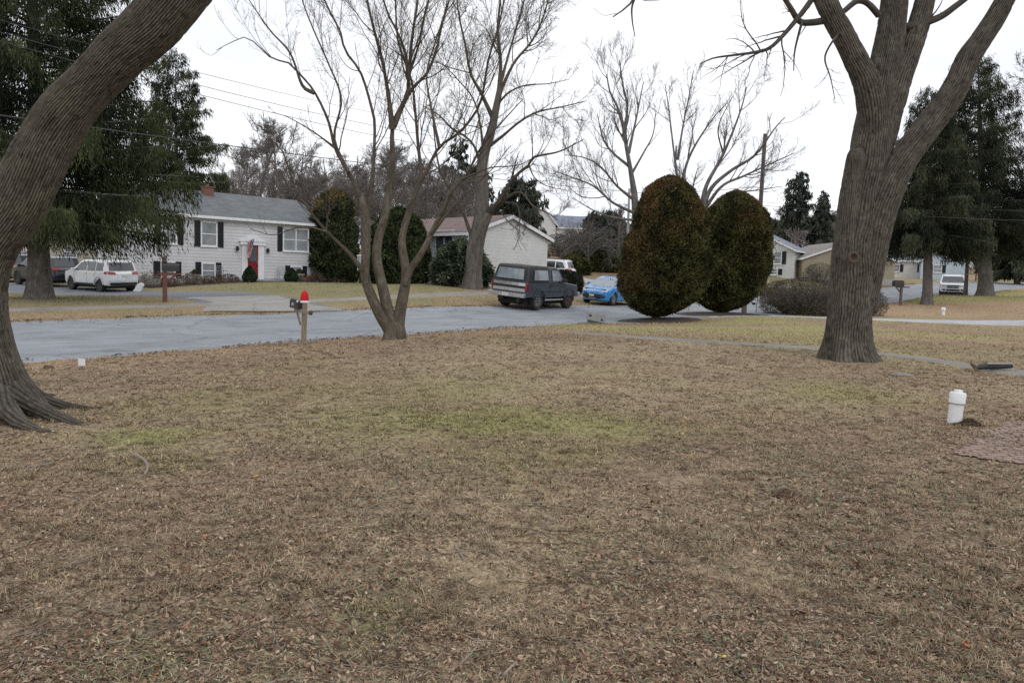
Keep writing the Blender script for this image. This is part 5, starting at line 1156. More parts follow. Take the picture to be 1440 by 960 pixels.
b = MB(); b.add([(-3.6, -.012, 2.45), (3.6, -.012, 2.45), (0, -.012, 4.15)], [(0, 1, 2)]); b.build('gable_panel', M['white_trim'], t)
t = far_house('tan_house', 'tan sided house with a taupe roof between white house and big trunk', 1192, 76, vd(1192) + math.radians(24), 9.0, 10, 2.25, 3.9, 'y', 'tan_siding', 'tan_shingle', [], over=.25, rake=.2)
b = MB(); b.box(-4.6, 4.6, -.06, .2, -.6, .5); b.build('foundation', M['concrete'], t)
p = gnd(1125, 80); p2_ = gnd(1118, 77.5)
t = thing('porch_entry', 'recessed porch entry with glass door between white and tan houses', 'porch', p, vd(1122))
b = MB(); b.box(-1.0, 1.0, 0, .2, -.5, 2.5); b.build('wall', M['beige_siding'], t)
b = MB(); b.box(-.1, .7, -.06, -.003, .4, 2.3); d = b.build('door', M['white_trim'], t); MB().add([(.02, -.066, .6), (.58, -.066, .6), (.58, -.066, 2.15), (.02, -.066, 2.15)], [(0, 1, 2, 3)]).build('pane', M['glass'], d)
b = MB(); b.box(-.9, .9, -2.0, -.07, .25, .38)
for q in np.linspace(-.85, .85, 12): b.box(q - .02, q + .02, -2.0, -1.96, -.3, .248)
b.build('deck', M['white_trim'], t)
t = thing('barrel', 'bright blue round-topped barrel on the porch beside the white house', 'barrel', p2_ + np.array([0, 0, .75]), 0)
MB().lathe([(.2, 0), (.27, .12), (.29, .36), (.27, .6), (.18, .7)], 18).build('drum', pm('blue_plastic', (.03, .05, .3), rough=.4), t, True); MB().lathe([(.295, .32), (.30, .36), (.295, .4)], 18).build('rib', pm('blue_rib', (.025, .04, .24), rough=.4), t, True)
far_house('distant_house', 'distant white house with a long grey roof on the hill', 790, 112, vd(790) + .15, 12, 8, 3.4, 5.2, 'x', 'white_siding', 'blue_shingle', [(-1.5, -.6, 1.8, 2.8, ''), (-4, -3.0, 1.8, 2.8, ''), (2, 3, 1.8, 2.8, '')])
far_house('distant_gable', 'narrow white gabled house just right of the white gable wall', 762, 110, vd(762), 3.6, 7, 3.8, 6.0, 'y', 'white_siding', 'blue_shingle', [(-.5, .5, 2.2, 3.2, '')])
far_house('light_blue_house', 'light blue house seen between the dark spruce trunks', 1326, 100, vd(1326) + .1, 5.2, 8, 2.4, 4.0, 'y', 'blue_siding', 'blue_shingle', [(-1.2, -.2, .9, 1.9, 'lr')])
far_house('white_rambler', 'low white house glimpsed left of the light blue house', 1282, 104, vd(1282) - .1, 7.5, 8, 2.3, 3.6, 'x', 'white_siding', 'grey_shingle', [(-2.5, -1.5, .8, 1.8, 'lr'), (1, 2.4, .8, 1.8, 'lr')])
far_house('beige_house', 'beige house seen behind the parked dark cars at far left', 26, 66, vd(26) + .1, 12, 8, 2.7, 4.3, 'x', 'beige_siding', 'tan_shingle', [(-3.4, -2.2, .9, 2.0, ''), (.5, 2.0, .9, 2.0, ''), (3.4, 4.4, .9, 2.0, '')])
far_house('pale_side_house', 'pale house partly hidden by the low drooping spruce boughs', 120, 70, vd(120) + .3, 10, 8, 2.8, 4.6, 'x', 'white_siding', 'grey_shingle', [(-3.5, -2.4, .9, 2.1, 'lr'), (1.4, 2.6, .9, 2.1, 'lr')])
# rail fence at far right
def rail_fence(name, label, px0, px1, Y, h=1.1, mat='wood_post', n=7, rails=3):
    a, b_ = gnd(px0, Y), gnd(px1, Y); t = thing(name, label, 'fence', (a + b_) / 2)
    c = (a + b_) / 2
    for k in range(n):
        p = a + (b_ - a) * k / (n - 1); p[2] = float(gz(p[0], p[1])); q = p - c
        MB().box(q[0] - .06, q[0] + .06, q[1] - .06, q[1] + .06, q[2] - .2, q[2] + h).build('post', M[mat], t)
    for r in range(rails):
        m_ = MB(); pts = []
        for k in range(n):
            p = a + (b_ - a) * k / (n - 1); pts.append((p[0] - c[0], p[1] - c[1] - .075, float(gz(p[0], p[1])) - c[2] + h * (.25 + .3 * r)))
        m_.tube(pts, .055, 6); m_.build('rail', M[mat], t)
rail_fence('rail_fence', 'dark rail fence beyond the street at the far right edge', 1372, 1480, 100, 1.3, 'pole_wood', 9)
rail_fence('rail_fence', 'low rail fence on the slope below the distant house', 755, 806, 86, 1.0, 'wood_post', 7)

# ------------------------------------------------------------------ vehicles
def paint(name, c, rough=.3, coat=.6, c2=None): return pm(name, c, c2 or tuple(v * .85 for v in c), scale=1.4, rough=rough, coat=coat, spec=.5)
M['tyre'] = pm('tyre_rubber', (.022, .021, .02), (.035, .032, .03), scale=20, rough=.85, bumps=.3)
M['rim'] = pm('alloy_rim', (.45, .46, .47), (.3, .3, .31), scale=10, rough=.35, metal=.7)
M['rim_rust'] = pm('rusty_rim', (.13, .07, .05), (.07, .04, .03), scale=12, rough=.7)
M['rim_dark'] = pm('dark_rim', (.05, .05, .055), (.03, .03, .03), rough=.4, metal=.5)
M['trim_black'] = pm('black_trim', (.02, .02, .021), (.03, .03, .03), rough=.6)
M['chrome'] = pm('chrome', (.62, .63, .64), (.5, .5, .51), rough=.22, metal=.8)
M['chrome_dull'] = pm('dull_metal', (.5, .5, .51), (.36, .36, .36), rough=.45, metal=.5)
M['tail_red'] = pm('tail_lamp', (.28, .012, .014), (.2, .01, .012), rough=.2)
M['head_lamp'] = pm('head_lamp', (.55, .56, .57), (.3, .3, .31), scale=20, rough=.1)
M['car_glass'] = pm('car_glass', (.03, .034, .038), (.02, .022, .025), rough=.04, spec=1.0)
M['car_glass_light'] = pm('hazy_glass', (.28, .32, .35), (.18, .21, .23), scale=3, rough=.1, spec=.9)
M['plate'] = pm('licence_plate', (.6, .6, .55), (.45, .46, .44), scale=30, rough=.4)
def offset_poly(poly, d):
    n = len(poly); A = sum(poly[i][0] * poly[(i + 1) % n][1] - poly[(i + 1) % n][0] * poly[i][1] for i in range(n)); sg = 1 if A > 0 else -1
    o = []
    for i in range(n):
        p0, p1, p2 = (np.array(poly[(i + k) % n]) for k in (-1, 0, 1))
        e1 = (p1 - p0) / (np.hypot(*(p1 - p0)) + 1e-9); e2 = (p2 - p1) / (np.hypot(*(p2 - p1)) + 1e-9)
        n1 = np.array([-e1[1], e1[0]]) * sg; n2 = np.array([-e2[1], e2[0]]) * sg; nn = n1 + n2; nn /= max(np.hypot(*nn), .35); nn = nn / max(.5, nn @ n1) if nn @ n1 > 0 else nn
        o.append(tuple(p1 + nn * d))
    return o
class Car:
    def __init__(s, name, label, cat, loc, rz, L, W, zb, wheels, rw, bottom, top, fr, paintm, group=None, endtaper=.12, nose=.12, belt=.9, tumble=.16, roofz=1.5, ra=None):
        s.t = thing(name, label, cat, loc, rz, group); s.L, s.W, s.wheels, s.rw = L, W, wheels, rw
        s.endtaper, s.nose, s.belt, s.tumble, s.roofz = endtaper, nose, belt, tumble, roofz; s.paint = paintm; s.top, s.fr = top, fr
        X0, Y0 = float(loc[0]), float(loc[1]); ex = (float(gz(X0 + 1, Y0)) - float(gz(X0 - 1, Y0))) / 2; ey = .7 * (float(gz(X0, Y0 + 1)) - float(gz(X0, Y0 - 1))) / 2; ex *= .7
        nz_ = Vector((-ex, -ey, 1)).normalized(); hx_ = Vector((math.cos(rz), math.sin(rz), 0)); hx_ = (hx_ - nz_ * hx_.dot(nz_)).normalized(); hy_ = nz_.cross(hx_)
        s.t.rotation_euler = Matrix((hx_, hy_, nz_)).transposed().to_euler(); s.t.location.z = float(gz(X0, Y0)) + .022
        ra = ra or rw + .06; pts = [(-L / 2 + bottom[0], bottom[1])]
        for wx in sorted(wheels):
            dz = bottom[1] - rw; a0 = math.asin(dz / ra) if abs(dz) < ra else 0
            for k in range(13):
                a = PI - a0 - (PI - 2 * a0) * k / 12; pts.append((wx + ra * math.cos(a), rw + ra * math.sin(a)))
        pts.append((L / 2 - bottom[2], bottom[1])); pts += top
        s.body_poly = pts
        s.prism('body', pts, paintm, chamf=.035)
        for wx in wheels:
            ar = [(wx + (ra - .004) * math.cos(a), rw + (ra - .004) * math.sin(a)) for a in np.linspace(-.1, PI + .1, 16)]; ar += [(wx + (ra - .022) * math.cos(a), rw + (ra - .022) * math.sin(a)) for a in np.linspace(PI + .1, -.1, 16)]
            lb = MB(); n_ = len(ar); y_ = s.hw(wx, rw) - .03
            lb.add([(x, -y_, z) for x, z in ar] + [(x, y_, z) for x, z in ar], [(i, i + n_, (i + 1) % n_ + n_, (i + 1) % n_) for i in range(n_)]); lb.build('wheel_liner', M['dark_void'], s.t)
        u = MB(); u.box(-L / 2 + .3, L / 2 - .3, -W / 2 + .27, W / 2 - .27, rw * .55, belt - .1); u.build('underbody', M['dark_void'], s.t)
    def hw(s, x, z):
        w = s.W / 2 - s.endtaper * max(0.0, (abs(x) - s.L * .28) / (s.L * .22)) ** 2
        if z > s.belt: w -= s.tumble * ((z - s.belt) / (s.roofz - s.belt)) ** 1.2
        if z < .5: w -= .05 * (.5 - z) / .3
        return w
    def warp(s, x, u, z):
        y = u * s.hw(x, z); k = max(0.0, (abs(x) - s.L * .3) / (s.L * .2))
        return (x - math.copysign(1, x) * s.nose * u * u * k, y, z)
    def prism(s, name, poly, mat, chamf=.03, parent=None, us=(-1, -.96, -.75, -.4, 0, .4, .75, .96, 1), scale=1.0):
        inner = offset_poly(poly, chamf); n = len(poly); V = []; Fc = []
        bm = bmesh.new(); rings = []
        for u in us:
            P = inner if abs(u) == 1 else poly
            rings.append([bm.verts.new((x, u * scale, z)) for x, z in P])
        for a, b in zip(rings[:-1], rings[1:]):
            for i in range(n): bm.faces.new((a[i], a[(i + 1) % n], b[(i + 1) % n], b[i]))
        caps = [bm.faces.new(rings[0]), bm.faces.new(rings[-1][::-1])]
        bmesh.ops.triangulate(bm, faces=caps)
        for xx in np.arange(-s.L / 2 + .2, s.L / 2, .3):
            bmesh.ops.bisect_plane(bm, geom=bm.verts[:] + bm.edges[:] + bm.faces[:], plane_co=(xx, 0, 0), plane_no=(1, 0, 0))
        for zz in np.arange(.3, s.roofz, .2):
            bmesh.ops.bisect_plane(bm, geom=bm.verts[:] + bm.edges[:] + bm.faces[:], plane_co=(0, 0, zz), plane_no=(0, 0, 1))
        for v in bm.verts: v.co = s.warp(v.co.x, v.co.y, v.co.z)
        bmesh.ops.recalc_face_normals(bm, faces=bm.faces)
        me = bpy.data.meshes.new(name); bm.to_mesh(me); bm.free()
        me.polygons.foreach_set('use_smooth', np.ones(len(me.polygons), bool)); me.set_sharp_from_angle(angle=math.radians(32))
        return link(name, me, parent or s.t, [mat])
    def side(s, name, poly, mat, off=.008, sides=(-1, 1), parent=None):
        "a flat panel lying on the flank, polygon in x-z"
        o = None
        for sg in sides:
            bm = bmesh.new(); f = bm.faces.new([bm.verts.new((x, sg, z)) for x, z in poly]); bmesh.ops.triangulate(bm, faces=[f])
            for xx in np.arange(-s.L / 2, s.L / 2, .3): bmesh.ops.bisect_plane(bm, geom=bm.verts[:] + bm.edges[:] + bm.faces[:], plane_co=(xx, 0, 0), plane_no=(1, 0, 0))
            for zz in np.arange(.3, s.roofz, .2): bmesh.ops.bisect_plane(bm, geom=bm.verts[:] + bm.edges[:] + bm.faces[:], plane_co=(0, 0, zz), plane_no=(0, 0, 1))
            for v in bm.verts:
                x, y, z = s.warp(v.co.x, v.co.y, v.co.z); v.co = (x, y + sg * off, z)
            me = bpy.data.meshes.new(name); bm.to_mesh(me); bm.free(); o = link(name, me, parent or s.t, [mat])
        return o
    def xend(s, z, front):
        "x of the body outline at height z, front or rear"
        P = s.body_poly; best = None; n = len(P)
        for i in range(n):
            (x0, z0), (x1, z1) = P[i], P[(i + 1) % n]
            if min(z0, z1) <= z <= max(z0, z1) and abs(z1 - z0) > 1e-6:
                x = x0 + (x1 - x0) * (z - z0) / (z1 - z0)
                if best is None or (front and x > best) or (not front and x < best): best = x
        return best
    def end(s, name, quad, mat, front=True, off=.012, parent=None, n=6, thick=0.0):
        "a panel on the nose or tail: quad = [(u,z)x4] with u across (-1..1)"
        sg = 1 if front else -1; V = []; q = np.array(quad, float)
        for a in np.linspace(0, 1, n):
            for b in np.linspace(0, 1, 4):
                u, z = (q[0] * (1 - a) + q[1] * a) * (1 - b) + (q[3] * (1 - a) + q[2] * a) * b
                x = s.xend(z, front); x0, y, zz = s.warp(x, u, z); V.append((x0 + sg * off, y, zz))
        Fs = [(i * 4 + j, i * 4 + j + 1, i * 4 + j + 5, i * 4 + j + 4) for i in range(n - 1) for j in range(3)]
        o = MB().add(V, Fs).build(name, mat, parent or s.t)
        if thick:
            m_ = o.modifiers.new('s', 'SOLIDIFY'); m_.thickness = thick; m_.offset = 0
        return o
    def pane(s, name, x0, z0, x1, z1, mat, m0=.1, m1=.1, inset=.88, off=.008):
        "sloping glass between two outline points"
        nrm = np.array([-(z1 - z0), x1 - x0]); nrm = nrm / np.hypot(*nrm)
        if nrm[1] < 0: nrm = -nrm
        V = []; 
        for a in np.linspace(m0, 1 - m1, 5):
            x = x0 + (x1 - x0) * a; z = z0 + (z1 - z0) * a
            for u in np.linspace(-inset, inset, 7):
                p = s.warp(x, u, z); V.append((p[0] + nrm[0] * off, p[1], p[2] + nrm[1] * off))
        Fs = [(i * 7 + j, i * 7 + j + 1, i * 7 + j + 8, i * 7 + j + 7) for i in range(4) for j in range(6)]
        return MB().add(V, Fs).build(name, mat, s.t)
    def wheelset(s, rim='rim', width=.22, rims=None, spokes=6):
        r = s.rw
        for k, wx in enumerate(s.wheels):
            for sg in (-1, 1):
                y = sg * (s.hw(wx, .45) - width / 2 - .015)
                b = MB(); h = width / 2
                b.lathe([(r * .60, -h * .75), (r * .68, -h), (r * .93, -h), (r, -h * .7), (r, h * .7), (r * .93, h), (r * .68, h), (r * .60, h * .75)], 30, (0, 0, 0), 'y')
                w = b.build('wheel', M['tyre'], s.t, True); w.location = (wx, y, r)
                b = MB(); rr = r * .64
                b.lathe([(rr * .98, sg * h * .4), (rr, sg * h * .78), (rr * .88, sg * h * .82), (rr * .84, sg * h * .5), (.01, sg * h * .45)], 26, (0, 0, 0), 'y')
                for q in range(spokes):
                    a = 2 * PI * q / spokes
                    ca, sa = math.cos(a), math.sin(a); wv = rr * .14
                    P = lambda rad, t_, yy: (ca * rad - sa * t_, yy, sa * rad + ca * t_)
                    b.add([P(rr * .1, -wv, sg * h * .7), P(rr * .1, wv, sg * h * .7), P(rr * .92, wv * .8, sg * h * .84), P(rr * .92, -wv * .8, sg * h * .84), P(rr * .1, -wv, sg * h * .4), P(rr * .1, wv, sg * h * .4), P(rr * .92, wv * .8, sg * h * .4), P(rr * .92, -wv * .8, sg * h * .4)],
                          [(0, 1, 2, 3), (0, 4, 5, 1), (1, 5, 6, 2), (2, 6, 7, 3), (3, 7, 4, 0)])
                b.lathe([(rr * .2, sg * h * .5), (rr * .18, sg * h * .86), (.01, sg * h * .9)], 14, (0, 0, 0), 'y')
                b.build('rim', M[(rims or {}).get((k, sg), rim)], w, True)
    def mirror(s, x, z, mat):
        for sg in (-1, 1):
            y = s.hw(x, z); b = MB(); b.box(x - .06, x + .07, *sorted((sg * (y + .02), sg * (y + .22))), z, z + .15); b.build('mirror', mat, s.t, bevel=.03)
    def handle(s, x, z, mat=None):
        for sg in (-1, 1):
            y = s.hw(x, z); b = MB(); b.box(x - .1, x + .1, *sorted((sg * (y + .004), sg * (y + .035))), z, z + .035); b.build('door_handle', mat or s.paint, s.t)
    def seam(s, pts, w=.014):
        for a, b in zip(pts[:-1], pts[1:]):
            d = np.array(b) - np.array(a); n = np.array([-d[1], d[0]]) / np.hypot(*d) * w / 2; a_, b_ = np.array(a), np.array(b)
            s.side('door_seam', [tuple(a_ + n), tuple(b_ + n), tuple(b_ - n), tuple(a_ - n)], M['trim_black'], .004)

# ---- old slate-blue two-door truck with dark topper
pB_ = gnd(752, 36.6)
hd = math.atan2(.82, .57)
steel = paint('slate_blue_paint', (.050, .062, .080), .42, .3, (.04, .05, .066))
c = Car('old_truck', 'old slate blue two-door truck with a black topper parked at the far kerb', 'truck', pB_ + np.array([0, 0, .06]), hd, 4.55, 1.98, .5, [-1.22, 1.42], .40, (.05, .56, .05),
        [(2.22, .70), (2.22, 1.02), (2.12, 1.10), (.86, 1.23), (-2.22, 1.23), (-2.24, .9)], None, steel, endtaper=.03, nose=.05, belt=1.2, tumble=.15, roofz=1.93, ra=.50)
c.prism('cab', [(-.42, 1.20), (.95, 1.20), (.40, 1.86), (.25, 1.90), (-.42, 1.91)], steel, .03)
c.prism('topper', [(-2.22, 1.21), (-.43, 1.21), (-.43, 1.93), (-1.6, 1.95), (-1.98, 1.93), (-2.06, 1.86)], M['trim_black'], .045)
c.side('window', [(-.22, 1.30), (.68, 1.30), (.33, 1.76), (-.22, 1.78)], M['car_glass_light'], .03)
c.side('topper_window', [(-1.78, 1.33), (-.60, 1.33), (-.60, 1.76), (-1.66, 1.78)], M['car_glass_light'], .045)
c.pane('windshield', .95, 1.20, .40, 1.86, M['car_glass'], .1, .1, .88, .03); c.pane('rear_window', -2.22, 1.21, -2.06, 1.86, M['car_glass_light'], .18, .12, .78, .05)
c.end('tailgate_band', [(-.9, 1.06), (.9, 1.06), (.9, 1.19), (-.9, 1.19)], M['chrome'], False, .03, thick=.03)
c.end('tailgate_panel', [(-.9, .95), (.9, .95), (.9, 1.05), (-.9, 1.05)], M['trim_black'], False, .02); c.end('tailgate_trim', [(-.9, .80), (.9, .80), (.9, .94), (-.9, .94)], M['chrome_dull'], False, .03, thick=.02)
for sg in (-1, 1): c.end('tail_lamp', [(sg * .92, .86), (sg * .995, .86), (sg * .995, 1.17), (sg * .92, 1.17)], M['tail_red'], False, .03, thick=.04, n=3); c.side('lamp_side', [(-2.235, .87), (-2.14, .87), (-2.14, 1.16), (-2.225, 1.16)], M['tail_red'], .012, (sg,))
b = MB(); b.box(-2.48, -2.27, -.97, .97, .55, .74); b.build('bumper', M['chrome'], c.t, bevel=.04); b = MB(); b.box(2.24, 2.42, -.97, .97, .55, .76); b.build('bumper', M['chrome'], c.t, bevel=.04)
b = MB(); b.box(-2.5, -2.483, -.18, .18, .58, .72); b.build('licence_plate', M['plate'], c.t)
b = MB(); b.tube([(-2.2, -.5, .42), (-1.6, -.5, .42)], .1, 10); b.build('muffler', M['trim_black'], c.t, True)
for sg in (-1, 1):
    b = MB(); b.tube([(-.68, sg * .93, .44), (.88, sg * .93, .44)], .045, 8); b.build('running_board', M['chrome'], c.t, True); 
    b = MB(); b.box(-2.2, -1.0, sg * .4 - .09, sg * .4 + .09, .4, .55) if sg > 0 else b.box(-1.34, -1.1, -.7, .7, .34, .48); b.build('axle', M['trim_black'], c.t)
for wx in (-1.22, 1.42):
    A_ = [(wx + .50 * math.cos(a), .40 + .50 * math.sin(a)) for a in np.linspace(.25, PI - .25, 14)]; B_ = [(wx + .57 * math.cos(a), .40 + .57 * math.sin(a)) for a in np.linspace(PI - .25, .25, 14)]
    c.side('wheel_arch', A_ + B_, steel, .03)
c.mirror(.62, 1.26, M['trim_black']); c.handle(-.28, 1.06, M['trim_black']); c.seam([(-.40, .62), (-.42, 1.20)]); c.seam([(.92, .62), (.94, 1.16)])
c.side('side_moulding', [(-.7, .80), (.88, .80), (.88, .84), (-.7, .84)], M['trim_black'], .012)
c.wheelset('rim', .27, {(1, -1): 'rim_rust', (1, 1): 'rim_rust'}, 8)
c.end('grille', [(-.6, .80), (.6, .80), (.6, 1.0), (-.6, 1.0)], M['trim_black'], True, .02)
for sg in (-1, 1): c.end('headlight', [(sg * .66, .80), (sg * .9, .80), (sg * .9, 1.0), (sg * .66, 1.0)], M['head_lamp'], True, .02)

# ---- bright blue hatchback facing us
pH = gnd(859, 42.6); hd = math.atan2(-.82, -.57)
blue = paint('bright_blue_paint', (.035, .26, .62), .22, 1.0, (.03, .23, .55))
c = Car('hatchback', 'bright blue hatchback parked facing us, half behind the left clipped evergreen', 'car', pH + np.array([0, 0, .05]), hd, 4.46, 1.76, .2, [-1.3, 1.32], .325, (.1, .22, .12),
        [(2.16, .26), (2.23, .46), (2.2, .68), (2.05, .78), (1.2, .96), (-1.9, .99), (-2.15, .92), (-2.22, .6)], None, blue, endtaper=.16, nose=.28, belt=.92, tumble=.2, roofz=1.46)
c.prism('cabin', [(-1.98, .95), (1.25, .92), (.42, 1.36), (.05, 1.45), (-.7, 1.47), (-1.5, 1.38), (-1.75, 1.28)], blue, .04)
c.pane('windshield', 1.25, .93, .42, 1.36, M['car_glass_light'], .05, .05, .86, .012); c.pane('rear_window', -1.98, .98, -1.62, 1.34, M['car_glass'], .1, .1, .8, .012)
c.side('window', [(.85, 1.0), (.28, 1.33), (-.28, 1.37), (-.28, 1.0)], M['car_glass'], .01); c.side('window', [(-.36, 1.0), (-.36, 1.37), (-.95, 1.36), (-1.4, 1.22), (-1.45, 1.04)], M['car_glass'], .01)
c.end('grille', [(-.62, .30), (.62, .30), (.80, .56), (-.80, .56)], M['trim_black'], True, .012, n=10); c.end('lower_intake', [(-.3, .31), (.3, .31), (.32, .36), (-.32, .36)], M['chrome_dull'], True, .02)
b = c.end('licence_plate', [(-.2, .42), (.2, .42), (.2, .53), (-.2, .53)], M['plate'], True, .02)
for sg in (-1, 1):
    c.end('headlight', [(sg * .58, .66), (sg * .97, .70), (sg * .97, .83), (sg * .66, .79)], M['head_lamp'], True, .014); c.end('fog_lamp', [(sg * .70, .34), (sg * .92, .36), (sg * .92, .50), (sg * .78, .48)], M['trim_black'], True, .013)
    c.end('tail_lamp', [(sg * .6, .74), (sg * .98, .74), (sg * .98, .92), (sg * .6, .92)], M['tail_red'], False, .012)
b = MB(); b.lathe([(.06, 0), (.07, .01), (.05, .02)], 14, (c.warp(c.xend(.66, True), 0, .66)[0] + .005, 0, .66), 'x'); b.build('emblem', M['chrome'], c.t, True)
c.mirror(.8, .96, blue); c.handle(-.18, .82); c.handle(-1.1, .84); c.seam([(.95, .32), (1.0, .92)]); c.seam([(-.32, .3), (-.33, .95)]); c.seam([(-1.2, .65), (-1.45, .95)])
c.wheelset('rim', .2, None, 10)

def suv(name, label, cat, loc, hd, pm_, group=None, grille=True, rimname='rim', darkglass='car_glass', cladding='trim_black'):
    c = Car(name, label, cat, loc, hd, 4.8, 1.94, .3, [-1.42, 1.46], .38, (.12, .36, .16),
            [(2.3, .42), (2.38, .62), (2.36, .95), (2.2, 1.04), (1.25, 1.13), (-2.15, 1.15), (-2.36, 1.0), (-2.4, .62)], None, pm_, group, endtaper=.12, nose=.16, belt=1.08, tumble=.17, roofz=1.76)
    c.prism('cabin', [(-2.2, 1.11), (1.3, 1.09), (.45, 1.64), (.15, 1.72), (-.8, 1.76), (-1.8, 1.72), (-1.98, 1.66)], pm_, .045)
    c.pane('windshield', 1.3, 1.09, .45, 1.64, M[darkglass], .06, .06, .87, .012); c.pane('rear_window', -2.2, 1.11, -1.98, 1.66, M[darkglass], .08, .12, .82, .014)
    c.side('window', [(.92, 1.14), (.36, 1.58), (-.26, 1.63), (-.26, 1.14)], M[darkglass], .01); c.side('window', [(-.34, 1.14), (-.34, 1.63), (-1.12, 1.63), (-1.12, 1.14)], M[darkglass], .01); c.side('window', [(-1.2, 1.15), (-1.2, 1.62), (-1.72, 1.56), (-1.95, 1.17)], M[darkglass], .01)
    b = c.end('rear_bumper', [(-.86, .38), (.86, .38), (.9, .52), (-.9, .52)], M['trim_black'], False, .014, thick=.03); c.side('sill', [(-.9, .37), (.95, .37), (.95, .46), (-.9, .46)], M[cladding], .01)
    c.end('licence_plate', [(-.18, .82), (.18, .82), (.18, .95), (-.18, .95)], M['plate'], False, .016)
    for sg in (-1, 1):
        c.end('tail_lamp', [(sg * .55, .97), (sg * .985, .97), (sg * .985, 1.12), (sg * .55, 1.09)], M['tail_red'], False, .016, thick=.02); c.side('lamp_side', [(-2.32, .97), (-2.0, 1.0), (-2.05, 1.1), (-2.2, 1.12)], M['tail_red'], .008, (sg,))
        c.end('headlight', [(sg * .56, .80), (sg * .97, .82), (sg * .97, .95), (sg * .56, .93)], M['head_lamp'], True, .014); c.end('fog_lamp', [(sg * .66, .47), (sg * .88, .47), (sg * .88, .58), (sg * .66, .58)], M['trim_black'], True, .014)
        b = MB(); y = sg * (c.hw(-.6, 1.7) - .12); b.tube([(.3, y, 1.72), (.2, y, 1.79), (-1.6, y, 1.79), (-1.75, y, 1.72)], .02, 6); b.build('roof_rail', M['trim_black'], c.t, True)
    c.end('grille', [(-.5, .68), (.5, .68), (.53, .94), (-.53, .94)], M['trim_black'], True, .014, n=8); c.end('grille_bar', [(-.5, .79), (.5, .79), (.5, .83), (-.5, .83)], M['chrome'], True, .024, n=8); c.end('lower_intake', [(-.55, .44), (.55, .44), (.6, .58), (-.6, .58)], M['trim_black'], True, .014)
    for wx in c.wheels:
        A_ = [(wx + .44 * math.cos(a), .38 + .44 * math.sin(a)) for a in np.linspace(.05, PI - .05, 14)]; B_ = [(wx + .50 * math.cos(a), .38 + .50 * math.sin(a)) for a in np.linspace(PI - .05, .05, 14)]
        c.side('wheel_arch', A_ + B_, pm_, .02)
    c.mirror(.88, 1.1, pm_); c.handle(-.15, .98); c.handle(-1.05, 1.0); c.seam([(.98, .48), (1.02, 1.1)]); c.seam([(-.3, .48), (-.3, 1.12)]); c.seam([(-1.0, .8), (-1.2, 1.12)])
    c.wheelset(rimname, .24, None, 7)
    return c
whitep = paint('white_paint', (.70, .71, .73), .25, .8, (.62, .63, .65)); darkp = paint('near_black_paint', (.016, .018, .026), .25, .9)
p = gnd(143, 44.2); s_ = suv('parked_suv', 'white four-door off-road wagon parked tail towards us before the grey-sided house', 'car', p + np.array([0, 0, .06]), math.radians(147), whitep, 'cars on the left drive', rimname='rim_dark')
p = gnd(66, 47.0); suv('parked_suv', 'dark blue-black wagon parked half behind the spruce trunk on the left', 'car', p + np.array([0, 0, .06]), math.radians(150), darkp, 'cars on the left drive', rimname='rim_dark')
p = gnd(6, 50.5); suv('parked_suv', 'dark car at the far left, mostly hidden by the leaning trunk', 'car', p + np.array([0, 0, .06]), math.radians(150), paint('grey_paint', (.05, .055, .065), .3, .8), 'cars on the left drive')
p = gnd(1338, 67.5); suv('parked_suv', 'white wagon facing us under the dark spruces on the right', 'car', p + np.array([0, 0, .07]), math.atan2(-.86, -.45), paint('pearl_white_paint', (.72, .73, .75), .25, .8, (.66, .67, .69)))
p = gnd(764, 57.5); suv('parked_suv', 'white car whose roof and rear show behind the low hedge and old truck', 'car', p + np.array([0, 0, .05]), math.radians(160), paint('clean_white_paint', (.74, .75, .78), .25, .8, (.68, .69, .72)), darkglass='car_glass')

# ------------------------------------------------------------------ mailboxes, poles, small street furniture
def arch_box(L, W, H, n=12):
    "mailbox shell: flat floor, round top; runs along x"
    pr = [(-W / 2, 0), (W / 2, 0)] + [(W / 2 * math.cos(a), H - W / 2 + W / 2 * math.sin(a)) for a in np.linspace(0, PI, n)]
    return pr
def mailbox_body(t, L, W, H, z, x0, mat, flagc=True, front=-1):
    b = MB(); b.prism(arch_box(L, W, H), x0, x0 + L, 'x'); o = b.build('box', M[mat], t, True); o.location = (0, 0, z)
    b = MB(); xx = (x0 - .012, x0 - .001) if front < 0 else (x0 + L + .001, x0 + L + .012)
    b.prism([(y * 1.03, zz * 1.01) for y, zz in arch_box(L, W, H)], xx[0], xx[1], 'x'); d = b.build('door', M[mat], t, True); d.location = (0, 0, z)
    b = MB(); xm = xx[0] - .02 if front < 0 else xx[1]; b.box(xm, xm + .02, -.02, .02, z + H * .75, z + H * .82); b.build('latch', M['grey_metal'], t)
    return o
def digits(t, txt_shapes, x0, z0, y, h, w, gap, mat):
    "seven-segment style house numerals on the side of a box"
    SEG = {'a': (0, 1, 1, 1), 'b': (1, .5, 1, 1), 'c': (1, 0, 1, .5), 'd': (0, 0, 1, 0), 'e': (0, 0, 0, .5), 'f': (0, .5, 0, 1), 'g': (0, .5, 1, .5)}
    m_ = MB(); th = h * .11
    for k, s_ in enumerate(txt_shapes):
        for ch in s_:
            a, b, c_, d_ = SEG[ch]; X0 = x0 + k * (w + gap) + a * w; X1 = x0 + k * (w + gap) + c_ * w; Z0 = z0 + b * h; Z1 = z0 + d_ * h
            m_.box(min(X0, X1) - th, max(X0, X1) + th, y - .004, y, min(Z0, Z1) - th, max(Z0, Z1) + th) if True else None
    return m_.build('numerals', mat, t)
pm1 = gnd(427, 18.6)
t = thing('mailbox', 'black mailbox on a weathered wooden post with pale numerals on its side', 'mailbox', pm1, math.radians(-52))
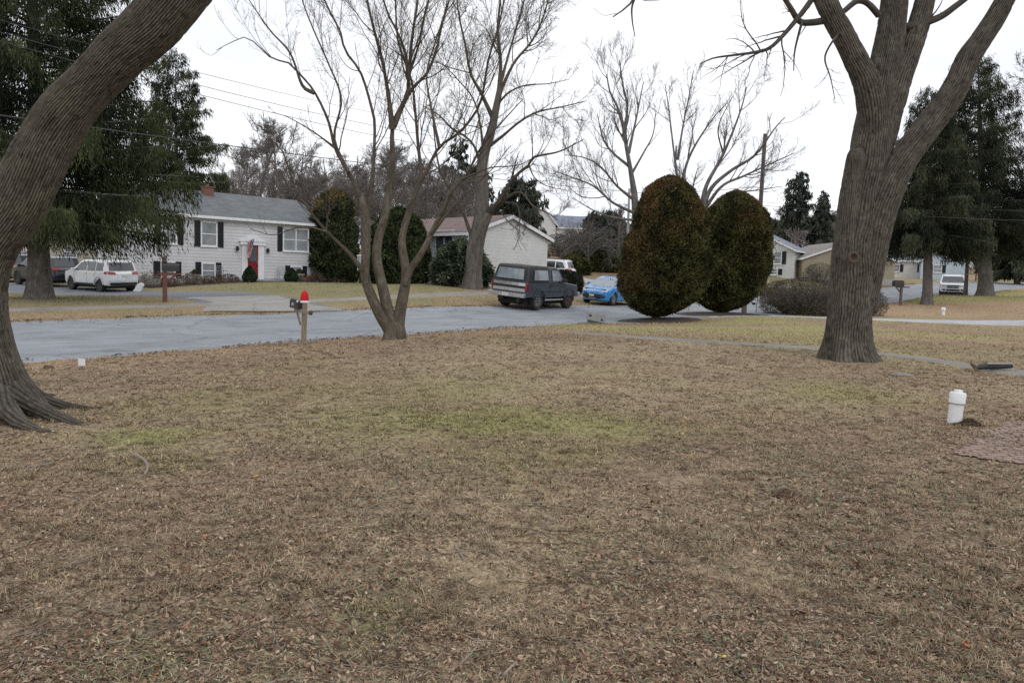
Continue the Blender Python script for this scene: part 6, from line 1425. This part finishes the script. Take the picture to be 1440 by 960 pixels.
MB().box(-.05, .05, -.05, .05, -.3, 1.02).build('post', M['wood_post'], t, bevel=.008); t.rotation_euler[1] = math.radians(3.0)
MB().box(-.38, .40, -.103, -.053, .72, .80).build('arm', M['wood_post'], t, bevel=.006)
MB().prism([(-.30, .72), (-.05, .42), (-.05, .50), (-.24, .72)], -.095, -.06, 'y').build('brace', M['wood_post'], t)
MB().lathe([(.045, 0), (.06, .03), (.05, .06)], 10, (.36, -.03, .76), 'y').build('newspaper_hook', M['bark_plain'], t, True)
mo = mailbox_body(t, .46, .17, .22, .805, -.50, 'black_metal'); mo.location[1] = -.075
for ch in t.children:
    if ch.name.startswith(('door', 'latch')): ch.location[1] = -.075
digits(t, ['abged', 'fgbc'], -.38, .865, -.162, .055, .03, .035, M['plastic_white'])
MB().box(-.14, -.125, -.172, -.163, .86, 1.0).build('mail_flag', M['red_door'], t)
t2 = thing('santa_hat', 'red cap with white fluffy trim pulled over the mailbox post top', 'hat', pm1 + np.array([.015, 0, .985]), 0)
hp = MB(); hp.lathe([(.095, -.0), (.10, .04), (.096, .1), (.088, .16), (.07, .21), (.04, .25), (.01, .265)], 18); hp.build('cap', pm('red_felt', (.55, .012, .015), (.42, .01, .012), scale=18, rough=.9, bumps=.4), t2, True)
hp = MB(); hp.lathe([(.09, -.03), (.112, -.025), (.117, .0), (.11, .022), (.098, .024)], 18); hp.build('trim', pm('white_fur', (.8, .78, .79), (.65, .63, .64), scale=30, rough=.95, bumps=.8), t2, True)
hp = MB(); hp.lathe([(.005, -.035), (.03, -.02), (.036, 0), (.03, .02), (.005, .035)], 10, (-.14, -.06, .0)); hp.build('bobble', M['plastic_white'], t2, True)

pm2 = gnd(232, 29.3)
t = thing('mailbox', 'black mailbox on a red-brown post across the street before the drive', 'mailbox', pm2, math.radians(30))
MB().box(-.075, .075, -.075, .075, -.3, 1.15).build('post', M['wood_red'], t, bevel=.01)
MB().box(-.2, .55, -.06, .06, 1.02, 1.1).build('arm', M['wood_red'], t, bevel=.006)
MB().prism([(.075, .7), (.42, 1.018), (.32, 1.018), (.075, .82)], -.04, .04, 'y').build('brace', M['wood_red'], t)
mailbox_body(t, .58, .24, .32, 1.155, -.1, 'black_metal', front=1)
MB().lathe([(.09, 1.475), (.1, 1.52), (.07, 1.56), (.085, 1.62), (.05, 1.70), (.01, 1.73)], 12).build('finial', M['bark_plain'], t, True)
pm3 = gnd(1266, 49)
t = thing('mailbox', 'dark mailbox with a bracketed post under the spruce bough on the right', 'mailbox', pm3, math.radians(10))
MB().box(-.06, .06, -.06, .06, -.3, 1.1).build('post', M['pole_wood'], t); MB().box(-.4, .55, -.05, .05, 1.102, 1.18).build('arm', M['pole_wood'], t); MB().prism([(-.06, .75), (-.06, .88), (-.30, 1.1), (-.38, 1.1)], -.03, .03, 'y').build('brace', M['pole_wood'], t)
mailbox_body(t, .62, .3, .36, 1.182, -.55, 'black_metal')

# tilted grey panel at the kerb
pp = gnd(838, 28.3); d_ = thing('leaning_board', 'grey board tilted on the verge before the blue hatchback', 'board', pp, math.radians(12))
b = MB(); b.box(-.36, .36, -.03, .03, -.05, .40); o = b.build('panel', pm('weathered_board', (.25, .255, .255), (.17, .175, .175), scale=5, rough=.8), d_, bevel=.01); o.rotation_euler = (math.radians(-18), math.radians(9), 0)
b = MB(); b.add([(.14, -.035, .14), (.27, -.035, .14), (.19, -.035, .27)], [(0, 1, 2)]); b.add([(-.30, -.035, .22), (-.18, -.035, .24), (-.20, -.035, .32), (-.31, -.035, .31)], [(0, 1, 2, 3)]); b.add([(-.33, -.035, .0), (.33, -.035, .0), (.33, -.035, .08), (-.33, -.035, .10)], [(0, 1, 2, 3)])
o2 = b.build('dark_marks', pm('board_marks', (.045, .05, .05), (.03, .035, .035), rough=.8), d_); o2.rotation_euler = (math.radians(-18), math.radians(9), 0)
b = MB(); b.tube([(-.2, .25, -.1), (-.15, .06, .3)], .015, 6); b.tube([(.2, .25, -.1), (.18, .06, .3)], .015, 6); b.build('prop', M['grey_metal'], d_, True)

# white pipe
pv = gnd(1342, 9.75); t = thing('vent_pipe', 'capped white plastic pipe standing in the soil on the right', 'pipe', pv, 0)
t.rotation_euler = (0, math.radians(3), 0)
MB().lathe([(.083, -.1), (.083, .325)], 28).build('pipe', M['plastic_white'], t, True)
MB().lathe([(.083, .247), (.095, .25), (.095, .37), (.088, .385), (.05, .388), (.05, .418), (.04, .42)], 28).build('cap', M['plastic_white'], t, True)
MB().lathe([(.0965, .243), (.0965, .252)], 28).build('joint', M['grey_metal'], t, True)
pv = gnd(1326, 43.5); t = thing('cleanout_pipe', 'tiny white pipe stub in the grass before the slim spruce trunk', 'pipe', pv, 0)
MB().lathe([(.09, -.1), (.09, .26)], 16).build('pipe', M['plastic_white'], t, True); MB().lathe([(.13, .262), (.13, .36), (.06, .42)], 16).build('cap', M['plastic_white'], t, True)
# small white marker & dark clod on the left verge
pv = gnd(115, 13.6); t = thing('marker', 'small white square marker flag standing on the left verge', 'marker', pv, math.radians(-5))
MB().box(-.062, .062, -.008, .008, .03, .155).build('plate', M['plastic_white'], t, bevel=.003); MB().tube([(0, 0, -.08), (0, 0, .03)], .005, 5).build('stake', M['grey_metal'], t)
def lump(name, label, p, r, seed, mat, sc=(1, 1, .6), cat='clod', n=420):
    rng = np.random.default_rng(seed); k = 24; th = np.linspace(0, PI, 14); ph = np.linspace(0, 2 * PI, k, endpoint=False)
    T_, P_ = np.meshgrid(th, ph, indexing='ij'); x, y, z = np.sin(T_) * np.cos(P_), np.sin(T_) * np.sin(P_), np.cos(T_)
    rr = r * (.75 + .7 * fbm2(x * 2 + seed, y * 2 + z * 2.3, seed, 4)); V = np.stack([x * rr * sc[0], y * rr * sc[1], z * rr * sc[2] + r * sc[2] * .4], -1).reshape(-1, 3)
    i = np.arange(len(V)).reshape(14, k); j = np.roll(i, -1, 1); Q = np.stack([i[:-1], i[1:], j[1:], j[:-1]], -1).reshape(-1, 4)
    o = np_mesh(name, V, [Q], mat, smooth=True); o.location = p; return tag(o, label, cat)
M['soil'] = pm('dark_soil', (.15, .108, .076), (.075, .053, .038), scale=16, rough=.95, bumps=1.0, bscale=40)
lump('clod', 'small dark clod on the tan verge left of the white marker', gnd(68, 13.4), .07, 3, M['soil'], (1.3, .8, .6)); 
def leaf_heap(label, px, Y, R, H, seed, n):
    p = gnd(px, Y); p[2] += float(bump(p[0], p[1])); V, Fs, c = leafblob(n, [(-.02, R), (H * .35, R * .75), (H * .75, R * .35), (H, R * .05)], seed, .045, .012, (.12, .085, .06), (.30, .22, .155), shell=.2, lump=.5, up=.05, jitter=1.2, core=.75, lumpf=9)
    o = np_mesh('leaf_heap', V, Fs, M['blade'], col=c); o.location = p; return tag(o, label, 'leaf heap')
leaf_heap('low heap of brown leaves and dead grass in the right foreground lawn', 1105, 5.95, .15, .07, 6, 1300); leaf_heap('low heap of dark dead grass against the foot of the white pipe', 1364, 9.6, .2, .09, 7, 1500)
lump('stone', 'pale flat stone among the grass below the lawn path', gnd(1268, 14.6, -.02), .16, 8, pm('pale_stone', (.25, .23, .2), (.17, .15, .13), scale=9, rough=.9, bumps=.4), (1.3, .9, .25), 'stone')
# dark sack/log at the right
pl_ = gnd(1398, 15.4); t = thing('log', 'dark split log with a pale upper face lying at the right edge', 'log', pl_, math.radians(12))
b = MB(); b.tube([(-.42, 0, .06), (-.2, .02, .085), (.1, 0, .09), (.38, -.02, .10)], [.045, .062, .058, .045], 14); b.build('bark', pm('wet_dark_bark', (.03, .03, .033), (.016, .016, .018), scale=8, rough=.7, bumps=.6), t, True)
b = MB(); b.prism([(-.18, .135), (.40, .135), (.44, .16), (-.1, .165)], -.06, .03, 'y'); b.build('split_face', pm('pale_wood', (.33, .32, .31), (.24, .22, .2), scale=7, rough=.9, stretch=(.5, 4, 4)), t)
b = MB(); b.tube([(-.42, 0, .06), (-.52, .04, .14)], [.05, .02], 8); b.tube([(-.4, 0, .05), (-.5, -.05, .03)], [.035, .012], 8); b.build('stub', M['soil'], t, True)

# utility poles
def pole(label, px, Y, top, r, mat, arms=(), lean=0.0):
    p = gnd(px, Y); zt = at(px, top, Y)[2] - p[2]; t = thing('utility_pole', label, 'pole', p, 0)
    b = MB(); b.tube([(0, 0, -.5), (lean * .5 * zt, 0, zt * .5), (lean * zt, 0, zt)], [r * 1.15, r, r * .85], 14); b.build('shaft', M[mat], t, True)
    for z_ in arms:
        b = MB(); b.box(lean * zt - .05 + .0, lean * zt + .05, -.9, .9, zt - z_ - .06, zt - z_ + .06); b.build('crossarm', M[mat], t)
    b = MB(); b.tube([(lean * zt, -r - .02, zt - 1.6), (lean * zt, -r - .02, zt * .3)], .03, 6); b.build('conduit', M['grey_metal'], t)
    b = MB(); b.lathe([(.05, -.1), (.07, 0), (.05, .1)], 10, (lean * zt + r + .05, 0, zt - .25)); b.build('insulator', M['grey_metal'], t, True)
    return p, zt
P1, z1 = pole('red-brown wooden utility pole rising behind the shorter clipped evergreen', 1062, 62, 188, .17, 'pole_wood', lean=.012)
P2, z2 = pole('pale grey utility pole left of the taller clipped evergreen', 881, 78, 265, .13, 'pole_grey')
P3, z3 = pole('thin grey pole behind the tan house near the big trunk', 1160, 106, 290, .12, 'pole_grey')
p = gnd(1046, 40); t = thing('wooden_stub', 'short brown wooden stub under the right clipped evergreen', 'post', p, 0)
MB().box(-.11, .11, -.11, .11, -.2, .8).build('shaft', M['pole_wood'], t, bevel=.02); MB().box(-.13, .13, -.13, .13, .802, .85).build('cap', M['pole_wood'], t)
p = gnd(1063, 41.5); t = thing('sign_post', 'thin grey sign post with small dark plates beside the brown twiggy bush', 'sign', p, 0); t.rotation_euler = (0, .05, 0)
MB().tube([(0, 0, -.2), (0, 0, 1.25)], .022, 6).build('shaft', M['grey_metal'], t); MB().box(.1, .17, -.04, .04, .9, 1.2).build('plate', M['black_metal'], t); MB().box(-.25, -.08, -.03, .03, .42, .54).build('lower_plate', M['black_metal'], t); MB().tube([(0, 0, 1.05), (.12, 0, 1.05)], .012, 5).build('bracket', M['grey_metal'], t); MB().tube([(0, 0, .48), (-.12, 0, .48)], .012, 5).build('bracket', M['grey_metal'], t)
# overhead wires
def wire(label, A, B, sag, r=.012, group='overhead wires'):
    s = np.linspace(0, 1, 40); P = A[None] * (1 - s[:, None]) + B[None] * s[:, None]; P[:, 2] -= sag * 4 * s * (1 - s)
    b = MB(); b.tube(P, r, 6); o = b.build('power_line', M['wire'], off=P[0]); o.location = P[0]; return tag(o, label, 'power line', group)
top1 = P1 + np.array([.012 * z1, 0, z1 - .3])
wire('uppermost thin wire at upper left, crossing behind the leaning trunk', at(-120, -5, 17), at(640, 178, 46), .3, .007)
wire('second thin wire from the top at upper left, behind the leaning trunk', at(-120, 12, 17), at(640, 196, 46), .3, .009)
wire('third thin wire from the top, just above the pointed spruce tip', at(-120, 24, 17), at(640, 210, 46), .3, .009)
wire('thick lower cable passing from the leaning trunk to the multi-stemmed tree', at(-120, 146, 18), at(870, 268, 75), .2, .017)
wire('long wire meeting the wooden pole from the right at mid height', at(1062, 288, 62), at(1500, 312, 40), .15, .016)
wire('upper wire running between the grey pole and the wooden pole', at(881, 271, 78), at(1066, 262, 62), .2, .02)
wire('lower right wire passing before the dark spruces', at(1040, 282, 62), at(1500, 296, 44), .2, .012)
wire('faint wire above the tan house roof reaching the big trunk', at(1062, 322, 62), at(1300, 336, 52), .1, .014)
wire('wire from the grey pole leftward above the white gable house', at(881, 268, 78), at(640, 258, 62), .3, .015)
# ------------------------------------------------------------------ lawn litter: grass blades, leaves, twigs
def scatter(n, d0, d1, seed, pw=0.0, px0=-40, px1=1480):
    "points on the lawn, thicker towards the viewer's end of it as the eye would count them"
    rng = np.random.default_rng(seed)
    u = rng.uniform(0, 1, n); d = d0 * (d1 / d0) ** u
    px = rng.uniform(px0, px1, n); a = np.arctan((px - 720) / F)
    x = d * np.sin(a) / np.cos(a) * 1.0; y = d
    k = (polydist(x, y, ROAD) > 4.05); return x[k], y[k], rng
def on_path(x, y): return np.abs(polydist(x, y, np.array(g1))) < .42
# dead matted grass
x, y, rng = scatter(330000, 2.6, 26, 201)
k = ~on_path(x, y); x, y = x[k], y[k]
cl = fbm2(x * 2.2, y * 2.2, 71, 3); keep = rng.uniform(0, 1, len(x)) < np.clip(.25 + 1.6 * (cl - .3), .15, 1); x, y = x[keep], y[keep]; n = len(x)
g = np.clip(greenness(x, y), 0, 1); base = lawncol(x, y)
z = gz(x, y) + bump(x, y); az = rng.uniform(0, 2 * PI, n) + 1.5 * fbm2(x * 3, y * 3, 72, 2)
el = rng.uniform(-.05, .55, n) + .5 * g * rng.uniform(0, 1, n); L = rng.uniform(.015, .06, n) * (1 + .4 * g) * (1 + y / 25)
d = np.stack([np.cos(az) * np.cos(el), np.sin(az) * np.cos(el), np.sin(el)], -1); sd_ = np.stack([-np.sin(az), np.cos(az), rng.normal(0, .3, n)], -1)
w = rng.uniform(.001, .0026, n) * (1 + y / 9)
P0 = np.stack([x, y, z - .004], -1); P1_ = P0 + d * (L * .55)[:, None] + np.array([0, 0, .006]); P2_ = P0 + d * L[:, None] - np.array([0, 0, 1]) * (.25 * L * np.sin(el))[:, None]
V = np.stack([P0 - sd_ * w[:, None], P0 + sd_ * w[:, None], P1_ + sd_ * (w * .8)[:, None], P1_ - sd_ * (w * .8)[:, None], P2_], 1).reshape(-1, 3)
i = np.arange(n)[:, None] * 5
straw = np.array([.47, .37, .255]); old = np.array([.235, .165, .115]); grn = np.array([.26, .25, .10]); blu = np.array([.155, .17, .105])
m1 = rng.uniform(0, 1, n)
c = lerp(old, straw, m1 ** 1.4); c = c * .65 + base * .55
gg = np.clip(g * 1.3 + .38 * (rng.uniform(0, 1, n) < .22) * (fbm2(x * .8, y * .8, 73, 3) > .46), 0, 1); c = lerp(c, grn * rng.uniform(.7, 1.3, n)[:, None], gg * .85)
kb = (rng.uniform(0, 1, n) < .35) & (fbm2(x * 1.1, y * 1.1, 75, 3) > .55) & (y < 8); c = np.where(kb[:, None], blu * rng.uniform(.6, 1.3, n)[:, None], c)
c *= rng.uniform(.7, 1.25, n)[:, None]
o = np_mesh('dead_grass', V, [i + np.array([0, 1, 2, 3]), i + np.array([3, 2, 4])], M['blade'], col=np.repeat(c, 5, 0)); tag(o, 'matted dead grass with thin green blades over the lawn', 'grass', kind='stuff')
# fallen leaves and leaf crumbs
def leaves(name, n, d0, d1, seed, s0, s1, label, thr=.42, cols=None, amp=1.0, side=False):
    x, y, rng = scatter(n, d0, d1, seed); cl = fbm2(x * 1.4 + 5, y * 1.4, 81, 4)
    k = (rng.uniform(0, 1, len(x)) < np.clip((cl - thr + .12) * 5, .10, 1)) & ~on_path(x, y) & (rng.uniform(0, 1, len(x)) > .85 * np.clip(greenness(x, y), 0, 1)); x, y = x[k], y[k]
    if side:
        q_ = rng.uniform(0, 1, len(x)) < np.clip(.12 + .9 * sstep(-.2, 2.2, x - .1 * y), 0, 1); x, y = x[q_], y[q_]
    n = len(x)
    z = gz(x, y) + bump(x, y) + rng.uniform(.0, .014, n)
    az = rng.uniform(0, 2 * PI, n); t1 = rng.normal(0, .38, n); t2_ = rng.normal(0, .45, n)
    A = np.stack([np.cos(az) * np.cos(t1), np.sin(az) * np.cos(t1), np.sin(t1)], -1); B = np.stack([-np.sin(az) * np.cos(t2_), np.cos(az) * np.cos(t2_), np.sin(t2_)], -1); Nn = np.cross(A, B)
    L = rng.uniform(s0, s1, n) ** 1.0 * (1 + y / 40); W = L * rng.uniform(.3, .6, n); cu = L * rng.uniform(.05, .45, n)
    C = np.stack([x, y, z + .004], -1); a2 = A * (L / 2)[:, None]; b2 = B * (W / 2)[:, None]; up = Nn * (cu / 2)[:, None]
    V = np.stack([C - a2 + up * .6, C - a2 * .35 + b2 * .9, C + a2 * .35 + b2 * 1.0 + up * .5, C + a2 + up, C + a2 * .3 - b2 * 1.0 + up * .3, C - a2 * .4 - b2 * .85 + up * .4], 1).reshape(-1, 3)
    i = np.arange(n)[:, None] * 6
    pal = np.array(cols or [(.21, .13, .088), (.13, .082, .056), (.28, .19, .13), (.38, .275, .20), (.09, .058, .042), (.40, .32, .235), (.23, .11, .07)]); wgt = np.array([.24, .2, .2, .14, .12, .06, .04])[:len(pal)]; wgt = wgt / wgt.sum()
    c = pal[rng.choice(len(pal), n, p=wgt)] * rng.uniform(.7, 1.25, n)[:, None]
    o = np_mesh(name, V, [i + np.array([0, 1, 2, 5]), i + np.array([5, 2, 3, 4])], M['blade'], col=np.repeat(c, 6, 0)); return tag(o, label, 'leaves', kind='stuff')
leaves('leaf_litter', 30000, 2.6, 24, 211, .014, .042, 'brown fallen leaves scattered over the lawn')
leaves('leaf_crumbs', 130000, 2.6, 22, 213, .008, .026, 'small brown leaf crumbs lying in the grass', thr=.36)
leaves('ground_ivy', 30000, 2.7, 9, 215, .012, .034, 'small blue-green weed leaves low in the grass', thr=.52, cols=[(.12, .145, .09), (.15, .18, .115), (.18, .205, .11), (.085, .105, .065)], side=True)
leaves('yellow_leaves', 70, 2.7, 14, 217, .03, .055, 'few yellow and orange fallen leaves on the lawn', thr=.5, cols=[(.5, .30, .05), (.45, .14, .05), (.55, .40, .12)])
# twig litter
x, y, rng = scatter(5200, 2.7, 20, 221); n = len(x); az = rng.uniform(0, 2 * PI, n); L = rng.uniform(.05, .22, n) * (1 + (rng.uniform(0, 1, n) < .12) * 1.2)
s = np.linspace(-.5, .5, 4); P = np.empty((n, 4, 3)); bend = rng.normal(0, .08, n)
P[:, :, 0] = x[:, None] + np.cos(az)[:, None] * s * L[:, None] - np.sin(az)[:, None] * (s ** 2 * bend[:, None] * L[:, None] * 8); P[:, :, 1] = y[:, None] + np.sin(az)[:, None] * s * L[:, None] + np.cos(az)[:, None] * (s ** 2 * bend[:, None] * L[:, None] * 8)
P[:, :, 2] = gz(P[:, :, 0], P[:, :, 1]) + bump(P[:, :, 0], P[:, :, 1]) + .012 + rng.uniform(-.3, .3, n)[:, None] * .08 * s
R = rng.uniform(.0016, .0038, n)[:, None] * np.linspace(1, .6, 4)[None] * (1 + y / 20)[:, None]
V, Q, B = tubes(P, R, 4); c = np.repeat(lerp(np.array([.12, .085, .06]), np.array([.30, .26, .21]), rng.uniform(0, 1, n) ** 1.5), 16, 0)
tag(np_mesh('twig_litter', V, [Q], M['blade'], smooth=True, col=c), 'thin broken twigs lying over the lawn', 'twigs', kind='stuff')
# verge tufts along the road edges and the far lawn
x = []; rng = np.random.default_rng(231); n0 = 60000
s = rng.uniform(0, 1, n0); seg = np.r_[0, np.cumsum(np.hypot(*np.diff(ROAD, axis=0).T))]; tt = rng.uniform(seg[2], seg[11], n0) ; tt = seg[2] + (seg[11] - seg[2]) * rng.uniform(0, 1, n0) ** 1.5
cx = np.interp(tt, seg, ROAD[:, 0]); cy = np.interp(tt, seg, ROAD[:, 1]); dx = np.interp(tt + .5, seg, ROAD[:, 0]) - cx; dy = np.interp(tt + .5, seg, ROAD[:, 1]) - cy; l = np.hypot(dx, dy) + 1e-6
sgn = np.where(rng.uniform(0, 1, n0) < .55, 1, -1); off = sgn * (3.95 + rng.exponential(.5, n0)); x = cx + dy / l * off; y = cy - dx / l * off
k = (polydist(x, y, drv) ** 2 > 4) | (x < 6.5); k &= ~((polydist(x, y, ap) ** 2 < 9.5) & (y > 26.5)) ; x, y, sgn = x[k], y[k], sgn[k]; n = len(x)
base = lawncol(x, y); az = rng.uniform(0, 2 * PI, n); el = rng.uniform(.1, 1.0, n); L = rng.uniform(.025, .085, n) * (1 + y / 60)
d = np.stack([np.cos(az) * np.cos(el), np.sin(az) * np.cos(el), np.sin(el)], -1); sd_ = np.stack([-np.sin(az), np.cos(az), 0 * az], -1) * (.0025 * (1 + y / 18))[:, None]
P0 = np.stack([x, y, gz(x, y) + bump(x, y) + .0], -1); V = np.stack([P0 - sd_, P0 + sd_, P0 + d * L[:, None]], 1).reshape(-1, 3)
c = np.clip(base * rng.uniform(.75, 1.35, n)[:, None], 0, 1); tag(np_mesh('verge_grass', V, [np.arange(n * 3).reshape(-1, 3)], M['blade'], col=np.repeat(c, 3, 0)), 'short dry grass tufts along the street edges', 'grass', kind='stuff')
# rougher far lawn beyond the path and across the street
rng = np.random.default_rng(233); n = 90000; d_ = 20 * (75 / 20) ** rng.uniform(0, 1, n); px = rng.uniform(-20, 1460, n); x = d_ * (px - 720) / F; y = d_
rd = polydist(x, y, ROAD); k = (np.abs(rd) > 4.2) & (np.abs(polydist(x, y, drv)) > 2.7) & (np.abs(polydist(x, y, walk)) > .75) & (np.abs(polydist(x, y, d1)) > 3.3) & (np.abs(polydist(x, y, ap)) > 3.2) & ~on_path(x, y); k &= fbm2(x * .8, y * .8, 91, 3) > .42; x, y = x[k], y[k]; n = len(x)
az = rng.uniform(0, 2 * PI, n); el = rng.uniform(.1, 1.1, n); L = rng.uniform(.03, .09, n) * (1 + y / 60); d = np.stack([np.cos(az) * np.cos(el), np.sin(az) * np.cos(el), np.sin(el)], -1); sd_ = np.stack([-np.sin(az), np.cos(az), 0 * az], -1) * (.0025 * (1 + y / 18))[:, None]
P0 = np.stack([x, y, gz(x, y)], -1); V = np.stack([P0 - sd_, P0 + sd_, P0 + d * L[:, None]], 1).reshape(-1, 3); c = np.clip(lawncol(x, y) * rng.uniform(.65, 1.4, n)[:, None], 0, 1)
tag(np_mesh('far_grass', V, [np.arange(n * 3).reshape(-1, 3)], M['blade'], col=np.repeat(c, 3, 0)), 'thin winter grass on the lawns beyond the path', 'grass', kind='stuff')

# single sticks one can point to
def stick(label, pts, r, branches=()):
    G = []
    for px, py in pts:
        d = ray(px, py); t = -EYE[2] / d[2]; p = EYE + d * t; G.append([p[0], p[1], float(gz(p[0], p[1]) + bump(p[0], p[1])) + r * 1.2])
    G = np.array(G); b = MB(); q = resample(G, 10); b.tube(q, np.linspace(r, r * .55, 10), 7)
    for k, dx, dy in branches: b.tube([q[k], q[k] + np.array([dx, dy, .01])], [r * .6, r * .3], 5)
    o = b.build('fallen_stick', M['stickwood'], smooth=True, off=G[0]); o.location = G[0]; return tag(o, label, 'stick', 'fallen sticks on the lawn')
M['stickwood'] = pm('stick_wood', (.30, .25, .20), (.17, .135, .105), scale=20, rough=.9, bumps=.4)
stick('pale bent stick below the green patch left of the lawn centre', [(189, 641), (202, 648), (208, 658), (203, 668)], .018)
stick('pale stick lying at the left edge below the leaning tree', [(38, 655), (55, 652), (74, 650)], .012)
stick('short grey stub stick at the bottom centre of the lawn', [(708, 952), (718, 941), (726, 932)], .011)
stick('long thin bent stick near the bottom centre, left of the grey stub', [(634, 945), (655, 925), (672, 905), (670, 885)], .006, [(5, .05, .04)])
stick('dark stick on the lawn centre below the big green patch', [(640, 770), (650, 785), (656, 792)], .009)
stick('thin pale stick at mid left of the lawn', [(490, 648), (520, 640), (552, 626)], .008)
stick('pale stick at the left of the green patch in the middle distance', [(418, 588), (435, 587), (452, 586)], .011)
stick('long grey tuft stick to the right of the lawn centre', [(885, 795), (915, 803), (938, 812)], .007)
stick('dark stick across the grass below the right mound', [(1065, 895), (1078, 880), (1090, 868)], .006)

# tufts: clumps of blades standing a little proud of the mat
x, y, rng = scatter(5200, 2.7, 22, 241); k = ~on_path(x, y) & (fbm2(x * .9 + 3, y * .9, 95, 3) > .44); x, y = x[k], y[k]; nt_ = len(x); nb_ = 26
g = np.clip(greenness(x, y) + .25 * (rng.uniform(0, 1, nt_) < .3), 0, 1); rad = rng.uniform(.02, .07, nt_)
X = np.repeat(x, nb_); Y = np.repeat(y, nb_); n = len(X); a = rng.uniform(0, 2 * PI, n); r = np.repeat(rad, nb_) * rng.uniform(0, 1, n) ** .5; X = X + r * np.cos(a); Y = Y + r * np.sin(a)
az = a + rng.normal(0, .7, n); el = rng.uniform(.25, 1.25, n); L = rng.uniform(.025, .075, n); d = np.stack([np.cos(az) * np.cos(el), np.sin(az) * np.cos(el), np.sin(el)], -1); w = (rng.uniform(.0009, .002, n) * (1 + Y / 9))[:, None]; sd_ = np.stack([-np.sin(az), np.cos(az), 0 * az], -1)
P0 = np.stack([X, Y, gz(X, Y) + bump(X, Y) - .004], -1); P1_ = P0 + d * (L * .6)[:, None]; P2_ = P0 + d * L[:, None] + np.stack([np.cos(az), np.sin(az), -0.6 + 0 * az], -1) * (.25 * L)[:, None]
V = np.stack([P0 - sd_ * w, P0 + sd_ * w, P1_ + sd_ * w * .8, P1_ - sd_ * w * .8, P2_], 1).reshape(-1, 3); i = np.arange(n)[:, None] * 5
tone = np.repeat(rng.uniform(.65, 1.25, nt_), nb_)[:, None]; c = lerp(lerp(np.array([.22, .16, .105]), np.array([.37, .30, .20]), rng.uniform(0, 1, n)), np.array([.215, .21, .08]), np.repeat(g, nb_) * rng.uniform(.4, 1, n)) * tone
tag(np_mesh('grass_tufts', V, [i + np.array([0, 1, 2, 3]), i + np.array([3, 2, 4])], M['blade'], col=np.repeat(np.clip(c, 0, 1), 5, 0)), 'scattered tufts of dead and green grass over the lawn', 'grass', kind='stuff')
# leaves blown against the street edges
rng = np.random.default_rng(251); n = 9000; tt = seg[2] + (seg[9] - seg[2]) * rng.uniform(0, 1, n) ** 1.4; cx = np.interp(tt, seg, ROAD[:, 0]); cy = np.interp(tt, seg, ROAD[:, 1]); dx = np.interp(tt + .5, seg, ROAD[:, 0]) - cx; dy = np.interp(tt + .5, seg, ROAD[:, 1]) - cy; l = np.hypot(dx, dy) + 1e-6
off = np.where(rng.uniform(0, 1, n) < .5, 1, -1) * (4.05 - rng.exponential(.22, n)); x = cx + dy / l * off; y = cy - dx / l * off; k = fbm2(x * .7, y * .7, 97, 3) > .45; x, y = x[k], y[k]; n = len(x)
az = rng.uniform(0, 2 * PI, n); A = np.stack([np.cos(az), np.sin(az), rng.normal(0, .3, n)], -1) * .04; B = np.stack([-np.sin(az), np.cos(az), rng.normal(0, .3, n)], -1) * .022
V, Q = diamonds(np.stack([x, y, gz(x, y) + .03], -1), A, B); c = np.array([(.16, .11, .07), (.11, .075, .05), (.24, .18, .12)])[rng.integers(0, 3, n)]
tag(np_mesh('gutter_leaves', V, [Q], M['blade'], col=np.repeat(c, 4, 0)), 'brown leaf scraps blown along the edges of the street', 'leaves', kind='stuff')
p = gnd(168, 16.4); M['tar'] = asphalt_mat('dark_tar', (.14, .145, .155), amt=.2)
d_ = disc('road_patch', p[0], p[1], .5, .2, math.radians(30), .034, M['tar'], 'dark tar patch in the street at left', 7); d_['category'] = 'road patch'
